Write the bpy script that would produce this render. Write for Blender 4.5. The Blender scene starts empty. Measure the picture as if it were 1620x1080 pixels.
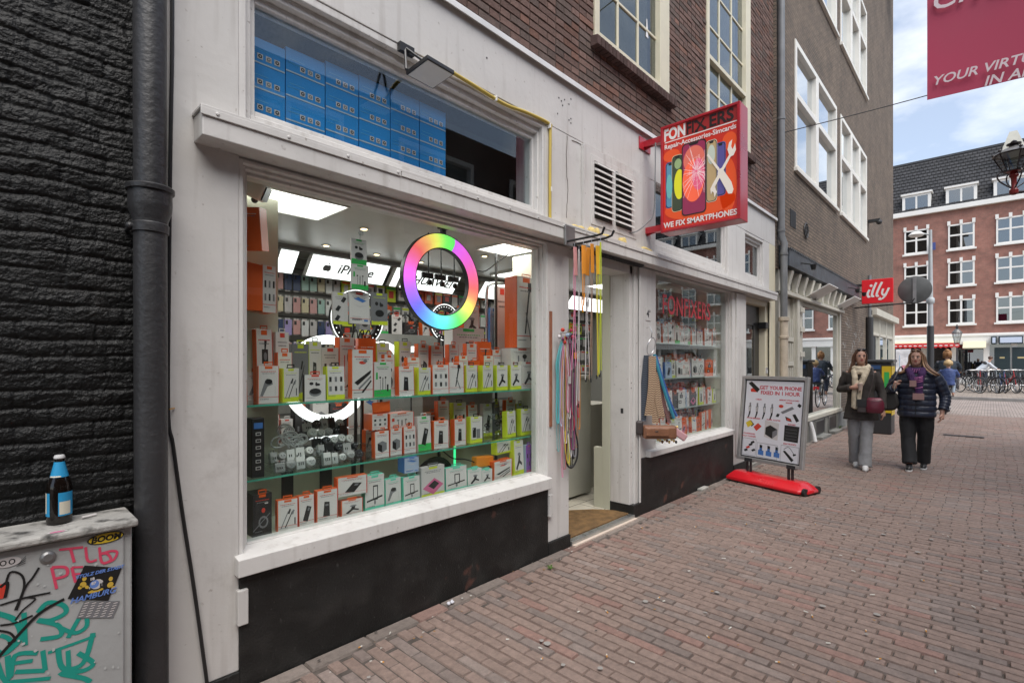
import bpy, bmesh, math, random
from mathutils import Vector, Matrix, Euler, noise
random.seed(7)
R = math.radians
S = bpy.context.scene
COL = S.collection

# ------------------------------------------------------------------ camera
FPX, CX, HY, EYE, DIST = 800., 810., 573., 1.5, 2.51
A0 = math.atan2(1567 - CX, FPX)
FX, FY = math.cos(A0), math.sin(A0)
RX, RY = FY, -FX
cd = bpy.data.cameras.new('camera')
cam = bpy.data.objects.new('camera', cd); COL.objects.link(cam)
cam.location = (0, -DIST, EYE); cam.rotation_euler = (R(90), 0, A0 - R(90))
cd.sensor_width = 36; cd.lens = FPX / 1620 * 36; cd.shift_y = 33 / 1620
cd.clip_start = .05; cd.clip_end = 500
S.camera = cam
S.view_settings.view_transform = 'Standard'; S.view_settings.look = 'None'
S.view_settings.gamma = 1; S.view_settings.use_curve_mapping = False
S.view_settings.exposure = .6
S.cycles.use_denoising = True
S.cycles.max_bounces = 10; S.cycles.transparent_max_bounces = 16
S.cycles.sample_clamp_indirect = 6

# ------------------------------------------------------------------ sky
SUN_EL, SUN_ROT = R(58), R(212)
W = bpy.data.worlds.new('World'); S.world = W; W.use_nodes = True
nt = W.node_tree; nt.nodes.clear()
def wn(t, **k):
    n = nt.nodes.new(t)
    for a, b in k.items(): setattr(n, a, b)
    return n
sky = wn('ShaderNodeTexSky', sky_type='NISHITA', sun_disc=False)
sky.sun_elevation = SUN_EL; sky.sun_rotation = SUN_ROT; sky.air_density = 1.0; sky.dust_density = 1.5; sky.ozone_density = 1.3
tc = wn('ShaderNodeTexCoord')
mp = wn('ShaderNodeMapping'); mp.inputs['Scale'].default_value = (1.6, 1.6, 3.6); mp.inputs['Location'].default_value = (.1, .55, .25)
nz = wn('ShaderNodeTexNoise'); nz.inputs['Scale'].default_value = 2.1; nz.inputs['Detail'].default_value = 9; nz.inputs['Roughness'].default_value = .55
rp = wn('ShaderNodeValToRGB'); rp.color_ramp.elements[0].position = .49; rp.color_ramp.elements[1].position = .70; rp.color_ramp.elements[0].color = (.26, .26, .26, 1)
mx = wn('ShaderNodeMixRGB'); mx.inputs['Color2'].default_value = (6.0, 6.2, 6.5, 1)
bg = wn('ShaderNodeBackground'); bg.inputs['Strength'].default_value = .14
ou = wn('ShaderNodeOutputWorld')
L = nt.links.new
L(tc.outputs['Generated'], mp.inputs[0]); L(mp.outputs[0], nz.inputs['Vector']); L(nz.outputs['Fac'], rp.inputs[0])
L(rp.outputs[0], mx.inputs['Fac']); L(sky.outputs[0], mx.inputs['Color1']); L(mx.outputs[0], bg.inputs['Color']); L(bg.outputs[0], ou.inputs[0])
sl = bpy.data.lights.new('sun', 'SUN'); sl.energy = 2.5; sl.angle = R(50); sl.color = (1, .96, .9)
so = bpy.data.objects.new('sun', sl); COL.objects.link(so)
# the sun stands over the street, a little behind and to the right of the camera
sd = Vector((math.sin(SUN_ROT) * math.cos(SUN_EL), math.cos(SUN_ROT) * math.cos(SUN_EL), math.sin(SUN_EL)))
so.rotation_euler = sd.to_track_quat('Z', 'Y').to_euler()

# ------------------------------------------------------------------ calibration helpers (where a measured point lies on a real plane)
def ray(x):
    k = (x - CX) / FPX
    return FX + k * RX, FY + k * RY
def PY(x, y, Y=0.):
    dx, dy = ray(x); t = (Y + DIST) / dy
    return t * dx, EYE + (HY - y) / FPX * t
def PX(x, y, X):
    dx, dy = ray(x); t = X / dx
    return -DIST + t * dy, EYE + (HY - y) / FPX * t
def PZ(x, y, Z=0.):
    t = (EYE - Z) * FPX / (y - HY); dx, dy = ray(x)
    return t * dx, -DIST + t * dy

# ------------------------------------------------------------------ materials
MATS = {}
def mat(name, col=(.5, .5, .5), rough=.6, var=0, vs=6., bump=0, bs=80., metal=0, emit=0, spec=None, dirt=0, coat=0, ecol=None):
    if name in MATS: return MATS[name]
    m = bpy.data.materials.new(name); m.use_nodes = True; MATS[name] = m
    n = m.node_tree; p = n.nodes['Principled BSDF']; l = n.links.new
    c = (*col, 1); p.inputs['Base Color'].default_value = c
    p.inputs['Roughness'].default_value = rough; p.inputs['Metallic'].default_value = metal
    if spec is not None: p.inputs['Specular IOR Level'].default_value = spec
    if coat: p.inputs['Coat Weight'].default_value = coat; p.inputs['Coat Roughness'].default_value = .1
    if emit: p.inputs['Emission Color'].default_value = (*(ecol or col), 1); p.inputs['Emission Strength'].default_value = emit
    if var or bump or dirt: t = n.nodes.new('ShaderNodeTexCoord').outputs['Object']
    src = None
    if var:
        z = n.nodes.new('ShaderNodeTexNoise'); z.inputs['Scale'].default_value = vs; z.inputs['Detail'].default_value = 6; l(t, z.inputs['Vector'])
        r = n.nodes.new('ShaderNodeValToRGB'); r.color_ramp.elements[0].position = .3; r.color_ramp.elements[1].position = .7
        r.color_ramp.elements[0].color = (*[max(0, v * (1 - var)) for v in col], 1); r.color_ramp.elements[1].color = (*[min(1, v * (1 + var)) for v in col], 1)
        l(z.outputs['Fac'], r.inputs[0]); l(r.outputs[0], p.inputs['Base Color']); src = r.outputs[0]
        q = n.nodes.new('ShaderNodeMapRange'); q.inputs['To Min'].default_value = max(0, rough - .12); q.inputs['To Max'].default_value = min(1, rough + .12)
        l(z.outputs['Fac'], q.inputs[0]); l(q.outputs[0], p.inputs['Roughness'])
    if dirt:
        z = n.nodes.new('ShaderNodeTexNoise'); z.inputs['Scale'].default_value = 3.2; z.inputs['Detail'].default_value = 12; z.inputs['Roughness'].default_value = .75; l(t, z.inputs['Vector'])
        r = n.nodes.new('ShaderNodeValToRGB'); r.color_ramp.elements[0].position = .55; r.color_ramp.elements[1].position = .78
        r.color_ramp.elements[0].color = (0, 0, 0, 1); r.color_ramp.elements[1].color = (dirt, dirt, dirt, 1); l(z.outputs['Fac'], r.inputs[0])
        x = n.nodes.new('ShaderNodeMixRGB'); x.inputs['Color2'].default_value = (.16, .13, .11, 1)
        if src: l(src, x.inputs['Color1'])
        else: x.inputs['Color1'].default_value = c
        l(r.outputs[0], x.inputs['Fac']); l(x.outputs[0], p.inputs['Base Color'])
    if bump:
        z = n.nodes.new('ShaderNodeTexNoise'); z.inputs['Scale'].default_value = bs; z.inputs['Detail'].default_value = 8; l(t, z.inputs['Vector'])
        b = n.nodes.new('ShaderNodeBump'); b.inputs['Strength'].default_value = bump; b.inputs['Distance'].default_value = .01; l(z.outputs['Fac'], b.inputs['Height']); l(b.outputs[0], p.inputs['Normal'])
    return m
def brickmat(name, plane, c1, c2, mortar, w=.21, h=.0625, ms=.006, bump=.8, stretch=None):
    m = bpy.data.materials.new(name); m.use_nodes = True; MATS[name] = m
    n = m.node_tree; p = n.nodes['Principled BSDF']; l = n.links.new; p.inputs['Roughness'].default_value = .9
    t = n.nodes.new('ShaderNodeTexCoord'); s = n.nodes.new('ShaderNodeSeparateXYZ'); c = n.nodes.new('ShaderNodeCombineXYZ')
    l(t.outputs['Object'], s.inputs[0]); l(s.outputs[plane[0]], c.inputs[0]); l(s.outputs[plane[1]], c.inputs[1])
    b = n.nodes.new('ShaderNodeTexBrick'); l(c.outputs[0], b.inputs['Vector'])
    b.inputs['Scale'].default_value = 1; b.inputs['Mortar Size'].default_value = ms; b.inputs['Brick Width'].default_value = w; b.inputs['Row Height'].default_value = h
    b.inputs['Mortar Smooth'].default_value = .3; b.inputs['Bias'].default_value = -.1
    b.inputs['Color1'].default_value = (*c1, 1); b.inputs['Color2'].default_value = (*c2, 1); b.inputs['Mortar'].default_value = (*mortar, 1)
    z = n.nodes.new('ShaderNodeTexNoise'); z.inputs['Scale'].default_value = 1.3; z.inputs['Detail'].default_value = 10; z.inputs['Roughness'].default_value = .7; l(t.outputs['Object'], z.inputs['Vector'])
    r = n.nodes.new('ShaderNodeValToRGB'); r.color_ramp.elements[0].position = .3; r.color_ramp.elements[1].position = .72; r.color_ramp.elements[0].color = (.6, .6, .6, 1); r.color_ramp.elements[1].color = (1.25, 1.2, 1.15, 1)
    l(z.outputs['Fac'], r.inputs[0])
    x = n.nodes.new('ShaderNodeMixRGB'); x.blend_type = 'MULTIPLY'; x.inputs['Fac'].default_value = 1; l(b.outputs['Color'], x.inputs['Color1']); l(r.outputs[0], x.inputs['Color2']); l(x.outputs[0], p.inputs['Base Color'])
    inv = n.nodes.new('ShaderNodeMath'); inv.operation = 'MULTIPLY_ADD'; inv.inputs[1].default_value = -1; inv.inputs[2].default_value = 1; l(b.outputs['Fac'], inv.inputs[0])
    z2 = n.nodes.new('ShaderNodeTexNoise'); z2.inputs['Scale'].default_value = 60; z2.inputs['Detail'].default_value = 5; l(t.outputs['Object'], z2.inputs['Vector'])
    ad = n.nodes.new('ShaderNodeMath'); ad.operation = 'MULTIPLY_ADD'; ad.inputs[1].default_value = .4; l(z2.outputs['Fac'], ad.inputs[0]); l(inv.outputs[0], ad.inputs[2])
    bp = n.nodes.new('ShaderNodeBump'); bp.inputs['Strength'].default_value = bump; bp.inputs['Distance'].default_value = .012; l(ad.outputs[0], bp.inputs['Height']); l(bp.outputs[0], p.inputs['Normal'])
    return m
def attrmat(name, rough=.85, bump=.5, bs=120., spec=.3):
    m = bpy.data.materials.new(name); m.use_nodes = True; MATS[name] = m
    n = m.node_tree; p = n.nodes['Principled BSDF']; l = n.links.new; p.inputs['Roughness'].default_value = rough; p.inputs['Specular IOR Level'].default_value = spec
    a = n.nodes.new('ShaderNodeAttribute'); a.attribute_name = 'tint'
    t = n.nodes.new('ShaderNodeTexCoord'); z = n.nodes.new('ShaderNodeTexNoise'); z.inputs['Scale'].default_value = 25; z.inputs['Detail'].default_value = 10; z.inputs['Roughness'].default_value = .7; l(t.outputs['Object'], z.inputs['Vector'])
    r = n.nodes.new('ShaderNodeValToRGB'); r.color_ramp.elements[0].position = .3; r.color_ramp.elements[1].position = .72; r.color_ramp.elements[0].color = (.68, .68, .68, 1); r.color_ramp.elements[1].color = (1.2, 1.2, 1.2, 1); l(z.outputs['Fac'], r.inputs[0])
    x = n.nodes.new('ShaderNodeMixRGB'); x.blend_type = 'MULTIPLY'; x.inputs['Fac'].default_value = 1; l(a.outputs['Color'], x.inputs['Color1']); l(r.outputs[0], x.inputs['Color2']); l(x.outputs[0], p.inputs['Base Color'])
    z2 = n.nodes.new('ShaderNodeTexNoise'); z2.inputs['Scale'].default_value = bs; z2.inputs['Detail'].default_value = 8; l(t.outputs['Object'], z2.inputs['Vector'])
    b = n.nodes.new('ShaderNodeBump'); b.inputs['Strength'].default_value = bump; b.inputs['Distance'].default_value = .006; l(z2.outputs['Fac'], b.inputs['Height']); l(b.outputs[0], p.inputs['Normal'])
    return m
def glassmat(name, tint=(1, 1, 1), base=.06, refl=1.0, rough=.0):
    m = bpy.data.materials.new(name); m.use_nodes = True; MATS[name] = m
    n = m.node_tree; n.nodes.clear(); l = n.links.new
    o = n.nodes.new('ShaderNodeOutputMaterial'); tr = n.nodes.new('ShaderNodeBsdfTransparent'); tr.inputs[0].default_value = (*tint, 1)
    g = n.nodes.new('ShaderNodeBsdfGlossy'); g.inputs['Roughness'].default_value = rough; g.inputs['Color'].default_value = (.95, .98, 1, 1)
    fr = n.nodes.new('ShaderNodeLayerWeight'); fr.inputs['Blend'].default_value = .5; pw = n.nodes.new('ShaderNodeMath'); pw.operation = 'POWER'; pw.inputs[1].default_value = 5.2; l(fr.outputs['Facing'], pw.inputs[0])
    a = n.nodes.new('ShaderNodeMath'); a.operation = 'MULTIPLY_ADD'; a.inputs[1].default_value = refl; a.inputs[2].default_value = base; a.use_clamp = True
    mxs = n.nodes.new('ShaderNodeMixShader'); l(pw.outputs[0], a.inputs[0]); l(a.outputs[0], mxs.inputs[0]); l(tr.outputs[0], mxs.inputs[1]); l(g.outputs[0], mxs.inputs[2]); l(mxs.outputs[0], o.inputs[0])
    return m
paint = mat('white_paint', (.585, .57, .55), .45, .05, 2.5, .18, 18, dirt=.35)
paint2 = mat('white_window_paint', (.62, .605, .585), .4, .04, 5, .12, 45, dirt=.3)
cream = mat('cream_paint', (.66, .61, .46), .5, .05, 5, .1, 40, dirt=.15)
creamin = mat('cream_wall', (.50, .50, .40), .6, .04, 3)
cleanwhite = mat('clean_white', (.78, .77, .74), .5, .03, 3)
blackplinth = mat('black_plinth', (.009, .009, .0085), .55, .5, 5, .5, 90)
def speckle(m, col, lo=.70, hi=.74, scale=60):
    n = m.node_tree; p = n.nodes['Principled BSDF']; l = n.links.new; s = p.inputs['Base Color'].links[0].from_socket
    t = n.nodes.new('ShaderNodeTexCoord'); z = n.nodes.new('ShaderNodeTexNoise'); z.inputs['Scale'].default_value = scale; z.inputs['Detail'].default_value = 4; l(t.outputs['Object'], z.inputs['Vector'])
    r = n.nodes.new('ShaderNodeValToRGB'); r.color_ramp.elements[0].position = lo; r.color_ramp.elements[1].position = hi; l(z.outputs['Fac'], r.inputs[0])
    x = n.nodes.new('ShaderNodeMixRGB'); x.inputs['Color2'].default_value = (*col, 1); l(s, x.inputs['Color1']); l(r.outputs[0], x.inputs['Fac']); l(x.outputs[0], p.inputs['Base Color'])
def streak(m, col=(.30, .27, .24), amt=.4, sc=(16, 16, 1.1), lo=.55, hi=.75):
    n = m.node_tree; p = n.nodes['Principled BSDF']; l = n.links.new; s = p.inputs['Base Color'].links[0].from_socket
    t = n.nodes.new('ShaderNodeTexCoord'); mpn = n.nodes.new('ShaderNodeMapping'); mpn.inputs['Scale'].default_value = sc; z = n.nodes.new('ShaderNodeTexNoise'); z.inputs['Scale'].default_value = 1; z.inputs['Detail'].default_value = 8; l(t.outputs['Object'], mpn.inputs[0]); l(mpn.outputs[0], z.inputs['Vector'])
    r = n.nodes.new('ShaderNodeValToRGB'); r.color_ramp.elements[0].position = lo; r.color_ramp.elements[1].position = hi; r.color_ramp.elements[1].color = (amt, amt, amt, 1); l(z.outputs['Fac'], r.inputs[0])
    x = n.nodes.new('ShaderNodeMixRGB'); x.inputs['Color2'].default_value = (*col, 1); l(s, x.inputs['Color1']); l(r.outputs[0], x.inputs['Fac']); l(x.outputs[0], p.inputs['Base Color'])
streak(paint); streak(paint2); streak(paint, (.22, .18, .15), .8, (30, 30, 30), .66, .76); streak(paint2, (.22, .18, .15), .8, (34, 34, 34), .66, .76)
speckle(blackplinth, (.07, .068, .065), .68, .78, 70); streak(blackplinth, (.05, .047, .044), .4, (5, 5, 7), .50, .78); streak(blackplinth, (.10, .095, .09), .6, (60, 60, 22), .66, .80); speckle(blackplinth, (.09, .04, .03), .66, .72, 4)
metalgrey = mat('grey_metal', (.30, .30, .30), .45, .1, 8, .1, 60, metal=.7)
steel = mat('steel', (.55, .55, .55), .3, .05, 20, metal=1)
black = mat('black_plastic', (.015, .015, .016), .4)
darkmetal = mat('dark_metal', (.03, .03, .032), .45)
red = mat('red_paint', (.55, .02, .025), .35, .1, 3)
glass = glassmat('window_glass', (.93, .96, .95), .02, 1.0)
glassd = glassmat('dark_window_glass', (.42, .45, .45), .10, 1.2)
glasst = glassmat('transom_glass', (.90, .93, .93), .05, 1.1)
glasssky = glassmat('bright_window_glass', (.30, .33, .34), .42, 1.2)
glassshelf = glassmat('shelf_glass', (.93, .985, .96), .03, .8)

# ------------------------------------------------------------------ mesh builder
class MB:
    def __init__(s): s.v = []; s.f = []; s.m = []; s.mats = []; s.M = None; s.tint = []
    def mi(s, m):
        if m not in s.mats: s.mats.append(m)
        return s.mats.index(m)
    def add(s, vs, fs, m):
        b = len(s.v); i = s.mi(m)
        for p in vs: s.v.append(tuple(s.M @ Vector(p)) if s.M else tuple(p))
        for f in fs: s.f.append([b + k for k in f]); s.m.append(i)
        return s
    def box(s, x0, x1, y0, y1, z0, z1, m):
        if x0 > x1: x0, x1 = x1, x0
        if y0 > y1: y0, y1 = y1, y0
        if z0 > z1: z0, z1 = z1, z0
        return s.add([(x0, y0, z0), (x1, y0, z0), (x1, y1, z0), (x0, y1, z0), (x0, y0, z1), (x1, y0, z1), (x1, y1, z1), (x0, y1, z1)],
                     [(3, 2, 1, 0), (4, 5, 6, 7), (0, 1, 5, 4), (1, 2, 6, 5), (2, 3, 7, 6), (3, 0, 4, 7)], m)
    def poly(s, pts, m): return s.add(pts, [tuple(range(len(pts)))], m)
    def prism(s, pts, vec, m):
        n = len(pts); v = Vector(vec); q = [Vector(p) for p in pts]; q2 = [p + v for p in q]
        fs = [tuple(range(n))[::-1], tuple(range(n, 2 * n))] + [(i, (i + 1) % n, n + (i + 1) % n, n + i) for i in range(n)]
        return s.add(q + q2, fs, m)
    def tube(s, pts, r, m, seg=8, cap=True, closed=False):
        P = [Vector(p) for p in pts]; n = len(P); vs = []; fs = []
        rr = r if isinstance(r, (list, tuple)) else [r] * n
        up = None
        for i in range(n):
            if closed: t = P[(i + 1) % n] - P[i - 1]
            else: t = P[min(i + 1, n - 1)] - P[max(i - 1, 0)]
            t = t.normalized() if t.length > 1e-9 else Vector((0, 0, 1))
            if up is None:
                a = Vector((0, 0, 1)) if abs(t.z) < .9 else Vector((1, 0, 0)); up = t.cross(a).normalized()
            up = (up - t * up.dot(t)).normalized(); w = t.cross(up)
            for k in range(seg):
                a = 2 * math.pi * k / seg; vs.append(P[i] + (up * math.cos(a) + w * math.sin(a)) * rr[i])
        for i in range(n if closed else n - 1):
            j = (i + 1) % n
            for k in range(seg): fs.append((i * seg + k, i * seg + (k + 1) % seg, j * seg + (k + 1) % seg, j * seg + k))
        if cap and not closed: fs.append(tuple(range(seg))[::-1]); fs.append(tuple((n - 1) * seg + k for k in range(seg)))
        return s.add(vs, fs, m)
    def cyl(s, a, b, r, m, seg=16): return s.tube([a, b], r, m, seg)
    def lathe(s, prof, c, m, seg=24, axis='z'):
        vs = []; fs = []; n = len(prof)
        for (r, h) in prof:
            for k in range(seg):
                a = 2 * math.pi * k / seg; x, y = r * math.cos(a), r * math.sin(a)
                p = (x, y, h) if axis == 'z' else ((h, x, y) if axis == 'x' else (x, h, y))
                vs.append((c[0] + p[0], c[1] + p[1], c[2] + p[2]))
        for i in range(n - 1):
            for k in range(seg): fs.append((i * seg + k, i * seg + (k + 1) % seg, (i + 1) * seg + (k + 1) % seg, (i + 1) * seg + k))
        fs.append(tuple(range(seg))[::-1]); fs.append(tuple((n - 1) * seg + k for k in range(seg)))
        return s.add(vs, fs, m)
    def ball(s, c, r, m, seg=12, rings=8):
        r = r if isinstance(r, (list, tuple)) else (r, r, r); vs = [(c[0], c[1], c[2] + r[2])]; fs = []
        for i in range(1, rings):
            t = math.pi * i / rings
            for k in range(seg):
                a = 2 * math.pi * k / seg; vs.append((c[0] + r[0] * math.sin(t) * math.cos(a), c[1] + r[1] * math.sin(t) * math.sin(a), c[2] + r[2] * math.cos(t)))
        vs.append((c[0], c[1], c[2] - r[2]))
        for k in range(seg):
            fs.append((0, 1 + k, 1 + (k + 1) % seg)); e = len(vs) - 1; o = 1 + (rings - 2) * seg; fs.append((e, o + (k + 1) % seg, o + k))
        for i in range(rings - 2):
            for k in range(seg): a = 1 + i * seg; fs.append((a + k, a + seg + k, a + seg + (k + 1) % seg, a + (k + 1) % seg))
        return s.add(vs, fs, m)
    def build(s, name, parent=None, origin=None, smooth=False, bev=0, local=False, label=None, cat=None, group=None, kind=None, solid=0):
        me = bpy.data.meshes.new(name); vs = s.v
        if parent is not None and not local:
            mi = world_of(parent).inverted(); vs = [tuple(mi @ Vector(p)) for p in vs]
        o0 = Vector(origin) if origin is not None else None
        if o0 is not None: vs = [tuple(Vector(p) - o0) for p in vs]
        me.from_pydata(vs, [], s.f)
        for m in s.mats: me.materials.append(m)
        me.polygons.foreach_set('material_index', s.m)
        if smooth: me.polygons.foreach_set('use_smooth', [True] * len(s.f))
        if s.tint:
            a = me.color_attributes.new('tint', 'FLOAT_COLOR', 'POINT')
            fl = []
            for c in s.tint: fl += [c[0], c[1], c[2], 1]
            a.data.foreach_set('color', fl)
        me.update()
        o = bpy.data.objects.new(name, me); COL.objects.link(o)
        if parent is not None: o.parent = parent
        if o0 is not None: o.location = o0
        if bev:
            b = o.modifiers.new('bevel', 'BEVEL'); b.width = bev; b.segments = 2; b.limit_method = 'ANGLE'; b.angle_limit = R(40)
        if smooth and smooth != 'all':
            try: me.set_sharp_from_angle(angle=R(40))
            except Exception: pass
        tag(o, label, cat, group, kind)
        return o
def world_of(o):
    m = Matrix.LocRotScale(o.location, o.rotation_euler, o.scale)
    return world_of(o.parent) @ m if o.parent else m
def tag(o, label=None, cat=None, group=None, kind=None):
    if label: o['label'] = label
    if cat: o['category'] = cat
    if group: o['group'] = group
    if kind: o['kind'] = kind
    return o
def thing(name, label, cat, loc=(0, 0, 0), rz=0, group=None):
    o = bpy.data.objects.new(name, None); COL.objects.link(o); o.location = loc; o.rotation_euler = (0, 0, rz); o.empty_display_size = .1
    return tag(o, label, cat, group)
def sub(name, parent):
    o = bpy.data.objects.new(name, None); COL.objects.link(o); o.parent = parent; return o
def dup(root, loc=None, rz=None, label=None):
    r = root.copy(); COL.objects.link(r)
    if loc is not None: r.location = loc
    if rz is not None: r.rotation_euler = (0, 0, rz)
    if label: r['label'] = label
    for ch in list(root.children):
        c = ch.copy(); COL.objects.link(c); c.parent = r
        for g in list(ch.children): d = g.copy(); COL.objects.link(d); d.parent = c
    return r
def text(name, body, size, M, m, parent=None, ext=.0006, off=0, shear=0, align='CENTER', sx=1, spacing=1, label=None):
    cu = bpy.data.curves.new(name, 'FONT'); cu.body = body; cu.size = size; cu.extrude = ext; cu.offset = off; cu.shear = shear
    cu.align_x = align; cu.align_y = 'CENTER'; cu.space_character = spacing; cu.resolution_u = 3; cu.materials.append(m)
    o = bpy.data.objects.new(name, cu); COL.objects.link(o)
    Mx = M @ Matrix.Diagonal((sx, 1, 1, 1))
    if parent is not None: o.parent = parent; Mx = world_of(parent).inverted() @ Mx
    me = bpy.data.meshes.new_from_object(o); q = bpy.data.objects.new(name, me); COL.objects.link(q); q.parent = parent; q.matrix_basis = Mx
    bpy.data.objects.remove(o)
    if label: q['label'] = label
    return q
def MF(x, y, z): return Matrix.Translation((x, y, z)) @ Euler((R(90), 0, 0)).to_matrix().to_4x4()          # faces the street
def MS(x, y, z, a=-90): return Matrix.Translation((x, y, z)) @ Euler((R(90), 0, R(a))).to_matrix().to_4x4()   # faces along the street
def curve_pts(pts, n=8):
    out = []; P = [Vector(p) for p in pts]
    for i in range(len(P) - 1):
        a = P[max(i - 1, 0)]; b = P[i]; c = P[i + 1]; d = P[min(i + 2, len(P) - 1)]
        for k in range(n):
            t = k / n; out.append(.5 * ((2 * b) + (c - a) * t + (2 * a - 5 * b + 4 * c - d) * t * t + (3 * b - a - 3 * c + d) * t ** 3))
    out.append(P[-1]); return out
RC = [0]
def ribbon(mb, pts, w, m, frame, off=.001):
    """a flat painted stroke on a surface; frame = function (u, v, off) -> point"""
    P = [Vector((p[0], p[1], 0)) for p in pts]; P = curve_pts(P, 5) if len(P) > 2 else P; n = len(P); vs = []; RC[0] = (RC[0] + 1) % 40; off0 = off + RC[0] * 1.1e-5
    for i in range(n):
        off = off0 + i * 1e-5
        t = (P[min(i + 1, n - 1)] - P[max(i - 1, 0)]); t = t.normalized() if t.length else Vector((1, 0, 0)); q = Vector((-t.y, t.x, 0)) * w / 2
        vs.append(frame(P[i].x + q.x, P[i].y + q.y, off)); vs.append(frame(P[i].x - q.x, P[i].y - q.y, off))
    mb.add(vs, [(2 * i, 2 * i + 1, 2 * i + 3, 2 * i + 2) for i in range(n - 1)], m)
def ell(cu, cv, ru, rv, n=20, rot=0):
    c, s_ = math.cos(rot), math.sin(rot)
    return [(cu + ru * math.cos(a) * c - rv * math.sin(a) * s_, cv + ru * math.cos(a) * s_ + rv * math.sin(a) * c) for a in [2 * math.pi * k / n for k in range(n)]]
# ================================================================== THE GROUND
rnd = random.Random(3)
brickm = attrmat('paving_brick', .62, .55, 140, .5)
ground_dirt = mat('joint_dirt', (.085, .07, .06), .95, .4, 20, .5, 90)
g = MB(); g.add([(-60, -60, -.010), (120, -60, -.010), (120, 60, -.010), (-60, 60, -.010)], [(0, 1, 2, 3)], ground_dirt)
g.build('ground', kind='structure')
# clinker paving: long axis across the street, laid in running courses, every brick real
pv = MB(); pv.mi(brickm)
W_, L_ = .0675, .212
def brick_top(mb, cx, cy, lx, ly, h, ang, tilt, col, z0=-.012):
    ch = .005; ca, sa = math.cos(ang), math.sin(ang); b = len(mb.v)
    for (ex, ey, z) in ((lx, ly, z0), (lx - ch, ly - ch, h)):
        for (sx, sy) in ((-1, -1), (1, -1), (1, 1), (-1, 1)):
            x, y = sx * ex, sy * ey
            zz = z + (tilt[0] * x + tilt[1] * y if z > z0 else 0)
            mb.v.append((cx + x * ca - y * sa, cy + x * sa + y * ca, zz)); mb.tint.append(col)
    mb.f += [[b + 4, b + 5, b + 6, b + 7]] + [[b + i, b + (i + 1) % 4, b + 4 + (i + 1) % 4, b + 4 + i] for i in range(4)]; mb.m += [0] * 5
def pavecol(x, y, r=rnd):
    n = noise.noise(Vector((x * .5, y * .5, 3))); q = r.random()
    base = Vector((.255, .185, .155)) if q < .70 else (Vector((.215, .170, .150)) if q < .87 else (Vector((.27, .166, .138)) if q < .95 else Vector((.26, .205, .18))))
    return tuple(base * (1 + .15 * n) * r.uniform(.92, 1.07))
x = -.6; k = 0
while x < 19.5:
    wob = .010 * noise.noise(Vector((x * .8, 0, 0)))
    y0 = -.115 - (.5 * L_ if k % 2 else 0) - rnd.uniform(0, .03)
    if k % 2: # half brick by the border
        brick_top(pv, x, -.115 - .25 * L_ + .003, W_ / 2 - .003, .25 * L_ - .004, .0, 0, (0, 0), pavecol(x, 0))
    y = y0 - L_ / 2; lim = -5.4 if x < 8 else -4.6
    while y > lim:
        cx = x + .012 * noise.noise(Vector((x * .3, y * .9, 5))) + wob
        h = .004 * noise.noise(Vector((x * 2.2, y * 2.2, 1))) + .010 * noise.noise(Vector((x * .5, y * .5, 9))) + rnd.uniform(-.0018, .0018)
        brick_top(pv, cx, y, W_ / 2 - .0024, L_ / 2 - .0022, h, rnd.uniform(-.012, .012), (rnd.uniform(-.03, .03), rnd.uniform(-.012, .012)), pavecol(cx, y))
        y -= L_
    x += W_; k += 1
# soldier border along the facade
x = -.6
while x < 19.5:
    ln = rnd.choice((.2, .22, .3, .34)) if x < 6 else .22
    c = Vector((.24, .20, .175)) if rnd.random() < .75 else Vector((.24, .155, .13))
    brick_top(pv, x + ln / 2, -.062, ln / 2 - .003, .047, rnd.uniform(-.001, .004), rnd.uniform(-.01, .01), (0, rnd.uniform(-.03, 0)), tuple(c * rnd.uniform(.8, 1.15)))
    x += ln
pv.build('street', kind='structure')
# farther street, square and pavement
far_m = brickmat('far_paving', (0, 1), (.34, .29, .265), (.29, .25, .23), (.13, .11, .10), .21, .068, .006, .3)
for q in ('far_paving',): MATS[q].node_tree.nodes['Principled BSDF'].inputs['Roughness'].default_value = .7
f = MB(); f.add([(19.4, -30, -.004), (27.2, -30, -.004), (27.2, 14, -.004), (19.4, 14, -.004)], [(0, 1, 2, 3)], far_m)
f.add([(-.6, -5.45, -.009), (19.4, -5.45, -.009), (19.4, -4.4, -.009), (-.6, -4.4, -.009)], [(0, 1, 2, 3)], far_m)
f.build('road', kind='structure')
pm = brickmat('far_pavement', (1, 0), (.30, .26, .22), (.26, .22, .19), (.12, .1, .09), .3, .3, .008, .2)
km = mat('kerb_stone', (.22, .21, .20), .8, .2, 3)
f = MB(); f.box(27.36, 45, -30, 14, -.01, .11, pm); f.build('pavement', kind='structure')
f = MB(); f.box(27.2, 27.355, -30, 14, -.01, .115, km); f.build('kerb', kind='structure', bev=.01)

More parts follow.
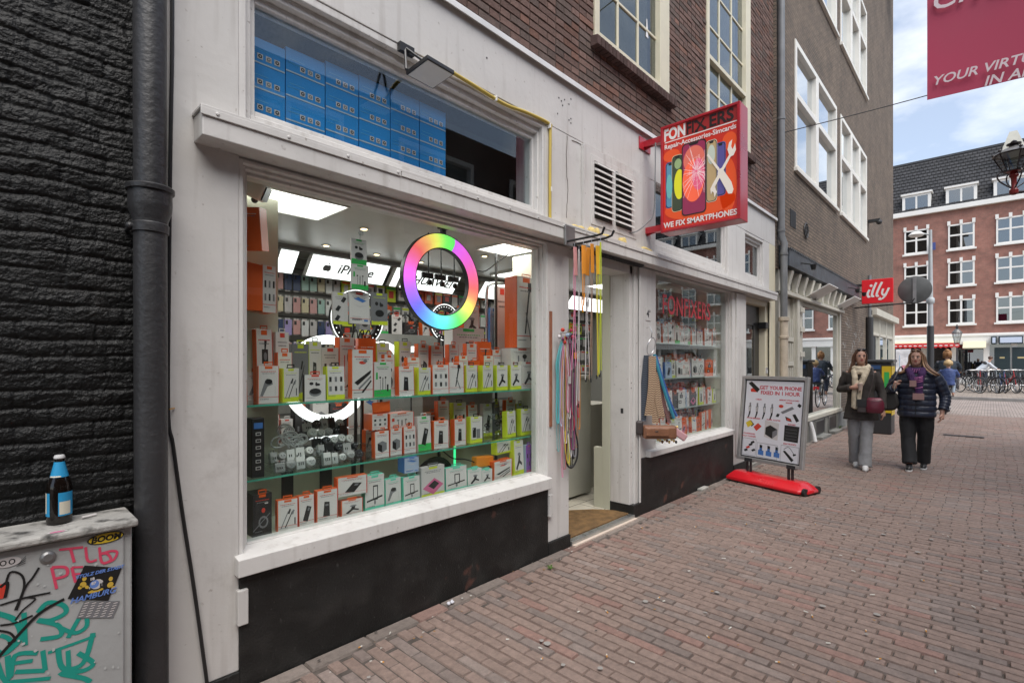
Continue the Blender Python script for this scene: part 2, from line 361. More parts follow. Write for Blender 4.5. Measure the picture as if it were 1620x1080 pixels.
# ================================================================== BLACK PAINTED HOUSE ON THE LEFT
black_brick = mat('black_painted_brick', (.0048, .005, .005), .44, .35, 7, .7, 90, dirt=.08, spec=.28)
hb = thing('brick_house', 'house with rough black painted brick wall at the left edge', 'building', (-.1, 0, 0))
wall = MB(); nx, nz_ = 200, 560; X0, X1, Z0, Z1 = -.75, .535, -.01, 3.3
vs = []
for j in range(nz_ + 1):
    z = Z0 + (Z1 - Z0) * j / nz_
    for i in range(nx + 1):
        x = X0 + (X1 - X0) * i / nx
        zz = z + .014 * noise.noise(Vector((x * 2.5, z * 4, 2))) + .006 * noise.noise(Vector((x * 9, z * 9, 6)))
        row = math.floor(zz / .0635); fz = (zz / .0635) % 1
        off = (.5 if row % 2 else 0) + .13 * math.sin(row * 7.3); fx = ((x / .215) + off) % 1
        bd = min(fz, 1 - fz) * .0635; bx = min(fx, 1 - fx) * .215
        g_ = 1 - min(1, bd / (.010 + .006 * noise.noise(Vector((x * 11, z * 20, 0)))))
        gx = 1 - min(1, bx / .012)
        br = noise.noise(Vector((math.floor(x / .215 + off) * 3.1, row * 1.7, 4)))
        k_ = .85 + .5 * noise.noise(Vector((x * 5, z * 7, 8)))
        d = -.0085 * k_ * g_ ** 1.2 - .0055 * gx * k_ + .005 * br + .006 * noise.noise(Vector((x * 8, z * 20, 1))) + .0032 * noise.noise(Vector((x * 24, z * 50, 1))) + .0022 * noise.noise(Vector((x * 70, z * 110, 1))) + .0015 * noise.noise(Vector((x * 160, z * 200, 1)))
        vs.append((x, -.004 - d, z))
wall.add(vs, [(j * (nx + 1) + i, j * (nx + 1) + i + 1, (j + 1) * (nx + 1) + i + 1, (j + 1) * (nx + 1) + i) for j in range(nz_) for i in range(nx)], black_brick)
wall.build('wall', hb, smooth='all')
w2 = MB(); w2.box(-9, -.751, -.004, 8, 0, 11, black_brick); w2.box(-.751, .50, .035, 8, 0, 3.3, black_brick); w2.box(-.751, .50, -.004, 8, 3.301, 11, black_brick); w2.build('outer_wall', hb)

# ================================================================== THE SHOP HOUSE
shop = thing('shop_house', 'white fronted phone shop house with purple brown brick upper storey', 'building', (4.6, 0, 0))
FZ = 3.784
# painted front
b = MB(); b.box(.522, .826, 0, .3, .085, 3.36, paint); b.build('pilaster', shop, bev=.004)
b = MB(); b.box(3.054, 3.331, 0, .15, .095, 2.44, paint2); b.build('pilaster', shop, bev=.004)
b = MB(); b.box(6.976, 7.47, 0, .3, .1, 2.44, paint2); b.box(7.05, 7.40, -.02, 0, .25, 2.44, paint2); b.build('pilaster', shop, bev=.004)
b = MB(); b.box(8.50, 8.80, .0, .3, .1, 3.36, cream); b.build('pilaster', shop, bev=.004)
b = MB(); b.box(.522, 8.80, 0, .3, 3.36, FZ, paint); b.build('fascia', shop, bev=.004)
fl = mat('zinc_flashing', (.72, .72, .72), .4, .1, 3, .3, 10, metal=.0)
b = MB(); b.box(.541, 8.82, -.032, .05, FZ + .002, FZ + .022, fl); b.box(.541, 8.82, -.034, -.026, FZ - .02, FZ + .01, fl); b.build('flashing', shop)
# panels between the transom windows
b = MB(); b.box(3.02, 4.795, .002, .3, 2.58, 3.357, paint); b.build('panel', shop)
b = MB(); b.box(6.82, 7.42, .0, .3, 2.58, 3.357, paint2); b.build('panel', shop, bev=.004)
b = MB(); b.box(8.24, 8.498, .0, .3, 2.58, 3.357, paint2); b.build('panel', shop, bev=.004)
# cornice with its top strip, screws and peeling underside
b = MB(); b.box(.645, 8.49, -.12, .02, 2.452, 2.562, paint); b.build('cornice', shop, bev=.004)
cs = MB(); cs.box(.637, 4.2, -.128, .03, 2.563, 2.577, paint); cs.box(4.203, 8.5, -.128, .03, 2.563, 2.575, paint)
cs.box(.637, 1.62, -.1285, -.121, 2.535, 2.566, paint); cs.box(1.625, 3.9, -.1275, -.121, 2.537, 2.566, paint); cs.box(3.905, 8.5, -.1285, -.121, 2.535, 2.566, paint)
for k in range(26):
    cs.ball((.70 + k * .30, -.129, 2.552), (.009, .005, .009), paint, 8, 4)
cs.build('cornice_strip', shop, bev=.002)
b = MB(); b.box(.541, 8.499, 0.02, .3, 2.442, 2.578, paint2); b.build('beam', shop)
# plinths
pb = MB(); pb.box(.826, 3.05, -.012, .25, -.02, .527, blackplinth); pb.build('plinth', shop, bev=.003)
pb = MB(); pb.box(.541, .826, -.014, .28, -.02, .085, blackplinth); pb.build('plinth', shop, bev=.004); pb = MB(); pb.box(3.05, 3.335, -.016, .26, -.02, .095, blackplinth); pb.build('plinth', shop, bev=.004)
pb = MB(); pb.box(4.34, 4.485, -.016, .26, -.02, .12, blackplinth); pb.box(4.485, 6.95, -.012, .25, -.02, .553, blackplinth); pb.box(6.95, 7.47, -.02, .26, -.02, .12, blackplinth); pb.build('plinth', shop, bev=.003)
for (x, z0, z1) in ((.812, .30, .46), (3.045, .30, .47)):
    t_ = MB(); t_.box(x, x + .045, -.032, .0, z0, z1, paint); t_.build('hinge_block', shop, bev=.004)
# big window frame
def window_frame(x0, x1, z0, z1, gx0, gx1, gz0, gz1, gy, mfr, parent=shop, gm=glass, name='shop_window', sill=None, steps=3):
    w = MB(); w.box(gx0 - .012, gx1 + .012, gy, gy + .006, gz0 - .012, gz1 + .012, gm)
    wo = MB()
    for k in range(steps):
        a = k / steps; b_ = (k + 1) / steps; y0 = .004 + (gy + .008) * a
        ax0, ax1 = x0 + (gx0 - x0) * a, x0 + (gx0 - x0) * b_; bx1, bx0 = x1 + (gx1 - x1) * a, x1 + (gx1 - x1) * b_
        az0, az1 = z0 + (gz0 - z0) * a, z0 + (gz0 - z0) * b_; bz1, bz0 = z1 + (gz1 - z1) * a, z1 + (gz1 - z1) * b_
        ye = gy + .05
        wo.box(ax0, ax1, y0, ye, az0, bz1, mfr); wo.box(bx0, bx1, y0, ye, az0, bz1, mfr)
        wo.box(ax1, bx0, y0 + .001, ye, bz0, bz1, mfr); wo.box(ax1, bx0, y0 + .001, ye, az0, az1, mfr)
    o = wo.build(name, parent, bev=.004); w.build('pane', o)
    if sill:
        s = MB(); s.prism([(sill[0], -.055, sill[2]), (sill[0], -.055, sill[3] - .022), (sill[0], gy + .01, sill[3]), (sill[0], gy + .01, sill[2])], (sill[1] - sill[0], 0, 0), mfr); s.build('sill', o, bev=.004)
    return o
window_frame(.826, 3.054, .60, 2.440, .887, 3.035, .632, 2.395, .10, paint2, sill=(.806, 3.052, .528, .63))
window_frame(.826, 3.02, 2.60, 3.358, .922, 2.959, 2.715, 3.235, .10, paint2, gm=glasst, name='transom_window')
window_frame(4.80, 6.976, .60, 2.440, 4.863, 6.90, .635, 2.45 - .015, .08, paint2, sill=(4.60, 6.90, .552, .63))
window_frame(4.795, 6.82, 2.60, 3.358, 4.863, 6.747, 2.80, 3.33, .08, paint2, gm=glassd, name='transom_window')
window_frame(7.42, 8.24, 2.60, 3.358, 7.492, 8.163, 2.80, 3.24, .08, paint2, gm=glassd, name='transom_window')
# door post between doorway and second window
p3 = MB(); p3.box(4.482, 4.797, .0, .25, .12, 2.44, paint2); p3.box(4.40, 4.48, .012, .25, .0, 2.44, paint2); p3.box(4.343, 4.398, .03, .25, .03, 2.44, paint2); p3.box(4.462, 4.492, -.012, .0, .12, 2.44, paint2)
p3.build('door_post', shop, bev=.006)
pk = MB(); pk.box(4.3425, 4.3445, .10, .13, 1.0, 1.05, darkmetal)
for z in (1.30, 1.25, .62, .58): pk.cyl((4.372, .031, z), (4.372, .028, z), .006, darkmetal, 8)
pk.build('strike_plate', shop)
b = MB(); rc_ = random.Random(17)
for (px, py) in ((884, 155), (893, 158), (903, 157), (900, 165), (890, 167), (882, 180), (903, 188), (900, 190), (903, 195), (888, 160), (770, 92), (1000, 300)):
    x, z = PY(px, py, 0); b.lathe([(.001, -.003), (.007, -.002), (.006, -.0005)], (x, 0, z), darkmetal, 8, 'y')
def crack(pts):
    P = [PY(*p, 0) for p in pts]; Q = curve_pts([(x, 0, z) for x, z in P], 6)
    b.tube([(q.x + rc_.uniform(-.004, .004), -.001, q.z + rc_.uniform(-.003, .003)) for q in Q], .0022, mat('crack_dark', (.10, .08, .07), .9), 5)
crack([(897, 215), (896, 260), (898, 300), (896, 345)]); crack([(905, 222), (940, 240), (985, 270), (1028, 290)]); b.build('cracks_and_holes', shop)
lin = MB(); lin.box(3.332, 4.40, .03, .25, 2.36, 2.44, paint2); lin.build('door_lintel', shop, bev=.004)
tr = MB()
for k in range(40): tr.box(3.34 + k * .028, 3.352 + k * .028, -.055, -.02, 2.425, 2.448, darkmetal)
tr.box(3.34, 4.46, -.06, -.05, 2.43, 2.449, darkmetal); tr.build('awning_rail', shop)
# house number plate
hn = MB(); hn.box(4.60, 4.70, -.006, .0, 1.92, 2.05, paint2); ho = hn.build('number_plate', shop, bev=.001)
text('house_number', '4', .10, MF(4.635, -.0065, 1.985), black, shop, off=.002); text('house_number', 'a', .05, MF(4.675, -.0065, 2.02), black, shop, off=.001)
# vent cabinet
v = MB(); v.box(3.50, 4.64, -.03, .0, 2.60, 3.34, paint); v.box(3.60, 4.36, -.036, -.03, 2.68, 3.28, paint); vo = v.build('vent_panel', shop, bev=.003)
lv = MB()
for (a, c) in ((3.645, 3.925), (3.985, 4.265)):
    lv.box(a, c, -.037, -.0365, 2.74, 3.235, darkmetal)
    for k in range(9):
        z = 2.75 + k * .054
        lv.prism([(a, -.038, z + .026), (a, -.075, z + .010), (a, -.070, z + .028), (a, -.038, z + .046)], (c - a, 0, 0), paint)
lv.build('louvre', vo, bev=.002)
# second door of the house
d = MB(); dk = mat('dark_door', (.018, .017, .016), .35, .2, 4); d.box(7.52, 8.40, .12, .16, .05, 2.36, dk)
d.box(7.60, 7.66, .105, .12, .1, 2.1, dk); d.box(8.10, 8.16, .105, .12, .1, 2.1, dk); d.box(7.60, 8.16, .105, .12, 2.06, 2.12, dk); do = d.build('door', shop, bev=.003)
d = MB(); d.box(7.68, 8.08, .112, .118, .25, 2.0, glassd); d.build('pane', do)
d = MB(); d.box(7.47, 7.52, .03, .25, 0, 2.44, cream); d.box(8.40, 8.50, .03, .25, 0, 2.44, cream); d.box(7.52, 8.40, .03, .25, 2.36, 2.44, cream); d.box(8.50, 8.56, -.01, .03, 0, 2.44, cream); d.build('door_frame', shop, bev=.006)
d = MB(); d.box(8.42, 8.47, .012, .03, 1.33, 1.42, mat('bell_grey', (.5, .5, .5), .4)); d.cyl((8.445, .012, 1.40), (8.445, .009, 1.40), .012, black, 10); d.cyl((8.445, .012, 1.355), (8.445, .009, 1.355), .008, cleanwhite, 10); d.build('doorbell', shop)
d = MB(); d.box(8.34, 8.46, .0, .12, 2.02, 2.12, black); d.build('door_lamp', shop, bev=.004)
d = MB(); d.box(7.47, 8.56, -.05, .3, -.02, .05, mat('step_stone', (.25, .24, .22), .8, .2, 5)); d.build('doorstep', shop, bev=.005)

# upper brick storey, real bricks
ub = attrmat('purple_brick', .88, .8, 90, .25)
UP = 8.6
mortar = mat('mortar', (.055, .045, .042), .95, .3, 30, .5, 120)
HOLES = [(3.744, 5.161, 4.375, 8.0), (6.178, 7.72, 4.50, 8.0)]
w = MB(); w.mi(ub); rw = random.Random(11)
def clip(a, b, z, hs):
    out = [(a, b)]
    for (h0, h1, z0, z1) in hs:
        if z0 - .02 < z < z1:
            o2 = []
            for (p, q) in out:
                if q <= h0 or p >= h1: o2.append((p, q))
                else:
                    if p < h0 - .02: o2.append((p, h0))
                    if q > h1 + .02: o2.append((h1, q))
            out = o2
    return out
def brick_front(mb, x0, x1, z0, z1, Y, col, rr, d=.011):
    j = rr.uniform(-.0025, .0025); b = len(mb.v); c = .0028
    t = rr.uniform(-.02, .02)
    for (ix, iy) in ((0, d), (c, 0)):
        for (x, z) in ((x0 + ix, z0 + ix), (x1 - ix, z0 + ix), (x1 - ix, z1 - ix), (x0 + ix, z1 - ix)):
            mb.v.append((x, Y + iy + j + t * (x - x0) * (1 if not iy else 0), z)); mb.tint.append(col)
    mb.f += [[b + 4, b + 5, b + 6, b + 7]] + [[b + i, b + (i + 1) % 4, b + 4 + (i + 1) % 4, b + 4 + i] for i in range(4)]; mb.m += [0] * 5
z = FZ + .03; r = 0
while z < UP:
    x = .50 - (.053 if r % 2 else .16); k = 0
    while x < 8.84:
        ln = .213 if (k % 2 == 0) else .106
        a, c_ = max(x, .50), min(x + ln, 8.84)
        if c_ - a > .02:
            for (p, q) in clip(a + .003, c_ - .003, z, HOLES):
                if q - p > .015:
                    n_ = noise.noise(Vector((p * .9, z * .9, 0))); qv = rw.random()
                    cc = Vector((.165, .105, .088)) if qv < .6 else (Vector((.13, .095, .082)) if qv < .85 else Vector((.19, .105, .08)))
                    brick_front(w, p, q, z, z + .0535, .04 + .004 * n_, tuple(cc * (1 + .3 * n_) * rw.uniform(.75, 1.2)), rw)
        x += ln; k += 1
    z += .0615; r += 1
w.build('brick_wall', shop)
w = MB(); w.box(.50, 3.74, .048, .3, FZ + .023, UP, mortar); w.box(5.163, 6.176, .048, .3, FZ + .023, UP, mortar); w.box(7.722, 8.84, .048, .3, FZ + .023, UP, mortar)
w.box(3.741, 5.162, .048, .3, FZ + .023, 4.37, mortar); w.box(6.177, 7.721, .048, .3, FZ + .023, 4.49, mortar); w.box(3.741, 7.721, .048, .3, 8.0, UP, mortar)
w.box(.50, 8.84, 3.2, 3.4, 0, UP, mortar); w.box(.50, .54, .3, 3.2, 0, UP, mortar); w.box(8.805, 8.84, .3, 3.2, 0, UP, mortar); w.box(.50, 8.84, .048, 3.4, UP + .001, UP + .12, mortar)
w.build('inner_wall', shop)
# rowlock sills under the upper windows
def rowlock(x0, x1, z, parent):
    s = MB(); s.mi(ub); x = x0
    while x < x1:
        col = tuple(Vector((.10, .062, .055)) * rw.uniform(.7, 1.2)); b0 = len(s.v)
        s.add([(x, -.035, z - .10), (x + .052, -.035, z - .10), (x + .052, .05, z - .10), (x, .05, z - .10), (x, -.035, z - .02), (x + .052, -.035, z - .02), (x + .052, .05, z), (x, .05, z)],
              [(3, 2, 1, 0), (4, 5, 6, 7), (0, 1, 5, 4), (1, 2, 6, 5), (2, 3, 7, 6), (3, 0, 4, 7)], ub)
        s.tint += [col] * 8; x += .0615
    s.build('brick_sill', parent, bev=.003)
rowlock(3.70, 5.21, 4.37, shop); rowlock(6.14, 7.77, 4.49, shop)
curt = mat('net_curtain', (.36, .36, .33), .8, .12, 9)
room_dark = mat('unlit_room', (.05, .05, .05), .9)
def sash(x0, x1, z0, z1, y, cols, rows, mfr, gm, parent, railz=None, fw=.07, name='upper_window', back=curt, wide_r=0):
    o = MB(); o.box(x0, x0 + fw, y, y + .10, z0, z1, mfr); o.box(x1 - fw - wide_r, x1, y, y + .10, z0, z1, mfr); o.box(x0 + fw, x1 - fw - wide_r, y + .001, y + .10, z0, z0 + fw, mfr); o.box(x0 + fw, x1 - fw - wide_r, y + .001, y + .10, z1 - fw, z1, mfr)
    a, c = x0 + fw, x1 - fw - wide_r
    if railz: o.box(a, c, y + .004, y + .09, railz, railz + .055, mfr)
    for k in range(1, cols): xx = a + (c - a) * k / cols; o.box(xx - .014, xx + .014, y + .045, y + .075, z0 + fw, z1 - fw, mfr)
    for zz in rows: o.box(a, c, y + .046, y + .074, zz - .013, zz + .013, mfr)
    w_ = o.build(name, parent, bev=.004)
    g_ = MB(); g_.box(a, c, y + .058, y + .062, z0 + fw, z1 - fw, gm); g_.build('pane', w_)
    if back: c_ = MB(); c_.box(a - .02, c + .02, y + .16, y + .17, z0 + .02, z1 - .02, back); c_.build('curtain_room_back', w_)
    return w_
glassup = glassmat('upper_glass', (.62, .64, .62), .08, 1.2)
sash(3.744, 5.161, 4.375, 8.0, .02, 3, (4.93, 5.40, 5.87, 6.34), cream, glassup, shop, wide_r=.14)
sash(6.178, 7.72, 4.50, 8.0, .02, 3, (4.95, 5.75, 6.25), cream, glassup, shop, railz=5.28, wide_r=.12)
st = MB(); st.prism([(4.74, .072, 4.86), (4.79, .072, 4.86), (4.765, .072, 5.05), (4.755, .072, 5.05)], (0, .002, 0), mat('paper_white', (.8, .8, .8), .8)); st.build('paper_strip', shop)

# drainpipe at left (cast iron, with socket)
dp = MB(); pc = mat('drainpipe_black', (.030, .030, .032), .42, .25, 3, .35, 40, dirt=.12)
px_, py_ = .478, -.085
dp.cyl((px_, py_, -.02), (px_ - .006, py_, 2.06), .056, pc, 32)
o = thing('drainpipe', 'black cast iron drainpipe between the black brick wall and the white pilaster', 'drainpipe', (px_, py_, 0))
dp.build('lower_pipe', o, smooth=True)
dp = MB(); dp.cyl((px_ - .006, py_, 2.14), (px_ - .012, py_, 6.0), .056, pc, 32); dp.build('upper_pipe', o, smooth=True)
dp = MB(); dp.lathe([(.057, 2.01), (.062, 2.012), (.063, 2.045), (.059, 2.05), (.060, 2.062), (.072, 2.10), (.074, 2.125), (.073, 2.172), (.081, 2.174), (.082, 2.19), (.076, 2.196), (.057, 2.197)], (px_ - .006, py_, 0), pc, 32); dp.build('socket', o, smooth=True)
dp = MB(); dp.cyl((px_ - .07, py_, 2.03), (px_ - .07, .0, 2.03), .007, pc, 8); dp.ball((px_ - .073, py_ - .005, 2.03), .014, pc); dp.build('pipe_bracket', o)
# thin black cable slanting over the pilaster
ck = MB(); ck.tube(curve_pts([(.560, -.012, 3.7), (.562, -.014, 2.9), (.556, -.012, 2.4), (.552, -.010, 1.9), (.548, -.012, 1.30), (.565, -.014, 1.15), (.60, -.014, .85), (.645, -.014, .50), (.70, -.016, .02)]), .0075, black, 8)
ck.build('cable', label='thin black cable slanting down over the foot of the white pilaster', cat='cable')
ck = MB(); ck.tube([(.550, -.024, 1.305), (.572, -.004, 1.307)], .003, mat('brass', (.6, .35, .1), .3, metal=1), 6); ck.build('cable_clip', label='small brass clip holding the black cable to the pilaster', cat='clip')

# drainpipe between the two houses
gp = mat('pipe_grey', (.16, .165, .17), .45, .2, 4, .2, 30); oldp = mat('pipe_cream', (.50, .43, .34), .7, .2, 6, .3, 40, dirt=.9)
o = thing('drainpipe', 'tall grey drainpipe with a rusty cream lower end between the two house fronts', 'drainpipe', (8.87, -.08, 0))
b = MB(); b.tube([(8.90, -.06, 10), (8.90, -.06, 3.55), (8.93, -.1, 3.40), (8.90, -.1, 3.28), (8.90, -.1, 2.2)], .052, gp, 20); b.build('upper_pipe', o, smooth=True)
b = MB(); b.cyl((8.90, -.1, 2.2), (8.90, -.1, 0), .062, oldp, 20); b.lathe([(.064, 1.88), (.074, 1.885), (.074, 1.92), (.064, 1.925)], (8.90, -.1, 0), oldp, 20); b.lathe([(.064, 2.16), (.078, 2.165), (.078, 2.22), (.055, 2.225)], (8.90, -.1, 0), oldp, 20); b.build('lower_pipe', o, smooth=True)
b = MB()
for z in (5.4, 3.6, 3.22): b.lathe([(.053, z), (.060, z + .002), (.060, z + .04), (.053, z + .042)], (8.90, -.06 if z > 3.5 else -.1, 0), gp, 20)
b.build('pipe_bracket', o)

# ================================================================== NEIGHBOUR HOUSE (café) X 8.85 .. 22.34
nb = thing('cafe_house', 'grey brown brick house with tall white windows above a café front', 'building', (15, 0, 0))
nbm = brickmat('greybrown_brick', (0, 2), (.20, .155, .118), (.145, .115, .092), (.085, .072, .06), .21, .0625, .009, 1.0)
NT = 15.2
XS = [9.90, 11.45, 13.20, 13.62, 14.85, 15.92, 16.98]
def nz_win(z0, z1): return [(XS[0], XS[2], z0, z1), (XS[3], XS[6], z0, z1)]
w = MB()
def wall_with(w, x0, x1, z0, z1, y0, y1, holes, m):
    xs = sorted({x0, x1} | {h[0] for h in holes} | {h[1] for h in holes}); zs = sorted({z0, z1} | {h[2] for h in holes} | {h[3] for h in holes})
    for i in range(len(xs) - 1):
        j = 0
        while j < len(zs) - 1:
            cx_, cz = (xs[i] + xs[i + 1]) / 2, (zs[j] + zs[j + 1]) / 2
            if any(h[0] < cx_ < h[1] and h[2] < cz < h[3] for h in holes): j += 1; continue
            k = j
            while k + 1 < len(zs) - 1 and not any(h[0] < cx_ < h[1] and h[2] < (zs[k + 1] + zs[k + 2]) / 2 < h[3] for h in holes): k += 1
            w.box(xs[i], xs[i + 1], y0, y1, zs[j], zs[k + 1], m); j = k + 1
hl = nz_win(4.93, 7.20) + nz_win(8.83, 11.2) + nz_win(12.6, 14.6)
wall_with(w, 8.842, 22.34, 3.02, NT, .0, .3, hl, nbm)
wall_with(w, 13.62, 22.34, -.01, 3.019, .0, .3, [(17.75, 22.0, .45, 2.86)], nbm)
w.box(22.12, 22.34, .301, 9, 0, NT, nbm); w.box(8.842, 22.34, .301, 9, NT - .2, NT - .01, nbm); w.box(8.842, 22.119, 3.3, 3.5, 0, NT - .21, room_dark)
w.build('brick_wall', nb)
off = mat('offwhite_frame', (.74, .72, .66), .45, .05, 3)
for (z0, z1) in ((4.93, 7.20), (8.83, 11.2), (12.6, 14.6)):
    rail = z0 + (z1 - z0) * .56
    for (a, c) in ((XS[0], XS[1]), (XS[1] + .002, XS[2]), (XS[3], XS[4]), (XS[4] + .002, XS[5]), (XS[5] + .002, XS[6])):
        o = MB(); fw = .10
        o.box(a, a + fw, -.02, .12, z0, z1, off); o.box(c - fw, c, -.02, .12, z0, z1, off); o.box(a + fw, c - fw, -.019, .12, z0, z0 + .08, off); o.box(a + fw, c - fw, -.019, .12, z1 - .1, z1, off); o.box(a + fw, c - fw, -.018, .12, rail, rail + .11, off)
        w_ = o.build('window', nb, bev=.004)
        g_ = MB(); g_.box(a + fw, c - fw, .06, .065, rail + .11, z1 - .1, glasssky); g_.box(a + fw, c - fw, .07, .075, z0 + .08, rail, glasssky); g_.build('pane', w_)
        c_ = MB(); c_.box(a + .02, c - .02, .28, .29, z0, z1, curt); c_.build('curtain_room_back', w_)
    for (a, c) in ((XS[0], XS[2]), (XS[3], XS[6])):
        s = MB(); s.box(a - .05, c + .05, -.06, .0, z0 - .07, z0 - .003, off); s.build('window_sill', nb, bev=.004)
b = MB(); b.box(8.85, 22.6, -.35, .0, NT + .002, NT + .25, off); b.build('gutter', nb)
# slate sign board
sb = mat('slate_board', (.055, .065, .075), .5, .5, 9, .3, 30, dirt=.5)
b = MB(); b.box(8.98, 14.95, -.16, -.002, 3.06, 3.34, sb); b.prism([(8.98, -.16, 3.342), (8.98, -.002, 3.42), (8.98, -.002, 3.342)], (5.97, 0, 0), sb)
for k in range(60): b.box(8.99 + k * .1, 9.04 + k * .1, -.175, -.161, 3.325, 3.35, sb)
b.build('sign_board', nb)
wood = mat('cafe_wood', (.52, .50, .43), .55, .08, 3, .1, 30, dirt=.2)
b = MB(); b.box(8.98, 13.62, .0, .25, 2.66, 3.05, wood)
for k in range(10):
    x = 9.25 + k * .47; b.box(x, x + .13, -.07, -.001, 2.70, 3.04, wood); b.prism([(x, -.07, 2.78), (x, -.13, 3.02), (x, -.07, 3.02)], (.13, 0, 0), wood)
b.box(8.98, 13.62, -.09, -.001, 2.62, 2.675, wood); b.build('frieze', nb, bev=.003)
b = MB()
for k in range(9): x = 9.41 + k * .47; b.box(x, x + .28, -.006, -.002, 2.74, 3.0, glassd)
b.build('frieze_pane', nb)
b = MB(); b.box(8.98, 9.20, .0, .25, .0, 2.62, wood); b.box(9.85, 10.43, .0, .25, .0, 2.62, wood); b.box(9.9, 10.06, -.05, 0, .2, 2.62, wood)
for z in (.75, 1.15, 1.6, 2.05, 2.4): b.box(10.10, 10.36, -.055, .0, z, z + .09, wood)
b.box(13.50, 13.62, -.02, .25, 0, 2.62, wood); b.build('cafe_pilaster', nb, bev=.003)
b = MB(); b.box(9.20, 9.85, .05, .2, 0, 2.62, wood)
for j in range(4):
    z = .65 + j * .42
    b.box(9.22, 9.83, -.01, .05, z - .05, z + .03, wood)
    for k in range(5): b.box(9.26 + k * .12, 9.31 + k * .12, .0, .05, z + .04, z + .34, wood)
b.build('slatted_shutter', nb, bev=.003)
# café window
cw = MB(); cw.box(10.43, 10.50, .02, .12, .45, 2.62, wood); cw.box(13.43, 13.50, .02, .12, .45, 2.62, wood); cw.box(10.50, 13.43, .021, .12, 2.55, 2.62, wood); cw.box(10.43, 13.55, -.06, .12, .40, .47, wood)
cwo = cw.build('cafe_window', nb, bev=.003)
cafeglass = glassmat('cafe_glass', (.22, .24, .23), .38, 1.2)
b = MB(); b.box(10.50, 13.43, .05, .056, .47, 2.55, cafeglass); b.build('pane', cwo)
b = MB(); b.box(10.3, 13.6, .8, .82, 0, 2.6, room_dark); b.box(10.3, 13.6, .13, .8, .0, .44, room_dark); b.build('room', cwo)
stone = mat('grey_stone', (.20, .20, .185), .8, .25, 3, .3, 50, dirt=.3)
b = MB(); b.box(9.85, 13.60, -.03, .2, -.01, .399, stone); b.box(13.60, 17.6, -.02, -.001, -.01, .35, stone); b.build('stone_plinth', nb, bev=.004)
for x in (11.2, 12.3, 14.6):
    b = MB(); b.box(x, x + .75, -.034, -.031, .08, .33, darkmetal); b.box(x - .03, x, -.05, -.031, .05, .36, stone); b.box(x + .75, x + .78, -.05, -.031, .05, .36, stone); b.box(x, x + .75, -.16, -.031, -.01, .05, stone); b.build('cellar_opening', nb)
b = MB(); b.tube(curve_pts([(10.75, -.05, .38), (10.75, -.10, .2), (10.72, -.14, .02)]), .035, mat('white_pipe', (.7, .7, .7), .4), 12); b.build('vent_hose', nb, smooth=True)
# tilted open transom flaps
for x in (10.6, 13.0):
    b = MB(); b.M = Matrix.Translation((x, -.02, 2.72)) @ Euler((R(-28), 0, 0)).to_matrix().to_4x4(); b.box(0, .75, -.42, 0, 0, .015, cleanwhite); b.build('awning_flap', nb)
# wall fittings
b = MB(); b.tube([(10.6 + .13 * math.cos(a), -.02, 3.95 + .13 * math.sin(a)) for a in [k * math.pi / 10 for k in range(20)]], .012, darkmetal, 8, closed=True)
for k in range(3): a = k * math.pi / 3; b.cyl((10.6 + .13 * math.cos(a), -.02, 3.95 + .13 * math.sin(a)), (10.6 - .13 * math.cos(a), -.02, 3.95 - .13 * math.sin(a)), .008, darkmetal, 6)
b.build('wall_anchor', nb)
b = MB()
for k in range(6): b.box(9.62 + k * .06, 9.65 + k * .06, -.012, -.001, 3.85, 4.15, darkmetal)
b.build('vent_grille', nb)
sp = mat('spot_black', (.02, .02, .02), .4)
for x in (9.7, 13.6, 14.4):
    b = MB(); b.tube([(x, -.16, 3.2), (x, -.30, 3.16)], .012, sp, 8); b.lathe([(.03, 0), (.045, .06), (.05, .09)], (x, -.34, 3.06), sp, 14); b.build('spot_lamp', nb)
b = MB(); b.box(17.2, 17.35, -.28, -.001, 5.43, 5.5, sp); b.ball((17.25, -.26, 5.40), .07, sp); b.build('security_camera', nb)
b = MB(); b.box(20.6, 21.6, -.9, -.3, NT - .9, NT - .82, sp); b.tube([(21.1, -.02, NT - .6), (21.1, -.85, NT - .6), (21.1, -.95, NT - .75)], .04, sp, 8); b.build('hoist_lamp', nb)
# whitewash smears on the brick
sm = mat('whitewash', (.30, .29, .27), .9, .3, 10)
b = MB(); rs = random.Random(5)
for k in range(46):
    x = rs.uniform(14.0, 16.3); z = rs.uniform(1.0, 2.5); pts = [(x + rs.uniform(-.12, .12) * j, z + .06 * j * rs.choice((-1, 1, 1))) for j in range(3)]
    ribbon(b, pts, rs.uniform(.008, .035), sm, lambda u, v, o_: (u, -.002 - o_, v))
b.build('graffiti', nb)
# corner shop front
b = MB(); b.box(17.62, 17.75, -.05, .25, 0, 3.0, wood); b.box(21.9, 22.3, -.05, .25, 0, 3.0, wood); b.box(17.62, 22.42, -.16, .0, 2.86, 3.05, wood); b.box(17.75, 21.9, -.04, .2, 0, .45, wood)
for x in (19.1, 20.5): b.box(x, x + .09, -.03, .1, .45, 2.86, wood)
b.box(17.75, 21.9, -.03, .1, 2.30, 2.38, wood)
for k in range(24): b.box(17.8 + k * .17, 17.84 + k * .17, -.02, .08, 2.38, 2.86, wood)
co = b.build('corner_shopfront', nb, bev=.003)
b = MB(); b.box(17.75, 21.9, .02, .026, .45, 2.86, cafeglass); b.build('pane', co)
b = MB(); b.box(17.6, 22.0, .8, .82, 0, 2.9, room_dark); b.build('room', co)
o = thing('wall_post', 'black post standing against the brick wall beside the red coffee sign', 'post', (16.95, -.08, 0)); b = MB(); b.cyl((16.95, -.08, 0), (16.95, -.08, 2.75), .09, darkmetal, 16); b.build('pipe', o, smooth=True)
b = MB(); b.cyl((16.95, -.08, 2.75), (16.95, -.08, 3.9), .045, gp, 12); b.build('upper_pipe', o, smooth=True)
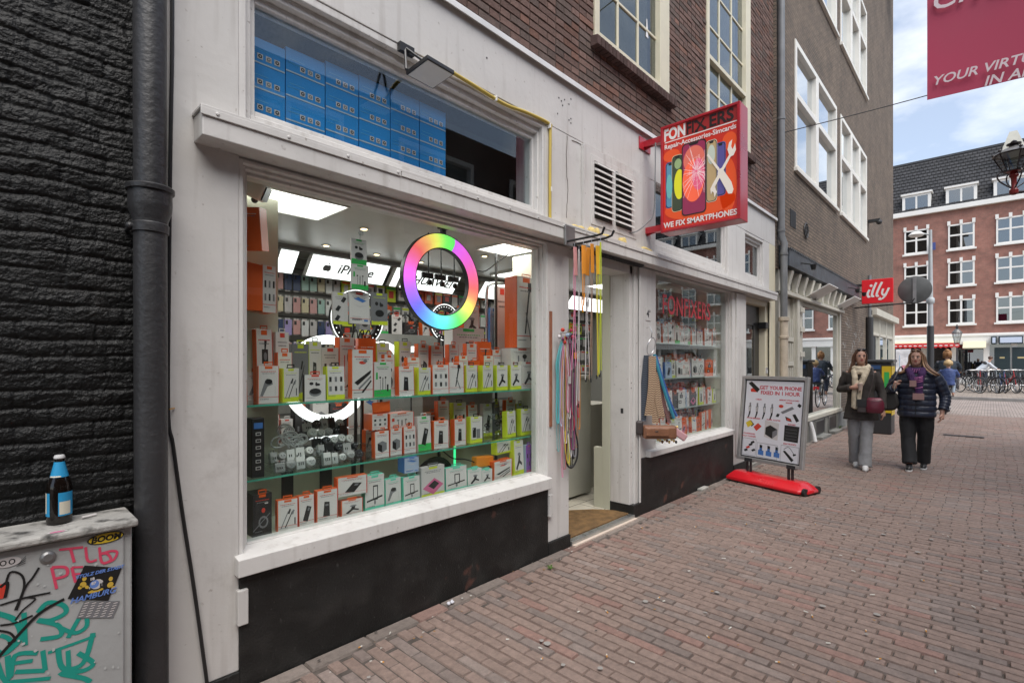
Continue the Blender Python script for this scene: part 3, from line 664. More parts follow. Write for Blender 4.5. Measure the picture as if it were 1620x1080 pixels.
b = MB(); b.box(19.5, 19.9, -.06, -.001, 3.55, 4.0, gp); b.build('meter_box', nb, bev=.006)
# span wire
b = MB(); pts = [Vector((9.0, -.02, 5.23)).lerp(Vector((9.9, -5.6, 5.75)), k / 20) + Vector((0, 0, -.12 * math.sin(math.pi * k / 20))) for k in range(21)]
b.tube(pts, .007, darkmetal, 6); b.build('span_wire', label='thin wire spanning the street from the grey drainpipe', cat='wire')
# ================================================================== FAR HOUSE ACROSS THE SQUARE (plane X = 45)
fh = thing('corner_house', 'long red brick house with white cross windows and dark tiled roof across the square', 'building', (45, -4, 0))
fb = brickmat('red_brick', (1, 2), (.36, .165, .13), (.30, .15, .12), (.28, .21, .18), .21, .0625, .006, .6)
w = MB(); YS0, YS1 = 7.0, -24
cols = [1.245 - 2.34 * k for k in range(-2, 11)]
rows = [(9.07, 10.72), (6.63, 8.22), (4.06, 5.70)]
w.box(45, 45.4, YS1, YS0, 3.4, 11.70, fb); w.box(45.4, 52, YS0 - .3, YS0, 0, 11.7, fb); w.box(45.4, 52, YS1, YS1 + .3, 0, 11.7, fb)
w.build('brick_wall', fh)
wh = mat('far_white', (.80, .78, .74), .5, .04, 1)
w = MB(); w.box(44.75, 45.4, YS1, YS0, 11.70, 12.02, wh); w.build('cornice', fh, bev=.02)
tile = brickmat('roof_tile', (1, 2), (.050, .052, .058), (.036, .038, .043), (.012, .012, .014), .24, .27, .03, 1.0)
w = MB(); w.add([(44.9, YS0, 12.03), (44.9, YS1, 12.03), (48, YS1, 16.3), (48, YS0, 16.3), (51.5, YS0, 12.03), (51.5, YS1, 12.03)], [(0, 1, 2, 3), (3, 2, 5, 4), (0, 3, 4), (1, 5, 2)], tile)
tile2 = mat('tile_dark', (.045, .047, .052), .6, .3, 6)
for r_ in range(15):   # courses of tiles as real steps
    a = r_ / 15; x = 44.9 + 3.1 * a; z = 12.03 + 4.27 * a
    w.prism([(x - .06, YS1, z + .02), (x + .17, YS1, z + .28), (x + .19, YS1, z + .26), (x + .0, YS1, z)], (0, YS0 - YS1, 0), tile)
w.box(47.9, 48.1, YS1, YS0, 16.28, 16.42, tile2); w.build('roof', fh)
pane_far = glassmat('far_pane', (.28, .31, .34), .22, 1.2)
for (z0, z1) in rows:
    for yc in cols:
        o = MB(); a, c = yc - .66, yc + .66; X = 44.93
        o.box(X, 45.02, a, a + .09, z0, z1, wh); o.box(X, 45.02, c - .09, c, z0, z1, wh); o.box(X, 45.02, a + .09, c - .09, z0, z0 + .09, wh); o.box(X, 45.02, a + .09, c - .09, z1 - .09, z1, wh)
        zc = z0 + (z1 - z0) * .56; o.box(X - .01, 45.02, a + .09, c - .09, zc - .05, zc + .05, wh); o.box(X - .012, 45.018, yc - .05, yc + .05, z0 + .09, z1 - .09, wh)
        for q in (a - .04, yc - .08, c - .12): o.box(44.88, X - .011, q, q + .16, z1 - .04, z1 + .25, wh)
        w_ = o.build('window', fh); s = MB(); s.box(44.86, 45, a - .1, c + .1, z0 - .12, z0 - .003, wh); s.build('sill', w_)
        p = MB(); p.box(44.985, 44.99, a + .08, c - .08, z0 + .08, z1 - .08, pane_far); p.build('pane', w_)
        p = MB(); p.box(44.992, 44.998, a + .02, c - .02, z0 + .02, z1 - .02, random.Random(int(yc * 10 + z0)).choice((room_dark, curt, room_dark))); p.build('curtain_room_back', w_)  # often no curtain but a dark sheet whose colour stands for the unlit room
for yc in cols[1:]:
    o = MB(); a, c = yc - .78, yc + .78; X = 44.98
    o.box(X, 46.3, a, a + .16, 12.05, 13.2, wh); o.box(X, 46.3, c - .16, c, 12.05, 13.2, wh); o.box(X - .1, 46.4, a - .08, c + .08, 13.2, 13.32, wh); o.box(X, X + .06, a + .16, c - .16, 12.05, 12.2, wh); o.box(X, X + .06, a + .16, c - .16, 13.05, 13.2, wh); o.box(X - .01, X + .06, yc - .05, yc + .05, 12.2, 13.05, wh)
    w_ = o.build('dormer', fh); p = MB(); p.box(X + .03, X + .04, a + .16, c - .16, 12.2, 13.05, pane_far); p.box(X + .06, X + .08, a + .16, c - .16, 12.06, 13.19, curt); p.build('pane', w_)
yg, zg = PX(1603, 232, 46.5)
g = MB(); g.prism([(46.3, yg - .55, 15.0), (46.3, yg + .55, 15.0), (46.3, yg + .5, zg), (46.3, yg + .18, zg + .95), (46.3, yg - .18, zg + .95), (46.3, yg - .5, zg)], (.5, 0, 0), mat('gable_stone', (.62, .60, .52), .7, .1, 2)); g.build('gable_top', fh)
pl = MB(); pl.box(44.7, 44.8, .2, .55, 9.15, 9.65, mat('estate_blue', (.06, .08, .25), .4)); pl.build('window_poster', fh)
# ground floor
w = MB(); w.box(44.85, 45.4, YS1, YS0, 2.72, 3.4, wh); w.box(44.8, 45.4, YS1, YS0, 3.22, 3.32, wh); w.build('shop_fascia', fh)
dkg = mat('shop_green_black', (.02, .035, .04), .3); warm = mat('shop_interior', (.22, .16, .11), .7, .4, 1.5)
w = MB(); rg = random.Random(4); y = YS0
while y > YS1:
    w.box(44.95, 45.4, y - .28, y, .1, 2.719, wh); wd = rg.choice((1.0, 1.3, 1.6)); w.box(45.0, 45.1, y - .28 - wd, y - .281, .1, .55, wh)
    y -= .28 + wd
w.build('shopfront', fh)
w = MB(); w.box(45.15, 45.2, YS1, YS0, .11, 2.7, pane_far); w.build('shop_pane', fh)
w = MB(); w.box(45.3, 45.35, YS1, YS0, .11, 2.7, warm); w.build('shop_room', fh)
# awning with red scalloped valance
aw = MB(); y0, z0 = PX(1413, 545, 43.6); y1, _ = PX(1518, 545, 43.6)
awr = mat('awning_red', (.60, .03, .03), .7); awc = mat('awning_cream', (.62, .58, .42), .8)
aw.prism([(44.9, y1, 2.95), (43.6, y1, 2.78), (43.6, y1, 2.74), (44.9, y1, 2.9)], (0, y0 - y1 + 2.5, 0), awc)
k = 0; y = y1
while y < y0 + 2.4:
    aw.prism([(43.58, y, 2.78), (43.58, y + .26, 2.78), (43.58, y + .26, 2.52), (43.58, y + .13, 2.44), (43.58, y, 2.52)], (.01, 0, 0), awr if True else wh)
    aw.box(43.565, 43.579, y + .05, y + .20, 2.58, 2.64, wh); y += .265
aw.build('awning', fh)
y2, _ = PX(1560, 550, 43.4); aw = MB(); aw.prism([(44.9, y2, 2.9), (43.4, y2, 2.45), (43.4, y2, 2.38), (44.9, y2, 2.8)], (0, y1 - y2 - .15, 0), awc); aw.build('awning', fh)
sg = MB(); ya, _ = PX(1568, 540, 44.6); yb, _ = PX(1577, 540, 44.6); yc_, _ = PX(1580, 540, 44.6); yd, _ = PX(1619, 540, 44.6)
lb = mat('pale_blue_sign', (.55, .62, .75), .5)
for (a, c) in ((yb, ya), (yd, yc_)): sg.box(44.6, 44.84, a, c, 2.68, 3.15, dkg); sg.box(44.59, 44.6, a + .06, c - .06, 2.74, 3.09, lb)
sg.build('shop_sign', fh)
for (a, c) in ((1573, 1598), (1601, 1632)):
    ya, _ = PX(a, 570, 44.9); yb, _ = PX(c, 570, 44.9); d = MB(); d.box(44.88, 44.92, yb, ya, .11, 2.45, dkg); d.box(44.87, 44.88, yb + .25, ya - .25, 1.75, 1.85, mat('gold_letters', (.5, .4, .2), .5)); d.build('shop_door', fh)
pc_ = MB(); ya, _ = PX(1417, 570, 43.5); yb, _ = PX(1441, 570, 43.5); pc_.box(43.5, 43.6, yb, ya, .12, 2.4, mat('poster_pale', (.62, .60, .60), .6, .3, 3)); pc_.box(43.49, 43.5, yb + .1, yb + .5, .5, 1.3, mat('poster_pink', (.6, .25, .3), .6)); pc_.box(43.49, 43.5, yb + .6, ya - .2, 1.0, 2.0, mat('poster_blue', (.2, .35, .5), .6)); pc_.build('poster_panel', fh)

# tall lamp post
def at(px, z): dx, dy = ray(px); return dx * z, -DIST + dy * z
lx, ly = at(1472, 19.5)
lp = thing('street_lamp', 'tall grey lamp post with a black lower section and one flat pale lamp head', 'lamp post', (lx, ly, 0))
lg = mat('lamp_post_grey', (.38, .40, .41), .5, .1, 4)
b = MB(); b.tube([(lx, ly, 2.9), (lx, ly, 4.4), (lx, ly, 6.6)], [.085, .075, .05], lg, 14); b.lathe([(.09, 3.75), (.13, 3.8), (.13, 3.95), (.09, 4.0)], (lx, ly, 0), lg, 14); b.build('pole', lp, smooth=True)
b = MB(); b.cyl((lx, ly, 0), (lx, ly, 2.9), .11, darkmetal, 16); b.build('base', lp, smooth=True)
b = MB(); b.tube([(lx, ly, 6.4), (lx - .1, ly + .25, 6.5), (lx - .12, ly + .5, 6.5)], .03, lg, 8); b.build('arm', lp)
b = MB(); b.lathe([(.03, .14), (.14, .12), (.24, .03), (.26, 0), (.2, -.05), (.05, -.07)], (lx - .12, ly + .42, 6.45), cleanwhite, 20); b.build('lamp_head', lp, smooth=True)
# slender lantern far away
def lantern(name, label, x, y, zb, zt, s, pole=True, arms=False):
    o = thing(name, label, 'lantern', (x, y, 0 if pole else zb))
    iron = mat('lantern_iron', (.035, .03, .032), .4, .2, 10); gl = glassmat('lantern_glass', (.75, .78, .8), .12, 1.0) if 'lantern_glass' not in MATS else MATS['lantern_glass']
    if pole: b = MB(); b.tube([(x, y, 0), (x, y, .9), (x, y, .95), (x, y, zb - .25 * s)], [.09, .08, .045, .035], iron, 12); b.build('pole', o, smooth=True)
    h = zt - zb
    n = 6; f = MB(); g_ = MB()
    for k in range(n):
        a = 2 * math.pi * k / n + .3; a2 = 2 * math.pi * (k + 1) / n + .3
        p0 = (x + .13 * s * math.cos(a), y + .13 * s * math.sin(a), zb); p1 = (x + .27 * s * math.cos(a), y + .27 * s * math.sin(a), zb + h * .55)
        q0 = (x + .13 * s * math.cos(a2), y + .13 * s * math.sin(a2), zb); q1 = (x + .27 * s * math.cos(a2), y + .27 * s * math.sin(a2), zb + h * .55)
        f.tube([p0, p1], .010 * s, iron, 6); f.tube([p0, q0], .011 * s, iron, 6); f.tube([p1, q1], .016 * s, iron, 6); g_.add([p0, q0, q1, p1], [(0, 1, 2, 3)], gl)
        f.ball((p1[0], p1[1], p1[2] + .05 * s), .026 * s, iron, 8, 6)
    f.build('frame', o); g_.build('glass', o)
    f = MB(); cap = mat('lantern_cap', (.16, .155, .15), .4, .15, 8, metal=.3)
    f.lathe([(.285 * s, h * .55), (.24 * s, h * .62), (.13 * s, h * .74), (.085 * s, h * .76)], (x, y, zb), cap, 24); f.build('cap', o, smooth=True)
    f = MB(); f.lathe([(.07 * s, h * .75), (.06 * s, h * .84), (.10 * s, h * .86), (.10 * s, h * .89), (.03 * s, h * .91), (.045 * s, h * .95), (.015 * s, h)], (x, y, zb), iron, 18); f.build('finial', o, smooth=True)
    if arms:
        f = MB(); f.lathe([(.03 * s, -.42 * s), (.06 * s, -.40 * s), (.065 * s, -.34 * s), (.035 * s, -.30 * s), (.04 * s, -.12 * s), (.07 * s, -.08 * s), (.05 * s, -.02 * s), (.13 * s, 0)], (x, y, zb), mat('lantern_red', (.20, .02, .02), .4), 16)
        for k in range(4):
            a = k * math.pi / 2 + .4; ca, sa = math.cos(a), math.sin(a)
            pts = curve_pts([(x + ca * .03, y + sa * .03, zb - .30 * s), (x + ca * .20 * s, y + sa * .20 * s, zb - .16 * s), (x + ca * .23 * s, y + sa * .23 * s, zb - .04 * s), (x + ca * .12 * s, y + sa * .12 * s, zb + .02 * s)], 5)
            f.tube(pts, .012 * s, iron, 6)
        f.tube([(x, y, zb - .3), (x + .5, y - .5, zb - .25), (x + 2.3, y - 2.9, zb + .2)], .022, iron, 8)
        f.build('bracket', o, smooth=True)
    return o
x, y = at(1514, 26); lantern('street_lantern', 'small old fashioned lantern on a thin post in front of the far shops', x, y, 2.45, 3.45, .75)
x, y = at(1604, 7.2); lantern('street_lantern', 'large glass lantern on a dark red bracket at the upper edge of the street', x, y, 4.22, 4.66, .80, pole=False, arms=True)
# round sign seen from behind
x, y = at(1447, 12.0); zc = EYE + (HY - 458.5) / FPX * 12
o = thing('round_sign', 'round grey traffic sign seen from behind on a thin arm', 'sign', (x, y, zc))
sgb = mat('sign_back', (.10, .105, .105), .5, .15, 6)
b = MB(); b.lathe([(.01, -.008), (.315, -.006), (.325, 0), (.325, .008), (.01, .01)], (x, y, zc), sgb, 36, axis='x'); b.box(x - .03, x - .009, y - .035, y + .035, zc - .3, zc + .3, metalgrey); b.build('disc', o, smooth=True)
b = MB(); b.tube([(x - .02, y, zc - .20), (x - .02, y + .05, zc - .30), (x + .05, y + 1.30, zc - .34)], .018, darkmetal, 8); b.build('arm', o)

# ---------------------------------------------------------------- bicycles
def bike(label, loc, rz, col, group='bicycles parked on the square'):
    fr = mat('bike_' + '%02d%02d%02d' % tuple(int(c * 99) for c in col), col, .35)
    o = thing('bicycle', label, 'bicycle', loc, rz, group)
    rub = mat('tyre_rubber', (.015, .015, .015), .8); chrome = mat('bike_chrome', (.5, .5, .5), .3, metal=1)
    for xw in (-.54, .54):
        b = MB(); b.tube([(xw + .335 * math.cos(a), 0, .35 + .335 * math.sin(a)) for a in [k * math.pi / 14 for k in range(28)]], .019, rub, 6, closed=True); wl = b.build('wheel', o, local=True, smooth=True)
        b = MB(); b.tube([(xw + .312 * math.cos(a), 0, .35 + .312 * math.sin(a)) for a in [k * math.pi / 14 for k in range(28)]], .009, chrome, 5, closed=True)
        for k in range(12): a = k * math.pi / 6; b.cyl((xw, 0, .35), (xw + .31 * math.cos(a), 0, .35 + .31 * math.sin(a)), .0022, chrome, 3)
        b.cyl((xw, -.05, .35), (xw, .05, .35), .02, chrome, 8); b.build('rim', wl, local=True)
        b = MB(); b.tube([(xw + .365 * math.cos(a), 0, .35 + .365 * math.sin(a)) for a in [R(20 + k * 16) for k in range(9)]], .022, black, 6); b.build('mudguard', o, local=True)
    b = MB()
    for p, q, r_ in (((.54, 0, .35), (.38, 0, .92), .014), ((.40, 0, .84), (-.05, 0, .32), .018), ((.41, 0, .70), (-.10, 0, .60), .015), ((-.05, 0, .32), (-.20, 0, .88), .015), ((-.05, .03, .32), (-.54, .04, .35), .010), ((-.15, .03, .70), (-.54, .04, .35), .010), ((.38, 0, .92), (.36, 0, 1.02), .013)): b.cyl(p, q, r_, fr, 8)
    b.build('frame', o, local=True, smooth=True)
    b = MB(); b.tube(curve_pts([(.14, .28, 1.0), (.26, .27, 1.04), (.36, .1, 1.04), (.36, -.1, 1.04), (.26, -.27, 1.04), (.14, -.28, 1.0)], 4), .012, chrome, 6); b.build('handlebar', o, local=True)
    b = MB(); b.ball((-.25, 0, .94), (.13, .09, .035), black, 10, 6); b.cyl((-.2, 0, .86), (-.21, 0, .93), .012, chrome, 6); b.build('saddle', o, local=True)
    b = MB(); b.box(-.75, -.35, -.07, .07, .74, .755, black); b.cyl((-.72, .06, .75), (-.56, .06, .36), .006, black, 5); b.cyl((-.72, -.06, .75), (-.56, -.06, .36), .006, black, 5); b.build('carrier', o, local=True)
    b = MB(); b.cyl((-.05, -.06, .32), (-.05, .06, .32), .05, chrome, 12); b.box(-.06, -.04, .06, .075, .14, .32, chrome); b.box(-.09, -.01, .06, .15, .13, .15, black); b.box(-.09, -.01, -.15, -.06, .49, .51, black); b.build('pedals', o, local=True)
    return o
BK = [(1534, 'a black city bicycle nearest the end of the parked row, with red rear light', (.02, .02, .02)), (1548, '', (.35, .03, .03)), (1560, '', (.03, .03, .035)), (1572, '', (.25, .26, .27)), (1584, '', (.04, .08, .2)), (1594, '', (.4, .02, .02)), (1606, '', (.02, .02, .02)), (1617, '', (.3, .32, .33)), (1630, '', (.02, .05, .04)), (1541, '', (.3, .3, .3)), (1566, '', (.02, .02, .02)), (1600, '', (.05, .05, .05))]
names = ['black', 'dark red', 'black', 'grey', 'blue', 'bright red', 'black', 'silver', 'dark green', 'pale grey', 'black', 'charcoal']
posn = ['first bicycle from the left in the front row across the square', 'second from the left in the front row across the square', 'third from the left in the front row across the square', 'fourth from the left in the front row across the square', 'fifth from the left in the front row across the square', 'sixth from the left in the front row across the square', 'seventh from the left in the front row across the square', 'eighth in the front row across the square, at the frame edge', 'last of the front row across the square', 'left one of the three behind the front row', 'middle one of the three behind the front row', 'right one of the three behind the front row']
for i, (px, _, c) in enumerate(BK):
    z_ = 23.2 if i < 9 else 24.6
    x, y = at(px, z_); rb = random.Random(i)
    bike('%s bicycle, %s' % (names[i], posn[i]), (x, y, .11), R(205 + rb.uniform(-22, 22)), c)

# opposite side of the street (seen in reflections)
ob = thing('opposite_house', 'brick house across the street mirrored in the shop windows', 'building', (4, -7, 0))
w = MB(); hol = []
for k in range(6):
    for (z0, z1) in ((.6, 2.7), (4.0, 6.0)): hol.append((-7 + k * 3.2, -5 + k * 3.2, z0, z1))
wall_with(w, -9, 13, -.01, 6.6, -6.2, -5.9, hol, brickmat('opposite_brick', (0, 2), (.16, .07, .055), (.13, .06, .05), (.1, .09, .08)))
w.build('brick_wall', ob)
for (a, c, z0, z1) in hol:
    b = MB(); b.box(a, a + .1, -6.1, -5.86, z0, z1, cleanwhite); b.box(c - .1, c, -6.1, -5.86, z0, z1, cleanwhite); b.box(a + .1, c - .1, -6.1, -5.86, z0, z0 + .1, cleanwhite); b.box(a + .1, c - .1, -6.1, -5.86, z1 - .1, z1, cleanwhite); b.box((a + c) / 2 - .04, (a + c) / 2 + .04, -6.09, -5.88, z0 + .1, z1 - .1, cleanwhite)
    w_ = b.build('window', ob); b = MB(); b.box(a + .1, c - .1, -6.02, -6.0, z0 + .1, z1 - .1, pane_far); b.build('pane', w_); b = MB(); b.box(a, c, -6.3, -6.21, z0, z1, curt); b.build('curtain_room_back', w_)
# ================================================================== SHOP INTERIOR
wallw = mat('interior_white', (.40, .40, .37), .6, .04, 3)
ceilm = mat('interior_ceiling', (.52, .525, .50), .35, .15, 2.5)
tilef = brickmat('floor_tiles', (0, 1), (.55, .53, .45), (.50, .48, .41), (.15, .14, .12), .3, .3, .006, .2)
b = MB(); b.box(.60, 8.6, .30, 3.0, .0, .03, tilef); b.box(3.335, 4.40, .03, .2999, .0, .03, tilef); b.build('shop_floor', shop)
b = MB(); b.box(.60, 8.7, .301, 2.6, 2.50, 2.55, ceilm); b.box(.84, 3.04, .17, .30, 2.45, 2.50, ceilm); b.box(.60, 8.7, 1.80, 1.86, 2.46, 2.499, mat('soffit_grey', (.14, .14, .135), .6)); b.build('shop_ceiling', shop)
slat = mat('slatwall', (.27, .27, .25), .5, .05, 3)
b = MB(); b.box(.60, 8.7, 2.32, 2.36, .03, 2.5, slat)
for k in range(20): b.box(.60, 8.7, 2.312, 2.319, .20 + k * .115, .215 + k * .115, mat('slat_groove', (.12, .12, .115), .6))
b.build('slat_wall', shop)
b = MB(); b.box(6.98, 7.05, .26, 2.3, .03, 2.5, wallw); b.box(.58, .60, .26, 2.4, .03, 2.5, wallw); b.build('side_wall', shop)
b = MB(); b.box(3.295, 3.33, .16, .60, .03, 2.44, creamin); b.box(.60, .86, .14, .60, .03, 2.44, creamin); xr, _ = PY(440, 573, .5); b.box(.861, xr, .50, .56, .6, 2.44, creamin)
b.build('display_return', shop)
b = MB(); b.box(.87, 3.29, .15, .62, .54, .615, creamin); b.box(.87, 3.29, .60, .62, .616, .95, creamin)
for (a, c) in ((1.26, 1.33), (1.50, 1.58), (1.72, 1.75)): b.box(a, c, .592, .599, .616, .95, darkmetal)
b.build('display_floor', shop)
# second display
b = MB(); b.box(4.80, 6.96, .13, .60, .54, .62, creamin); b.box(4.80, 4.84, .13, .6, .621, 2.44, creamin); b.box(6.93, 6.97, .13, .6, .621, 2.44, creamin); b.box(4.841, 6.929, .58, .6, .621, 2.44, mat('display_back_grey', (.16, .155, .14), .6, .1, 4)); b.build('display_floor', shop)
# return beside the door, reveal
b = MB(); b.box(4.335, 4.40, .251, .34, .03, 2.44, creamin); b.box(4.335, 4.399, .341, .44, .03, .64, creamin); b.build('door_reveal', shop, bev=.003)
# counter seen through the doorway
ct = thing('counter', 'tall pale counter cabinet seen through the open doorway', 'counter', (4.4, .8, .03))
b = MB(); b.box(4.02, 4.72, .74, 1.3, .06, 1.33, mat('counter_grey', (.42, .42, .36), .6, .06, 3)); b.build('body', ct, bev=.004); b = MB(); b.box(4.06, 4.66, .71, 1.33, 1.331, 1.36, wood); b.build('top', ct, bev=.003)
b = MB(); b.box(4.95, 5.5, .9, 1.4, .03, 1.0, wood); b.build('stool_cabinet', label='low wooden cabinet half hidden behind the tall pale counter', cat='cabinet')
# doormat and threshold
coir = mat('coir', (.20, .115, .045), .95, .35, 14, 1.0, 300)
pts = [(3.36, .035)] + [(4.33, .035)] + [(4.33 - .02 - .93 * (1 - math.cos(a)) * .5 - .0, .06 + .62 * math.sin(a) ** .6) for a in [math.pi * k / 16 for k in range(1, 16)]]
pts = [(3.36, .035), (4.325, .035), (4.31, .20), (4.2, .36), (4.02, .50), (3.8, .58), (3.55, .62), (3.36, .62)]
b = MB(); b.prism([(x, y, .031) for x, y in pts], (0, 0, .014), coir); b.build('doormat', label='brown coir doormat with rounded back edge inside the doorway', cat='doormat')
b = MB(); b.box(3.336, 4.338, -.030, .028, -.01, .036, mat('threshold_steel', (.45, .46, .45), .35, .15, 20, .3, 60, metal=.8)); 
for k in range(22): b.box(3.35 + k * .045, 3.375 + k * .045, -.02, .015, .0361, .039, steel)
b.build('threshold', shop, bev=.002)
b = MB(); b.box(3.336, 4.338, -.062, -.031, -.01, .012, mat('threshold_cream', (.6, .5, .42), .6)); b.build('threshold_strip', shop)

# ceiling lights
LE = mat('light_panel', (1, 1, .98), .5, emit=1.7)
def arealight(x, y, z, sx, sy, w, rot=(0, 0, 0), col=(1, .98, .94)):
    l_ = bpy.data.lights.new('shop_area_light', 'AREA'); l_.shape = 'RECTANGLE'; l_.size = sx; l_.size_y = sy; l_.energy = w; l_.color = col
    o = bpy.data.objects.new('shop_area_light', l_); COL.objects.link(o); o.location = (x, y, z); o.rotation_euler = rot
for i, (x0, x1, y0, y1, e, lab) in enumerate(((.98, 1.62, .46, .88, 9, 'square ceiling light panel above the left end of the display'), (3.0, 3.38, .42, .74, 7, 'small ceiling light panel above the right end of the display'), (4.0, 4.6, 1.05, 1.6, 5, 'ceiling light panel seen through the open doorway'), (2.0, 2.6, 1.0, 1.5, 0, ''), (5.4, 6.0, .8, 1.3, 14, 'ceiling light panel above the lettered second window'))):
    if not lab: continue
    t = thing('ceiling_light', lab, 'ceiling light', ((x0 + x1) / 2, (y0 + y1) / 2, 2.48), 0, 'ceiling light panels')
    b = MB(); b.box(x0, x1, y0, y1, 2.488, 2.492, LE); b.build('diffuser', t)
    b = MB()
    for q in ((x0 - .012, x0 - .0005, y0, y1), (x1 + .0005, x1 + .012, y0, y1), (x0 - .012, x1 + .012, y0 - .012, y0 - .0005), (x0 - .012, x1 + .012, y1 + .0005, y1 + .012)): b.box(*q, 2.482, 2.499, cleanwhite)
    b.build('frame', t)
    arealight((x0 + x1) / 2, (y0 + y1) / 2, 2.475, x1 - x0, y1 - y0, e * .5)
arealight(2.2, 1.2, 2.47, 1.8, .8, 7)  # extra area light under the shop ceiling, with no panel of its own
spotm = mat('spot_warm', (1, .75, .4), .5, emit=5); 
sl_ = ['leftmost at the rear of the ceiling', 'nearest the hanging green card', 'right of the hanging green card at the rear', 'left of the rainbow ring at the rear', 'beside the small ceiling panel']
for i, (x, y) in enumerate(((2.05, 1.62), (1.99, .90), (2.54, 1.62), (3.04, 1.62), (3.28, .95))):
    b = MB(); b.lathe([(.016, -.001), (.030, -.003), (.036, -.006), (.042, 0)], (x, y, 2.499), steel, 16); b.lathe([(.002, -.004), (.024, -.0045)], (x, y, 2.498), spotm, 14)
    b.build('downlight', label='small warm downlight, ' + sl_[i], cat='downlight', group='warm downlights')
# illuminated brand signs leaning over the rear wall
SB = mat('lightbox', (1, 1, 1), .5, emit=1.15); grt = mat('sign_letter_grey', (.12, .12, .12), .5)
def lbox(pxa, pxb, word, lab, apple=False):
    xa, _ = PY(pxa, 430, 1.95); xb, _ = PY(pxb, 430, 1.95)
    t = thing('light_box', lab, 'illuminated sign', ((xa + xb) / 2, 1.95, 2.3), 0, 'illuminated signs over the rear wall')
    b = MB(); b.prism([(xa, 1.83, 2.455), (xa, 1.98, 2.285), (xa, 2.05, 2.30), (xa, 1.90, 2.468)], (xb - xa, 0, 0), cleanwhite); b.build('box', t)
    b = MB(); n = Vector((0, -.75, -.66)).normalized() * .002; b.add([tuple(Vector(p) + n) for p in ((xa, 1.98, 2.285), (xb, 1.98, 2.285), (xb, 1.83, 2.455), (xa, 1.83, 2.455))], [(0, 1, 2, 3)], SB); b.build('lit_face', t)
    if word:
        U = Vector((1, 0, 0)); V = Vector((0, -.15, .17)).normalized(); N = U.cross(V)
        M_ = Matrix.Translation((((xa + xb) / 2 + (.02 if not apple else .06)), 1.905 - .005, 2.37 - .004)) @ Matrix(((U.x, V.x, N.x), (U.y, V.y, N.y), (U.z, V.z, N.z))).to_4x4()
        text('letters', word, .135, M_, grt, t, off=.003, shear=.15)
        if apple:
            c = Vector((xa + .17 * (xb - xa) + .03, 1.90, 2.366)) + N * .001; q = MB()
            for (cu, cv, ru, rv) in ((-.014, -.004, .026, .034), (.014, -.004, .026, .034)): q.poly([tuple(c + U * u + V * v + N * .001) for u, v in ell(cu, cv, ru, rv, 16)], grt)
            q.poly([tuple(c + U * u + V * v + N * .0018) for u, v in ell(.046, .004, .014, .016, 12)], SB)
            q.poly([tuple(c + U * u + V * v + N * .001) for u, v in ell(.006, .045, .006, .014, 10, -.6)], grt); q.build('fruit_logo', t)
lbox(436, 464, '', 'illuminated blank sign at the left end above the phone cases')
lbox(486, 607, 'iPhone', 'illuminated sign with fruit logo and iPhone lettering', True)
lbox(618, 628, '', 'narrow illuminated sign between the iPhone and HUAWEI signs')
lbox(634, 718, 'HUAWEI', 'illuminated sign lettered HUAWEI behind the rainbow ring light')
lbox(757, 838, '', 'illuminated blank sign behind the right end of the display')
lbox(895, 960, '', 'illuminated sign over the rear wall behind the doorway')

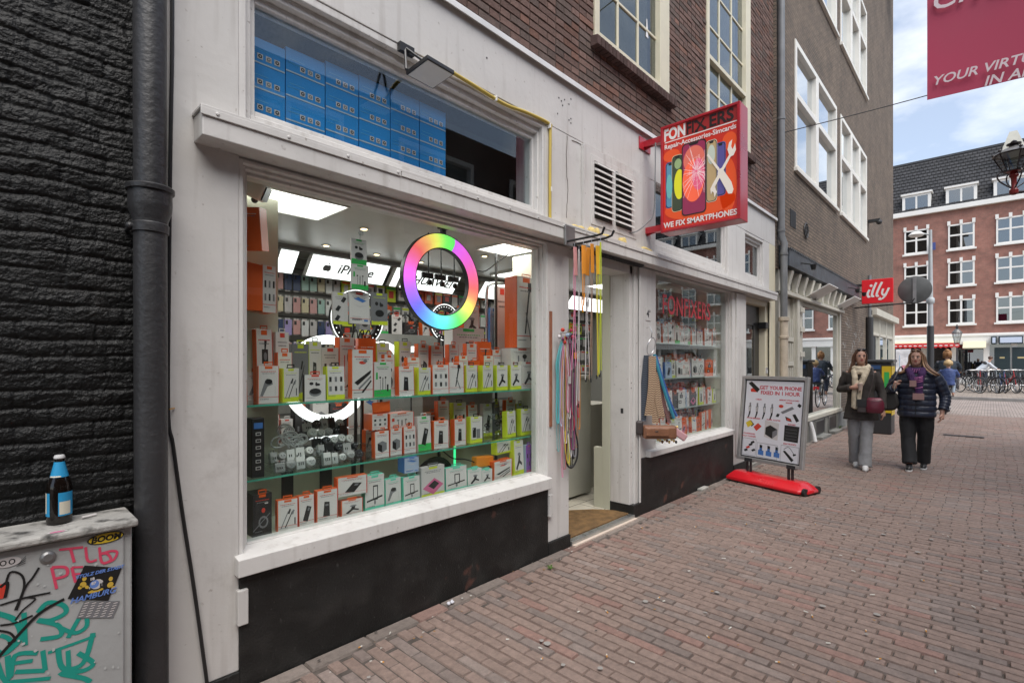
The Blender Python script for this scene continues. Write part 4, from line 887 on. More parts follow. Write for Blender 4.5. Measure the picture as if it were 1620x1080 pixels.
# ------------------------------------------------------------------ cartons
C_ = dict(o=(.66, .10, .015), l=(.52, .60, .03), g=(.04, .42, .09), m=(.12, .55, .40), w=(.60, .57, .555), w2=(.52, .49, .48), r=(.55, .05, .03), k=(.02, .02, .02), gr=(.18, .18, .19), b=(.06, .17, .45), p=(.25, .08, .40), br=(.35, .2, .1), pk=(.55, .12, .25), lb=(.35, .42, .55), y=(.75, .5, .03))
CM = {k: mat('card_' + n, v, .38) for (k, v), n in zip(C_.items(), ('orange', 'lime', 'green', 'mint', 'white', 'pale', 'red', 'black', 'grey', 'blue', 'purple', 'brown', 'pink', 'pale_blue', 'yellow'))}
clearp = glassmat('clear_plastic', (.88, .9, .9), .08, 1.2)
def art(b, kind, w, h, F, ac):
    """printed picture on the front: F(u, v, off) with u in 0..w, v in 0..h"""
    def P(pts, m, o=.0006): b.poly([F(u * w, v * h, o) for u, v in pts], m)
    def Rc(u0, v0, u1, v1, m, o=.0006): P([(u0, v0), (u1, v0), (u1, v1), (u0, v1)], m, o)
    def E_(cu, cv, ru, rv, m, o=.0006, rot=0): b.poly([F(u * w, v * h, o) for u, v in ell(cu, cv, ru, rv, 14, rot)], m)
    k, gr, w2 = CM['k'], CM['gr'], CM['w2']
    if kind == 'cable':
        P([(.15, .12), (.19, .10), (.55, .62), (.51, .64)], gr); P([(.35, .12), (.39, .10), (.75, .60), (.71, .62)], k); P([(.5, .55), (.58, .53), (.66, .68), (.58, .70)], k, .0009); P([(.68, .52), (.76, .5), (.84, .64), (.76, .66)], gr, .0009); Rc(.82, .18, .88, .4, k)
    elif kind == 'bigcable':
        P([(.12, .32), (.28, .26), (.86, .50), (.90, .56), (.84, .56), (.24, .36)], k); P([(.3, .2), (.36, .17), (.9, .42), (.88, .46)], gr); P([(.45, .12), (.53, .10), (.92, .34), (.88, .37)], k); E_(.5, .73, .16, .035, ac); E_(.62, .76, .10, .03, gr, .0009)
    elif kind == 'plug':
        P([(.1, .2), (.22, .18), (.45, .45), (.70, .50), (.66, .62), (.42, .66), (.30, .56)], gr); E_(.5, .58, .18, .07, k, .0009); Rc(.8, .2, .84, .45, w2)
    elif kind == 'buds':
        E_(.5, .32, .30, .16, gr); E_(.5, .36, .27, .11, k, .0009); E_(.32, .66, .10, .06, k); E_(.62, .62, .12, .05, k); E_(.55, .64, .05, .08, k, .0009)
    elif kind == 'bank': P([(.25, .2), (.55, .14), (.82, .60), (.52, .66)], k); P([(.55, .5), (.66, .48), (.72, .58), (.60, .6)], gr, .0009)
    elif kind == 'bank2': P([(.30, .18), (.62, .16), (.60, .62), (.36, .64)], k); Rc(.4, .5, .55, .56, gr, .0009)
    elif kind == 'cube': P([(.2, .28), (.5, .18), (.5, .46), (.2, .54)], k); P([(.5, .18), (.82, .28), (.82, .54), (.5, .46)], gr); P([(.2, .54), (.5, .46), (.82, .54), (.52, .62)], CM['gr'], .0008)
    elif kind == 'dual': Rc(.2, .2, .48, .58, k); Rc(.52, .16, .82, .52, gr); Rc(.24, .5, .3, .54, w2, .0009)
    elif kind == 'cam': Rc(.34, .52, .72, .72, k); E_(.55, .62, .10, .06, gr, .0009); Rc(.22, .22, .56, .40, k); E_(.40, .31, .10, .05, w2, .0009); P([(.5, .72), (.58, .72), (.66, .84), (.5, .84)], k)
    elif kind == 'mount': P([(.2, .2), (.3, .14), (.55, .34), (.8, .26), (.82, .34), (.62, .42), (.66, .58), (.50, .62), (.44, .42)], k); E_(.55, .60, .16, .05, gr, .0009)
    elif kind == 'holder':
        for q in ((.4, .3, .44, .68), (.62, .3, .66, .68), (.4, .66, .66, .70), (.4, .28, .66, .32)): Rc(*q, k)
        P([(.08, .24), (.9, .34), (.9, .39), (.08, .29)], k); E_(.5, .22, .05, .07, gr, .0009)
    elif kind == 'mic': E_(.6, .66, .10, .10, k); P([(.56, .56), (.64, .56), (.62, .3), (.58, .3)], gr); P([(.4, .16), (.8, .16), (.7, .2), (.5, .2)], k); P([(.64, .4), (.74, .5), (.70, .3), (.6, .2)], k); Rc(.3, .25, .36, .7, ac); Rc(.12, .2, .15, .45, CM['r'])
    elif kind == 'solar': P([(.05, .30), (.50, .05), (.95, .34), (.55, .60)], CM['pk']); P([(.28, .36), (.52, .22), (.76, .38), (.56, .52)], k, .0009)
    elif kind == 'ear': Rc(.48, .2, .52, .55, k); Rc(.34, .15, .37, .5, gr); E_(.34, .55, .05, .03, k); E_(.66, .55, .05, .03, k); Rc(.64, .2, .67, .55, gr); Rc(.74, .15, .84, .35, k); Rc(.1, .5, .2, .7, ac)
    elif kind == 'cards':
        for (cu, cv) in ((.3, .2), (.35, .5), (.72, .78)): P([(cu - .2, cv - .05), (cu, cv - .1), (cu + .2, cv + .05), (cu, cv + .1)], k)
    elif kind == 'tablet': P([(.2, .78), (.45, .84), (.85, .74), (.65, .68)], CM['b']); P([(.15, .62), (.5, .52), (.9, .6), (.5, .56)], w2); Rc(.1, .12, .6, .16, ac); Rc(.1, .2, .55, .24, w2); Rc(.7, .08, .9, .14, CM['b'])
    elif kind == 'tripod': P([(.42, .2), (.48, .2), (.7, .82), (.62, .84)], k); P([(.46, .5), (.52, .5), (.78, .12), (.72, .10)], gr); Rc(.58, .8, .76, .92, k)
    elif kind == 'multi':
        for i in range(6): Rc(.15 + .3 * (i % 3), .25 + .28 * (i // 3), .28 + .3 * (i % 3), .4 + .28 * (i // 3), k if i % 2 else gr)
    elif kind == 'speaker': E_(.55, .32, .26, .15, gr); E_(.55, .32, .18, .10, k, .0009); E_(.55, .6, .10, .06, CM['r']); P([(.0, .15), (.02, .12), (.9, .5), (.9, .52)], gr, .0012); Rc(.62, .75, .8, .78, CM['w'])
CN = 0
STY = {'o': ('w', 'o', 'o', 'o', 0, 'r'), 'l': ('w', 'l', 'k', 'l', .14, 'l'), 'g': ('w', 'w', 'w', 'g', .20, 'g'), 'm': ('w', 'm', 'm', 'm', .10, 'm'), 'w': ('w', 'w2', 'w', 'r', 0, 'gr'), 'r': ('w', 'k', 'r', 'r', 0, 'r'), 'O': ('o', 'o', 'o', 'o', 0, 'w'), 'k': ('k', 'k', 'o', 'o', 0, 'r'), 'b': ('lb', 'b', 'b', 'b', 0, 'b'), 'p': ('p', 'lb', 'p', 'pk', .1, 'pk'), 'gy': ('w2', 'w2', 'gr', 'l', .1, 'gr'), 'K': ('gr', 'gr', 'l', 'l', .12, 'l')}
def carton(x0, x1, zb, zt, Y, sty='o', kind='cable', label='', rz=0, d=.045, tab=True, lean=0, group=None, name='product_box', cat='product box', bot=None):
    global CN; CN += 1
    fr, si, tb, hd, band, ln = [v if isinstance(v, float) or v == 0 else CM[v] for v in STY[sty]]
    w = x1 - x0; h = zt - zb; q_ = random.Random(CN); rz += q_.uniform(-8, 8); lean += q_.uniform(-3, 1) if d < .06 else 0
    if bot is None: th = h * .0 if not tab else min(.022, h * .12)
    else: th = bot
    h -= th
    M_ = Matrix.Translation((x0, Y, zb)) @ Euler((R(lean), 0, R(rz))).to_matrix().to_4x4()
    b = MB(); b.M = M_; F = lambda u, v, o: (u, -o, v)
    b.add([(0, 0, 0), (w, 0, 0), (w, d, 0), (0, d, 0), (0, 0, h), (w, 0, h), (w, d, h), (0, d, h)], [(0, 1, 5, 4)], fr)
    b.add([(0, 0, 0), (w, 0, 0), (w, d, 0), (0, d, 0), (0, 0, h), (w, 0, h), (w, d, h), (0, d, h)], [(3, 2, 1, 0), (4, 5, 6, 7), (1, 2, 6, 5), (2, 3, 7, 6), (3, 0, 4, 7)], si)
    if band: b.poly([F(.0, 0, .0004), (w, -.0004, 0), (w, -.0004, h * band), (0, -.0004, h * band)], hd)
    if sty in 'ow': b.poly([F(0, h * .16, .0004), F(w, h * .16, .0004), F(w, h * .172, .0004), F(0, h * .172, .0004)], CM['r'])
    if sty == 'o':
        b.poly([F(0, 0, .0005), F(w * .035, 0, .0005), F(w * .035, h, .0005), F(0, h, .0005)], CM['o']); b.poly([F(w * .97, 0, .0005), F(w, 0, .0005), F(w, h, .0005), F(w * .97, h, .0005)], CM['r'])
    if sty == 'l': b.poly([F(0, 0, .0005), F(w * .1, 0, .0005), F(w * .06, h, .0005), F(0, h, .0005)], CM['l'])
    b.poly([F(w * .32, h * .92, .0006), F(w * .68, h * .92, .0006), F(w * .68, h * .985, .0006), F(w * .32, h * .985, .0006)], hd)
    for (v, a, c, m) in ((.84, .14, .86, ln), (.79, .2, .8, CM['gr']), (.10, .1, .5, CM['gr'])):
        rr = random.Random(CN * 7 + int(v * 100)); u = a
        while u < c:
            q = u + rr.uniform(.03, .09)
            b.poly([F(u * w, v * h, .0006), F(min(q, c) * w, v * h, .0006), F(min(q, c) * w, (v + .018) * h, .0006), F(u * w, (v + .018) * h, .0006)], m); u = q + .018
    art(b, kind, w, h, F, ln)
    o = b.build(name, origin=tuple(M_ @ Vector((w / 2, d / 2, 0))), label=label, cat=cat, group=group)
    if tab and th > 0:
        t = MB(); t.M = M_; a, c = w * .28, w * .72; e = .004
        t.box(a, a + e, .001, .004, h, h + th, tb); t.box(c - e, c, .001, .004, h, h + th, tb); t.box(a + e, c - e, .001, .004, h + th - e * 1.6, h + th, tb); t.box(a + e, c - e, .001, .004, h, h + e, tb)
        t.build('hang_tab', o)
    return o
def ctn(pxl, pyt, pxr, Y, zb, sty, kind, label, rz=0, zt=None, **k):
    xa, zq = PY(pxl, pyt, Y); xb, z2 = PY(pxr, pyt, Y); xm, zm = PY((pxl + pxr) / 2, pyt, Y)
    return carton(xa, xb, zb, zt or zm, Y, sty, kind, label, rz, **k)
ORD = ['first', 'second', 'third', 'fourth', 'fifth', 'sixth', 'seventh', 'eighth', 'ninth', 'tenth', 'eleventh', 'twelfth', 'thirteenth', 'fourteenth', 'fifteenth', 'sixteenth', 'seventeenth', 'eighteenth', 'nineteenth', 'twentieth', 'twenty-first', 'twenty-second', 'twenty-third', 'twenty-fourth', 'twenty-fifth', 'twenty-sixth', 'twenty-seventh', 'twenty-eighth', 'twenty-ninth', 'thirtieth'] + ['thirty-' + q for q in ('first', 'second', 'third', 'fourth', 'fifth', 'sixth', 'seventh', 'eighth', 'ninth')] + ['fortieth'] + ['forty-' + q for q in ('first', 'second', 'third', 'fourth', 'fifth')]
KN = dict(cable='charging cable', bigcable='thick cable', plug='car charger', buds='earbuds', bank='power bank', bank2='slim battery', cube='cube adapter', dual='two batteries', cam='camera mounts', mount='phone mount', holder='phone holder', mic='microphone', solar='solar gadget', ear='earphones', cards='memory cards', tablet='tablet stand', tripod='tripod', multi='small adapters', speaker='speaker')
SN = dict(o='white and orange box', l='white and lime box', g='white and green box', m='white and mint box', w='plain white box', r='black topped white box', O='solid orange box', k='black and orange box', b='blue box', p='purple box', gy='pale grey box', K='dark and lime box')
def row(items, Y, zb, where, zts=None):
    for i, it in enumerate(sorted(items)):
        pxl, pyt, pxr, sty, kind = it[:5]; rz = it[5] if len(it) > 5 else 0; yy = it[6] if len(it) > 6 else Y
        ctn(pxl, pyt, pxr, yy, zb, sty, kind, '%s with %s, %s from left, %s' % (SN[sty], KN[kind], ORD[i], where), rz)
Z1, Z2, Z0 = 1.287, .912, .617
row([(408, 572, 440, 'o', 'plug', -2), (447, 576, 475, 'l', 'cable', 3), (482, 587, 513, 'r', 'buds', -6), (517, 573, 545, 'l', 'multi', 2), (556, 547, 590, 'o', 'bigcable', -4), (592, 567, 621, 'g', 'ear', 2), (631, 574, 655, 'o', 'bank2', 0), (661, 576, 681, 'l', 'cable', 5), (684, 572, 708, 'o', 'multi', -8), (710, 568, 732, 'o', 'tripod', -9), (737, 573, 755, 'l', 'cable'), (763, 573, 781, 'l', 'cable', 4), (785, 573, 801, 'l', 'mount', -3), (807, 573, 823, 'l', 'mount')], .235, Z1, 'front row, upper shelf')
row([(407, 514, 434, 'o', 'cam', -3), (437, 519, 458, 'w', 'mount', 4), (462, 538, 488, 'K', 'cable', -2), (488, 534, 508, 'l', 'bank2'), (509, 544, 536, 'w', 'multi'), (537, 528, 564, 'o', 'mic', 3), (567, 530, 593, 'O', 'mount', -2), (597, 537, 620, 'l', 'cable'), (630, 535, 652, 'l', 'buds', 2), (661, 539, 678, 'o', 'bank', -3), (681, 542, 701, 'o', 'cable', 3), (712, 540, 728, 'o', 'buds'), (738, 539, 754, 'o', 'plug', -4), (758, 536, 777, 'O', 'cam', 0), (780, 549, 797, 'o', 'cable', 5)], .40, Z1, 'back row, upper shelf')
row([(440, 551, 463, 'o', 'cable', 0), (609, 555, 624, 'o', 'buds'), (645, 560, 664, 'o', 'bank2'), (726, 558, 741, 'o', 'plug'), (744, 566, 760, 'O', 'bank'), (765, 558, 781, 'o', 'cable')], .31, Z1, 'middle row, upper shelf')
# right-hand tall cartons
ctn(817, 434, 846, .30, 1.62, 'o', 'tripod', 'tall white carton with orange spine, topmost of the stack at the right end', d=.14, zt=PY(830, 434, .30)[1])
ctn(808, 529, 846, .30, 1.42, 'w', 'mic', 'white microphone carton, middle of the stack at the right end', zt=1.615, d=.10, tab=False)
ctn(825, 572, 847, .24, Z1, 'w', 'mount', 'white carton showing a clamp, lowest at the right end of the upper shelf', d=.12, tab=False)
b = MB(); b.box(2.80, 3.08, .30, .42, Z1, 1.418, CM['w2']); b.build('riser_box', label='plain pale riser box under the stack at the right end of the upper shelf', cat='riser box')
# middle shelf
row([(593, 676, 615, 'o', 'cube'), (617, 672, 636, 'o', 'cube'), (639, 669, 658, 'o', 'multi'), (662, 653, 683, 'g', 'bank'), (686, 660, 708, 'o', 'bank2'), (719, 658, 737, 'o', 'bank2'), (744, 654, 762, 'l', 'dual'), (802, 646, 818, 'l', 'cable'), (824, 642, 840, 'l', 'cable')], .235, Z2, 'front row, lower shelf')
row([(694, 629, 711, 'o', 'dual', -4), (717, 632, 736, 'l', 'multi'), (741, 636, 757, 'o', 'cable', 3), (765, 634, 778, 'gy', 'bank'), (783, 631, 796, 'K', 'cable', 8), (800, 628, 814, 'o', 'bank2', -6), (818, 634, 832, 'l', 'cable')], .41, Z2, 'back row, lower shelf')
x0, _ = PY(588, 640, .24); x1, _ = PY(613, 640, .24); carton(x0, x1, 1.085, 1.18, .24, 'o', 'multi', 'white carton with orange spine lying on the cube adapter cartons', 4, tab=False, d=.10)
x0, _ = PY(616, 640, .24); x1, _ = PY(659, 640, .24); carton(x0, x1, 1.072, 1.175, .24, 'o', 'ear', 'wide white carton with red border lying on the cartons of the lower shelf', 0, tab=False, d=.10)
b = MB(); xa, _ = PY(585, 640, .28); b.add([(xa, .24, 1.19), (xa + .14, .27, 1.19), (xa + .15, .29, 1.255), (xa + .01, .25, 1.24), (xa + .14, .272, 1.188)], [(0, 1, 2, 3)], CM['O' if 0 else 'o']); b.prism([(xa, .245, 1.181), (xa + .14, .275, 1.181), (xa + .14, .277, 1.181), (xa, .247, 1.181)], (.0, .01, .07), CM['o']); b.build('carton_flap', label='open orange carton flap standing above the cube adapter cartons', cat='flap')
# bottom of the window
row([(439, 783, 470, 'o', 'cable'), (473, 777, 498, 'o', 'bank'), (501, 768, 533, 'o', 'bank2'), (540, 786, 573, 'o', 'mount'), (578, 745, 608, 'm', 'holder'), (611, 751, 637, 'm', 'plug'), (639, 748, 664, 'm', 'holder'), (667, 732, 703, 'gy', 'solar'), (706, 733, 738, 'm', 'holder'), (740, 737, 760, 'm', 'mount'), (762, 739, 777, 'm', 'mount'), (781, 724, 812, 'o', 'bigcable'), (814, 692, 830, 'l', 'mount'), (833, 699, 844, 'p', 'multi')], .175, Z0, 'row on window floor')
ctn(400, 774, 430, .19, Z0, 'k', 'speaker', 'black speaker carton with orange lid at the left end of the window floor', 3, d=.12)
x0, _ = PY(533, 760, .18); x1, _ = PY(578, 760, .18); carton(x0, x1, .735, .842, .178, 'o', 'bank', 'long white carton with orange edges lying across two cartons of the window floor', 0, tab=False, d=.05)
x0, _ = PY(640, 740, .18); x1, _ = PY(661, 740, .18); carton(x0, x1, .797, .893, .18, 'b', 'tablet', 'small blue carton standing on the mint green cartons', -3, tab=False, d=.09)
x0, _ = PY(785, 710, .2); x1, _ = PY(811, 710, .2); carton(x0, x1, .80, .905, .20, 'l', 'cable', 'white carton with lime edge lying on the right cartons of the window floor', 0, tab=False, d=.05)
# hanging cards at the glass
def card(p, Y, sty, kind, lab, th=.0):
    xa, zt = PY(p[0], p[1], Y); xb, _ = PY(p[2], p[1], Y); _, zb = PY((p[0] + p[2]) / 2, p[3], Y)
    return carton(xa, xb, zb, zt, Y, sty, kind, lab, 0, d=.012, tab=False, name='hanging_card', cat='hanging card')
card((556, 376, 580, 418), .135, 'g', 'buds', 'white card with green foot hung at the top of the glass'); card((556, 417, 582, 458), .136, 'g', 'ear', 'long white card with green foot hanging under the other green card')
card((527, 461, 552, 513), .15, 'gy', 'cards', 'pale grey card with memory cards, left of the three hung together'); card((554, 460, 587, 512), .148, 'w', 'tablet', 'white card with red foot, middle of the three hung together'); card((588, 462, 612, 514), .15, 'K', 'buds', 'dark card with lime foot, right of the three hung together')
b = MB(); xx, zz = PY(569, 376, .134); b.tube([(xx, .13, zz - .01), (xx, .128, zz + .02)], .004, clearp, 6); b.lathe([(.018, 0), (.012, .006), (.004, .01)], (xx, .120, zz + .025), clearp, 12, 'y'); b.build('suction_hook', label='clear suction hook on the glass holding the green cards', cat='hook')
# orange cartons at the left end, on a clip
_, z1 = PY(400, 340, .34); x0 = .905
carton(.91, 1.04, PY(415, 402, .30)[1], PY(415, 338, .30)[1], .30, 'O', 'none', 'solid orange carton tilted forward high at the left end of the display', -38, d=.09, tab=False, lean=10)
o = carton(PY(415, 455, .33)[0], PY(439, 455, .33)[0], PY(425, 494, .33)[1], PY(425, 420, .33)[1], .33, 'o', 'multi', 'large white carton with broad orange side under the tilted orange carton', 10, d=.12, tab=False)
b = MB(); xa = PY(388, 455, .33)[0]; xb = PY(414.8, 455, .33)[0]; b.prism([(xa, .36, PY(425, 492, .33)[1]), (xb, .331, PY(425, 492, .33)[1]), (xb, .331, PY(425, 421, .33)[1]), (xa, .36, PY(425, 416, .33)[1])], (0, .08, 0), CM['o']); b.build('product_box', label='plain orange carton side facing out beside the large white carton', cat='product box')
b = MB(); b.box(.87, 1.03, .27, .46, PY(425, 494, .33)[1] - .012, PY(425, 494, .33)[1] - .004, glassshelf); b.build('bracket_shelf', label='small clear bracket shelf at the left end carrying the orange cartons', cat='shelf')
# CCTV camera
t = thing('security_camera', 'white security camera in the upper left corner of the display', 'camera', (.95, .4, 2.3)); xm, zm = PY(403, 300, .38)
b = MB(); b.M = Matrix.Translation((xm, .38, zm)) @ Euler((R(10), R(25), R(-35))).to_matrix().to_4x4(); b.box(-.07, .06, -.05, .05, -.045, .05, cleanwhite); b.build('housing', t, bev=.012)
b = MB(); b.M = Matrix.Translation((xm, .38, zm)) @ Euler((R(10), R(25), R(-35))).to_matrix().to_4x4(); b.box(.061, .068, -.04, .04, -.035, .04, black); b.ball((.02, 0, -.05), .018, black); b.build('lens', t)
b = MB(); b.cyl((xm - .03, .40, zm), (xm - .06, .5, zm + .05), .014, cleanwhite); b.build('bracket', t)
# glass shelves with green edges
gre = mat('glass_green_edge', (.07, .34, .24), .15)
for (z, lab) in ((Z1, 'upper glass shelf of the big display window'), (Z2, 'lower glass shelf of the big display window')):
    t = thing('glass_shelf', lab + ' with green edge', 'shelf', (2, .3, z - .01), 0, 'glass display shelves')
    b = MB(); b.box(.90, 3.28, .182, .52, z - .010, z - .001, glassshelf); b.build('plate', t)
    b = MB(); b.box(.90, 3.28, .178, .181, z - .011, z - .001, gre); b.build('edge', t)
    b = MB()
    for x in (.93, 1.9, 3.05): b.box(x, x + .02, .50, .59, z - .03, z - .012, steel)
    b.build('bracket', t)
b = MB()
for x in (1.14, 1.78, 2.44, 3.06): b.box(x, x + .018, .575, .59, .62, 2.44 if x > 3 else 1.7, darkmetal)
b.build('shelf_upright', label='dark uprights carrying the glass shelves at the back of the display', cat='upright')
b = MB(); x, _ = PY(719, 720, .35); b.box(x, x + .012, .35, .36, .70, .90, mat('led_green', (.05, .9, .3), .4, emit=.9)); b.build('led_strip', label='short green lit strip under the lower glass shelf', cat='light strip')
# power tower
t = thing('power_strip', 'black power tower with socket symbols at the left end of the lower shelf', 'power strip', (1.0, .25, Z2)); xa, zt = PY(398, 662, .21); xb, _ = PY(418, 662, .21)
b = MB(); b.prism([(xa, .21, Z2), (xb, .205, Z2), (xb + .01, .27, Z2), (xa, .28, Z2)], (0, 0, zt - Z2), CM['k']); b.build('body', t, bev=.004)
b = MB(); w = xb - xa
for k in range(6): z = Z2 + .04 + k * .035; u0 = xa + w * .3; b.box(u0, u0 + w * .4, .2045, .206, z, z + .016, CM['w']); b.box(u0 + .003, u0 + w * .4 - .003, .204, .2044, z + .003, z + .013, CM['k'])
b.box(xa + w * .15, xb - w * .15, .2045, .206, Z2 + .25, Z2 + .28, CM['b']); b.build('symbols', t)
# acrylic trays with white adapters
def tray(px0, px1, lab, n, seed, dark):
    xa, _ = PY(px0, 700, .24); xb, _ = PY(px1, 700, .24); rr = random.Random(seed)
    t = thing('acrylic_tray', lab, 'tray', ((xa + xb) / 2, .35, Z2))
    b = MB(); b.box(xa, xb, .22, .50, Z2 + .001, Z2 + .005, clearp); b.box(xa, xb, .22, .224, Z2 + .006, Z2 + .05, clearp); b.box(xa, xa + .004, .225, .50, Z2 + .006, Z2 + .09, clearp); b.box(xb - .004, xb, .225, .50, Z2 + .006, Z2 + .09, clearp); b.build('tray', t)
    cw_ = [mat('adapter_white', (.62, .62, .60), .35), mat('adapter_grey', (.36, .36, .35), .4)]
    for r_ in range(n):
        yy = .235 + r_ * .062; zz = Z2 + .006 + r_ * .042; x = xa + .012; i = 0
        if r_: q = MB(); q.box(xa + .005, xb - .005, yy - .004, .495, zz - .008, zz - .001, clearp); q.build('tray_step', t)
        while x < xb - .05:
            wd = rr.uniform(.038, .055); m_ = CM['k'] if rr.random() < dark else cw_[rr.random() < .35]; b = MB(); hh = rr.uniform(.045, .07)
            if rr.random() < .5:
                b.M = Matrix.Translation((x + wd / 2, yy + .02, zz + hh / 2)) @ Euler((R(-25), 0, 0)).to_matrix().to_4x4(); b.lathe([(wd * .46, -.018), (wd * .5, -.012), (wd * .5, .012), (wd * .42, .02)], (0, 0, 0), m_, 18, 'y')
                for a in (-1, 1): b.cyl((a * .008, -.030, .0), (a * .008, -.0185, .0), .003, steel, 6)
                b.cyl((0, -.019, -.012), (0, -.0185, -.012), .003, CM['gr'], 6)
            else:
                b.M = Matrix.Translation((x, yy, zz)) @ Euler((R(-12), 0, 0)).to_matrix().to_4x4(); b.box(0, wd - .004, 0, .03, 0, hh, m_)
                for k in range(rr.choice((1, 2, 3))): b.box(.010 + k * .011, .016 + k * .011, -.001, .0, hh * .3, hh * .55, CM['k'])
                b.box(wd * .2, wd * .3, .008, .02, hh, hh + .012, steel); b.box(wd * .6, wd * .7, .008, .02, hh, hh + .012, steel)
            o = b.build('plug_adapter', origin=(x, yy, zz), bev=.003, smooth=True); o['category'] = 'plug adapter'; o['group'] = 'loose plug adapters in the acrylic trays'
            o['label'] = '%s plug adapter, %s from left in step %s of the %s tray' % ('black' if m_ == CM['k'] else ('white' if m_ == cw_[0] else 'grey'), ORD[i], ('one', 'two', 'three', 'four', 'five')[r_], lab.split()[0]); x += wd + .004; i += 1
tray(432, 506, 'left clear tray heaped with white plug adapters on the lower shelf', 2, 2, .05)
tray(509, 586, 'right clear tray stepped up with black and white plug adapters', 5, 5, .38)
b = MB(); rr = random.Random(9); cabm = mat('cable_grey', (.5, .5, .5), .4); xa, _ = PY(430, 690, .38); xb, _ = PY(500, 690, .38)
for i in range(14):
    cx_ = rr.uniform(xa + .03, xb - .03); cz = Z2 + rr.uniform(.12, .22); rd = rr.uniform(.025, .05); tl = rr.uniform(-.6, .6)
    b.tube([(cx_ + rd * math.cos(a), .40 + rd * math.sin(a) * tl * .5 + rr.uniform(-.002, .002), cz + rd * .8 * math.sin(a)) for a in [k * math.pi / 9 for k in range(18)]], .005, cabm, 6, closed=True)
b.build('cable_coils', label='heap of coiled grey cables behind the left clear tray', cat='cables', kind='stuff')
b = MB(); xa, _ = PY(765, 680, .30); xb, _ = PY(803, 680, .30)
for i in range(12):
    cx_ = rr.uniform(xa, xb); cz = Z2 + rr.uniform(.03, .17); rd = rr.uniform(.018, .035)
    b.tube([(cx_ + rd * math.cos(a), .32 + .03 * rr.random(), cz + rd * math.sin(a)) for a in [k * math.pi / 7 for k in range(14)]], .004, CM['k'] if i % 3 == 0 else clearp, 6, closed=True)
    b.box(cx_ - .012, cx_ + .012, .30, .302, cz - .02, cz + .02, clearp)
b.build('wrapped_cables', label='heap of plastic wrapped black and clear cables right on the lower shelf', cat='cables', kind='stuff')
# cable coil and orange controller
b = MB(); xm, zm = PY(690, 735, .40)
for i in range(7): b.tube([(xm + (.17 - i * .012) * math.cos(a), .42 + i * .008, .66 + (.15 - i * .009) * math.sin(a)) for a in [k * math.pi / 12 for k in range(25)]], .008, black, 8)
b.build('cable_coil', label='coil of thick black cable standing on the window floor', cat='cable')
t = thing('ballast_box', 'orange controller box with black leads lying on the right cartons', 'controller', (2.7, .24, .8)); xa, zt = PY(750, 716, .24); xb, _ = PY(777, 716, .24)
b = MB(); b.M = Matrix.Translation((xa, .215, .732)) @ Euler((0, R(4), 0)).to_matrix().to_4x4(); b.box(0, xb - xa, 0, .06, 0, .075, mat('controller_orange', (.72, .22, .02), .4)); b.build('box', t, bev=.006)
b = MB(); b.tube(curve_pts([(xa, .24, .77), (xa - .08, .25, .80), (xa - .18, .27, .82), (xa - .26, .3, .89)]), .005, black, 6); b.tube(curve_pts([(xb, .23, .77), (xb + .04, .22, .76), (xb + .02, .21, .70), (xb - .06, .205, .73)]), .005, black, 6); b.build('lead', t)

# ring lights
def hsv(h, s_=.85, v=1.):
    import colorsys; return colorsys.hsv_to_rgb(h % 1, s_, v)
tm = bpy.data.materials.new('rgb_tube'); tm.use_nodes = True; n_ = tm.node_tree; pb_ = n_.nodes['Principled BSDF']; at_ = n_.nodes.new('ShaderNodeAttribute'); at_.attribute_name = 'tint'
n_.links.new(at_.outputs['Color'], pb_.inputs['Base Color']); n_.links.new(at_.outputs['Color'], pb_.inputs['Emission Color']); pb_.inputs['Emission Strength'].default_value = .62
key = [(0, .80), (35, .88), (70, .985), (90, 1.04), (105, 1.14), (135, 1.33), (165, 1.50), (200, 1.63), (235, 1.74), (262, 1.86), (290, 1.99), (310, 2.07), (325, 2.15), (345, 2.31), (360, 2.34)]
xr_, zr_ = PY(700.5, 446, .22); t = thing('ring_light', 'large ring light glowing in rainbow colours behind the glass', 'ring light', (xr_, .22, zr_))
b = MB(); N_ = 96; R0, R1 = .232, .325; vs = []; fs = []; SEG = 8
for i in range(N_ + 1):
    dg = 360 * i / N_; a = R(90 - 18 - dg)
    for j in range(len(key) - 1):
        if key[j][0] <= dg <= key[j + 1][0]: h_ = key[j][1] + (key[j + 1][1] - key[j][1]) * (dg - key[j][0]) / (key[j + 1][0] - key[j][0]); break
    for q in range(SEG):
        u = q / (SEG - 1); rr_ = R0 + (R1 - R0) * u; bulge = .016 * math.sin(math.pi * u)
        vs.append((xr_ + rr_ * math.cos(a), .212 - bulge, zr_ + rr_ * math.sin(a))); b.tint.append(tuple(c ** 1.45 for c in hsv(h_, .71)))
b.add(vs, [(i * SEG + q, i * SEG + q + 1, (i + 1) * SEG + q + 1, (i + 1) * SEG + q) for i in range(N_) for q in range(SEG - 1)], tm); b.build('light_tube', t, smooth=True)
b = MB(); b.lathe([(R0 - .006, .0), (R0 - .006, .035), (R1 + .006, .035), (R1 + .006, .0), (R1 + .001, -.001), (R1 + .001, .003), (R0 - .001, .003), (R0 - .001, -.001), (R0 - .006, .0)], (xr_, .212, zr_), black, 64, 'y')
b.f = b.f[:-2]; b.m = b.m[:-2]; b.build('ring_body', t)
b = MB(); b.cyl((xr_ + .02, .24, zr_ + .32), (xr_ + .02, .24, zr_ + .40), .022, black, 12); b.box(xr_ - .01, xr_ + .06, .22, .27, zr_ + .37, 2.44, black); b.build('mount', t, bev=.004)
b = MB(); b.tube(curve_pts([(xr_ + .30, .25, zr_ + .14), (xr_ + .45, .28, zr_ + .14), (xr_ + .62, .3, zr_ + .24), (xr_ + .78, .32, zr_ + .34)]), .004, black, 6); b.build('lead', t)
b = MB()
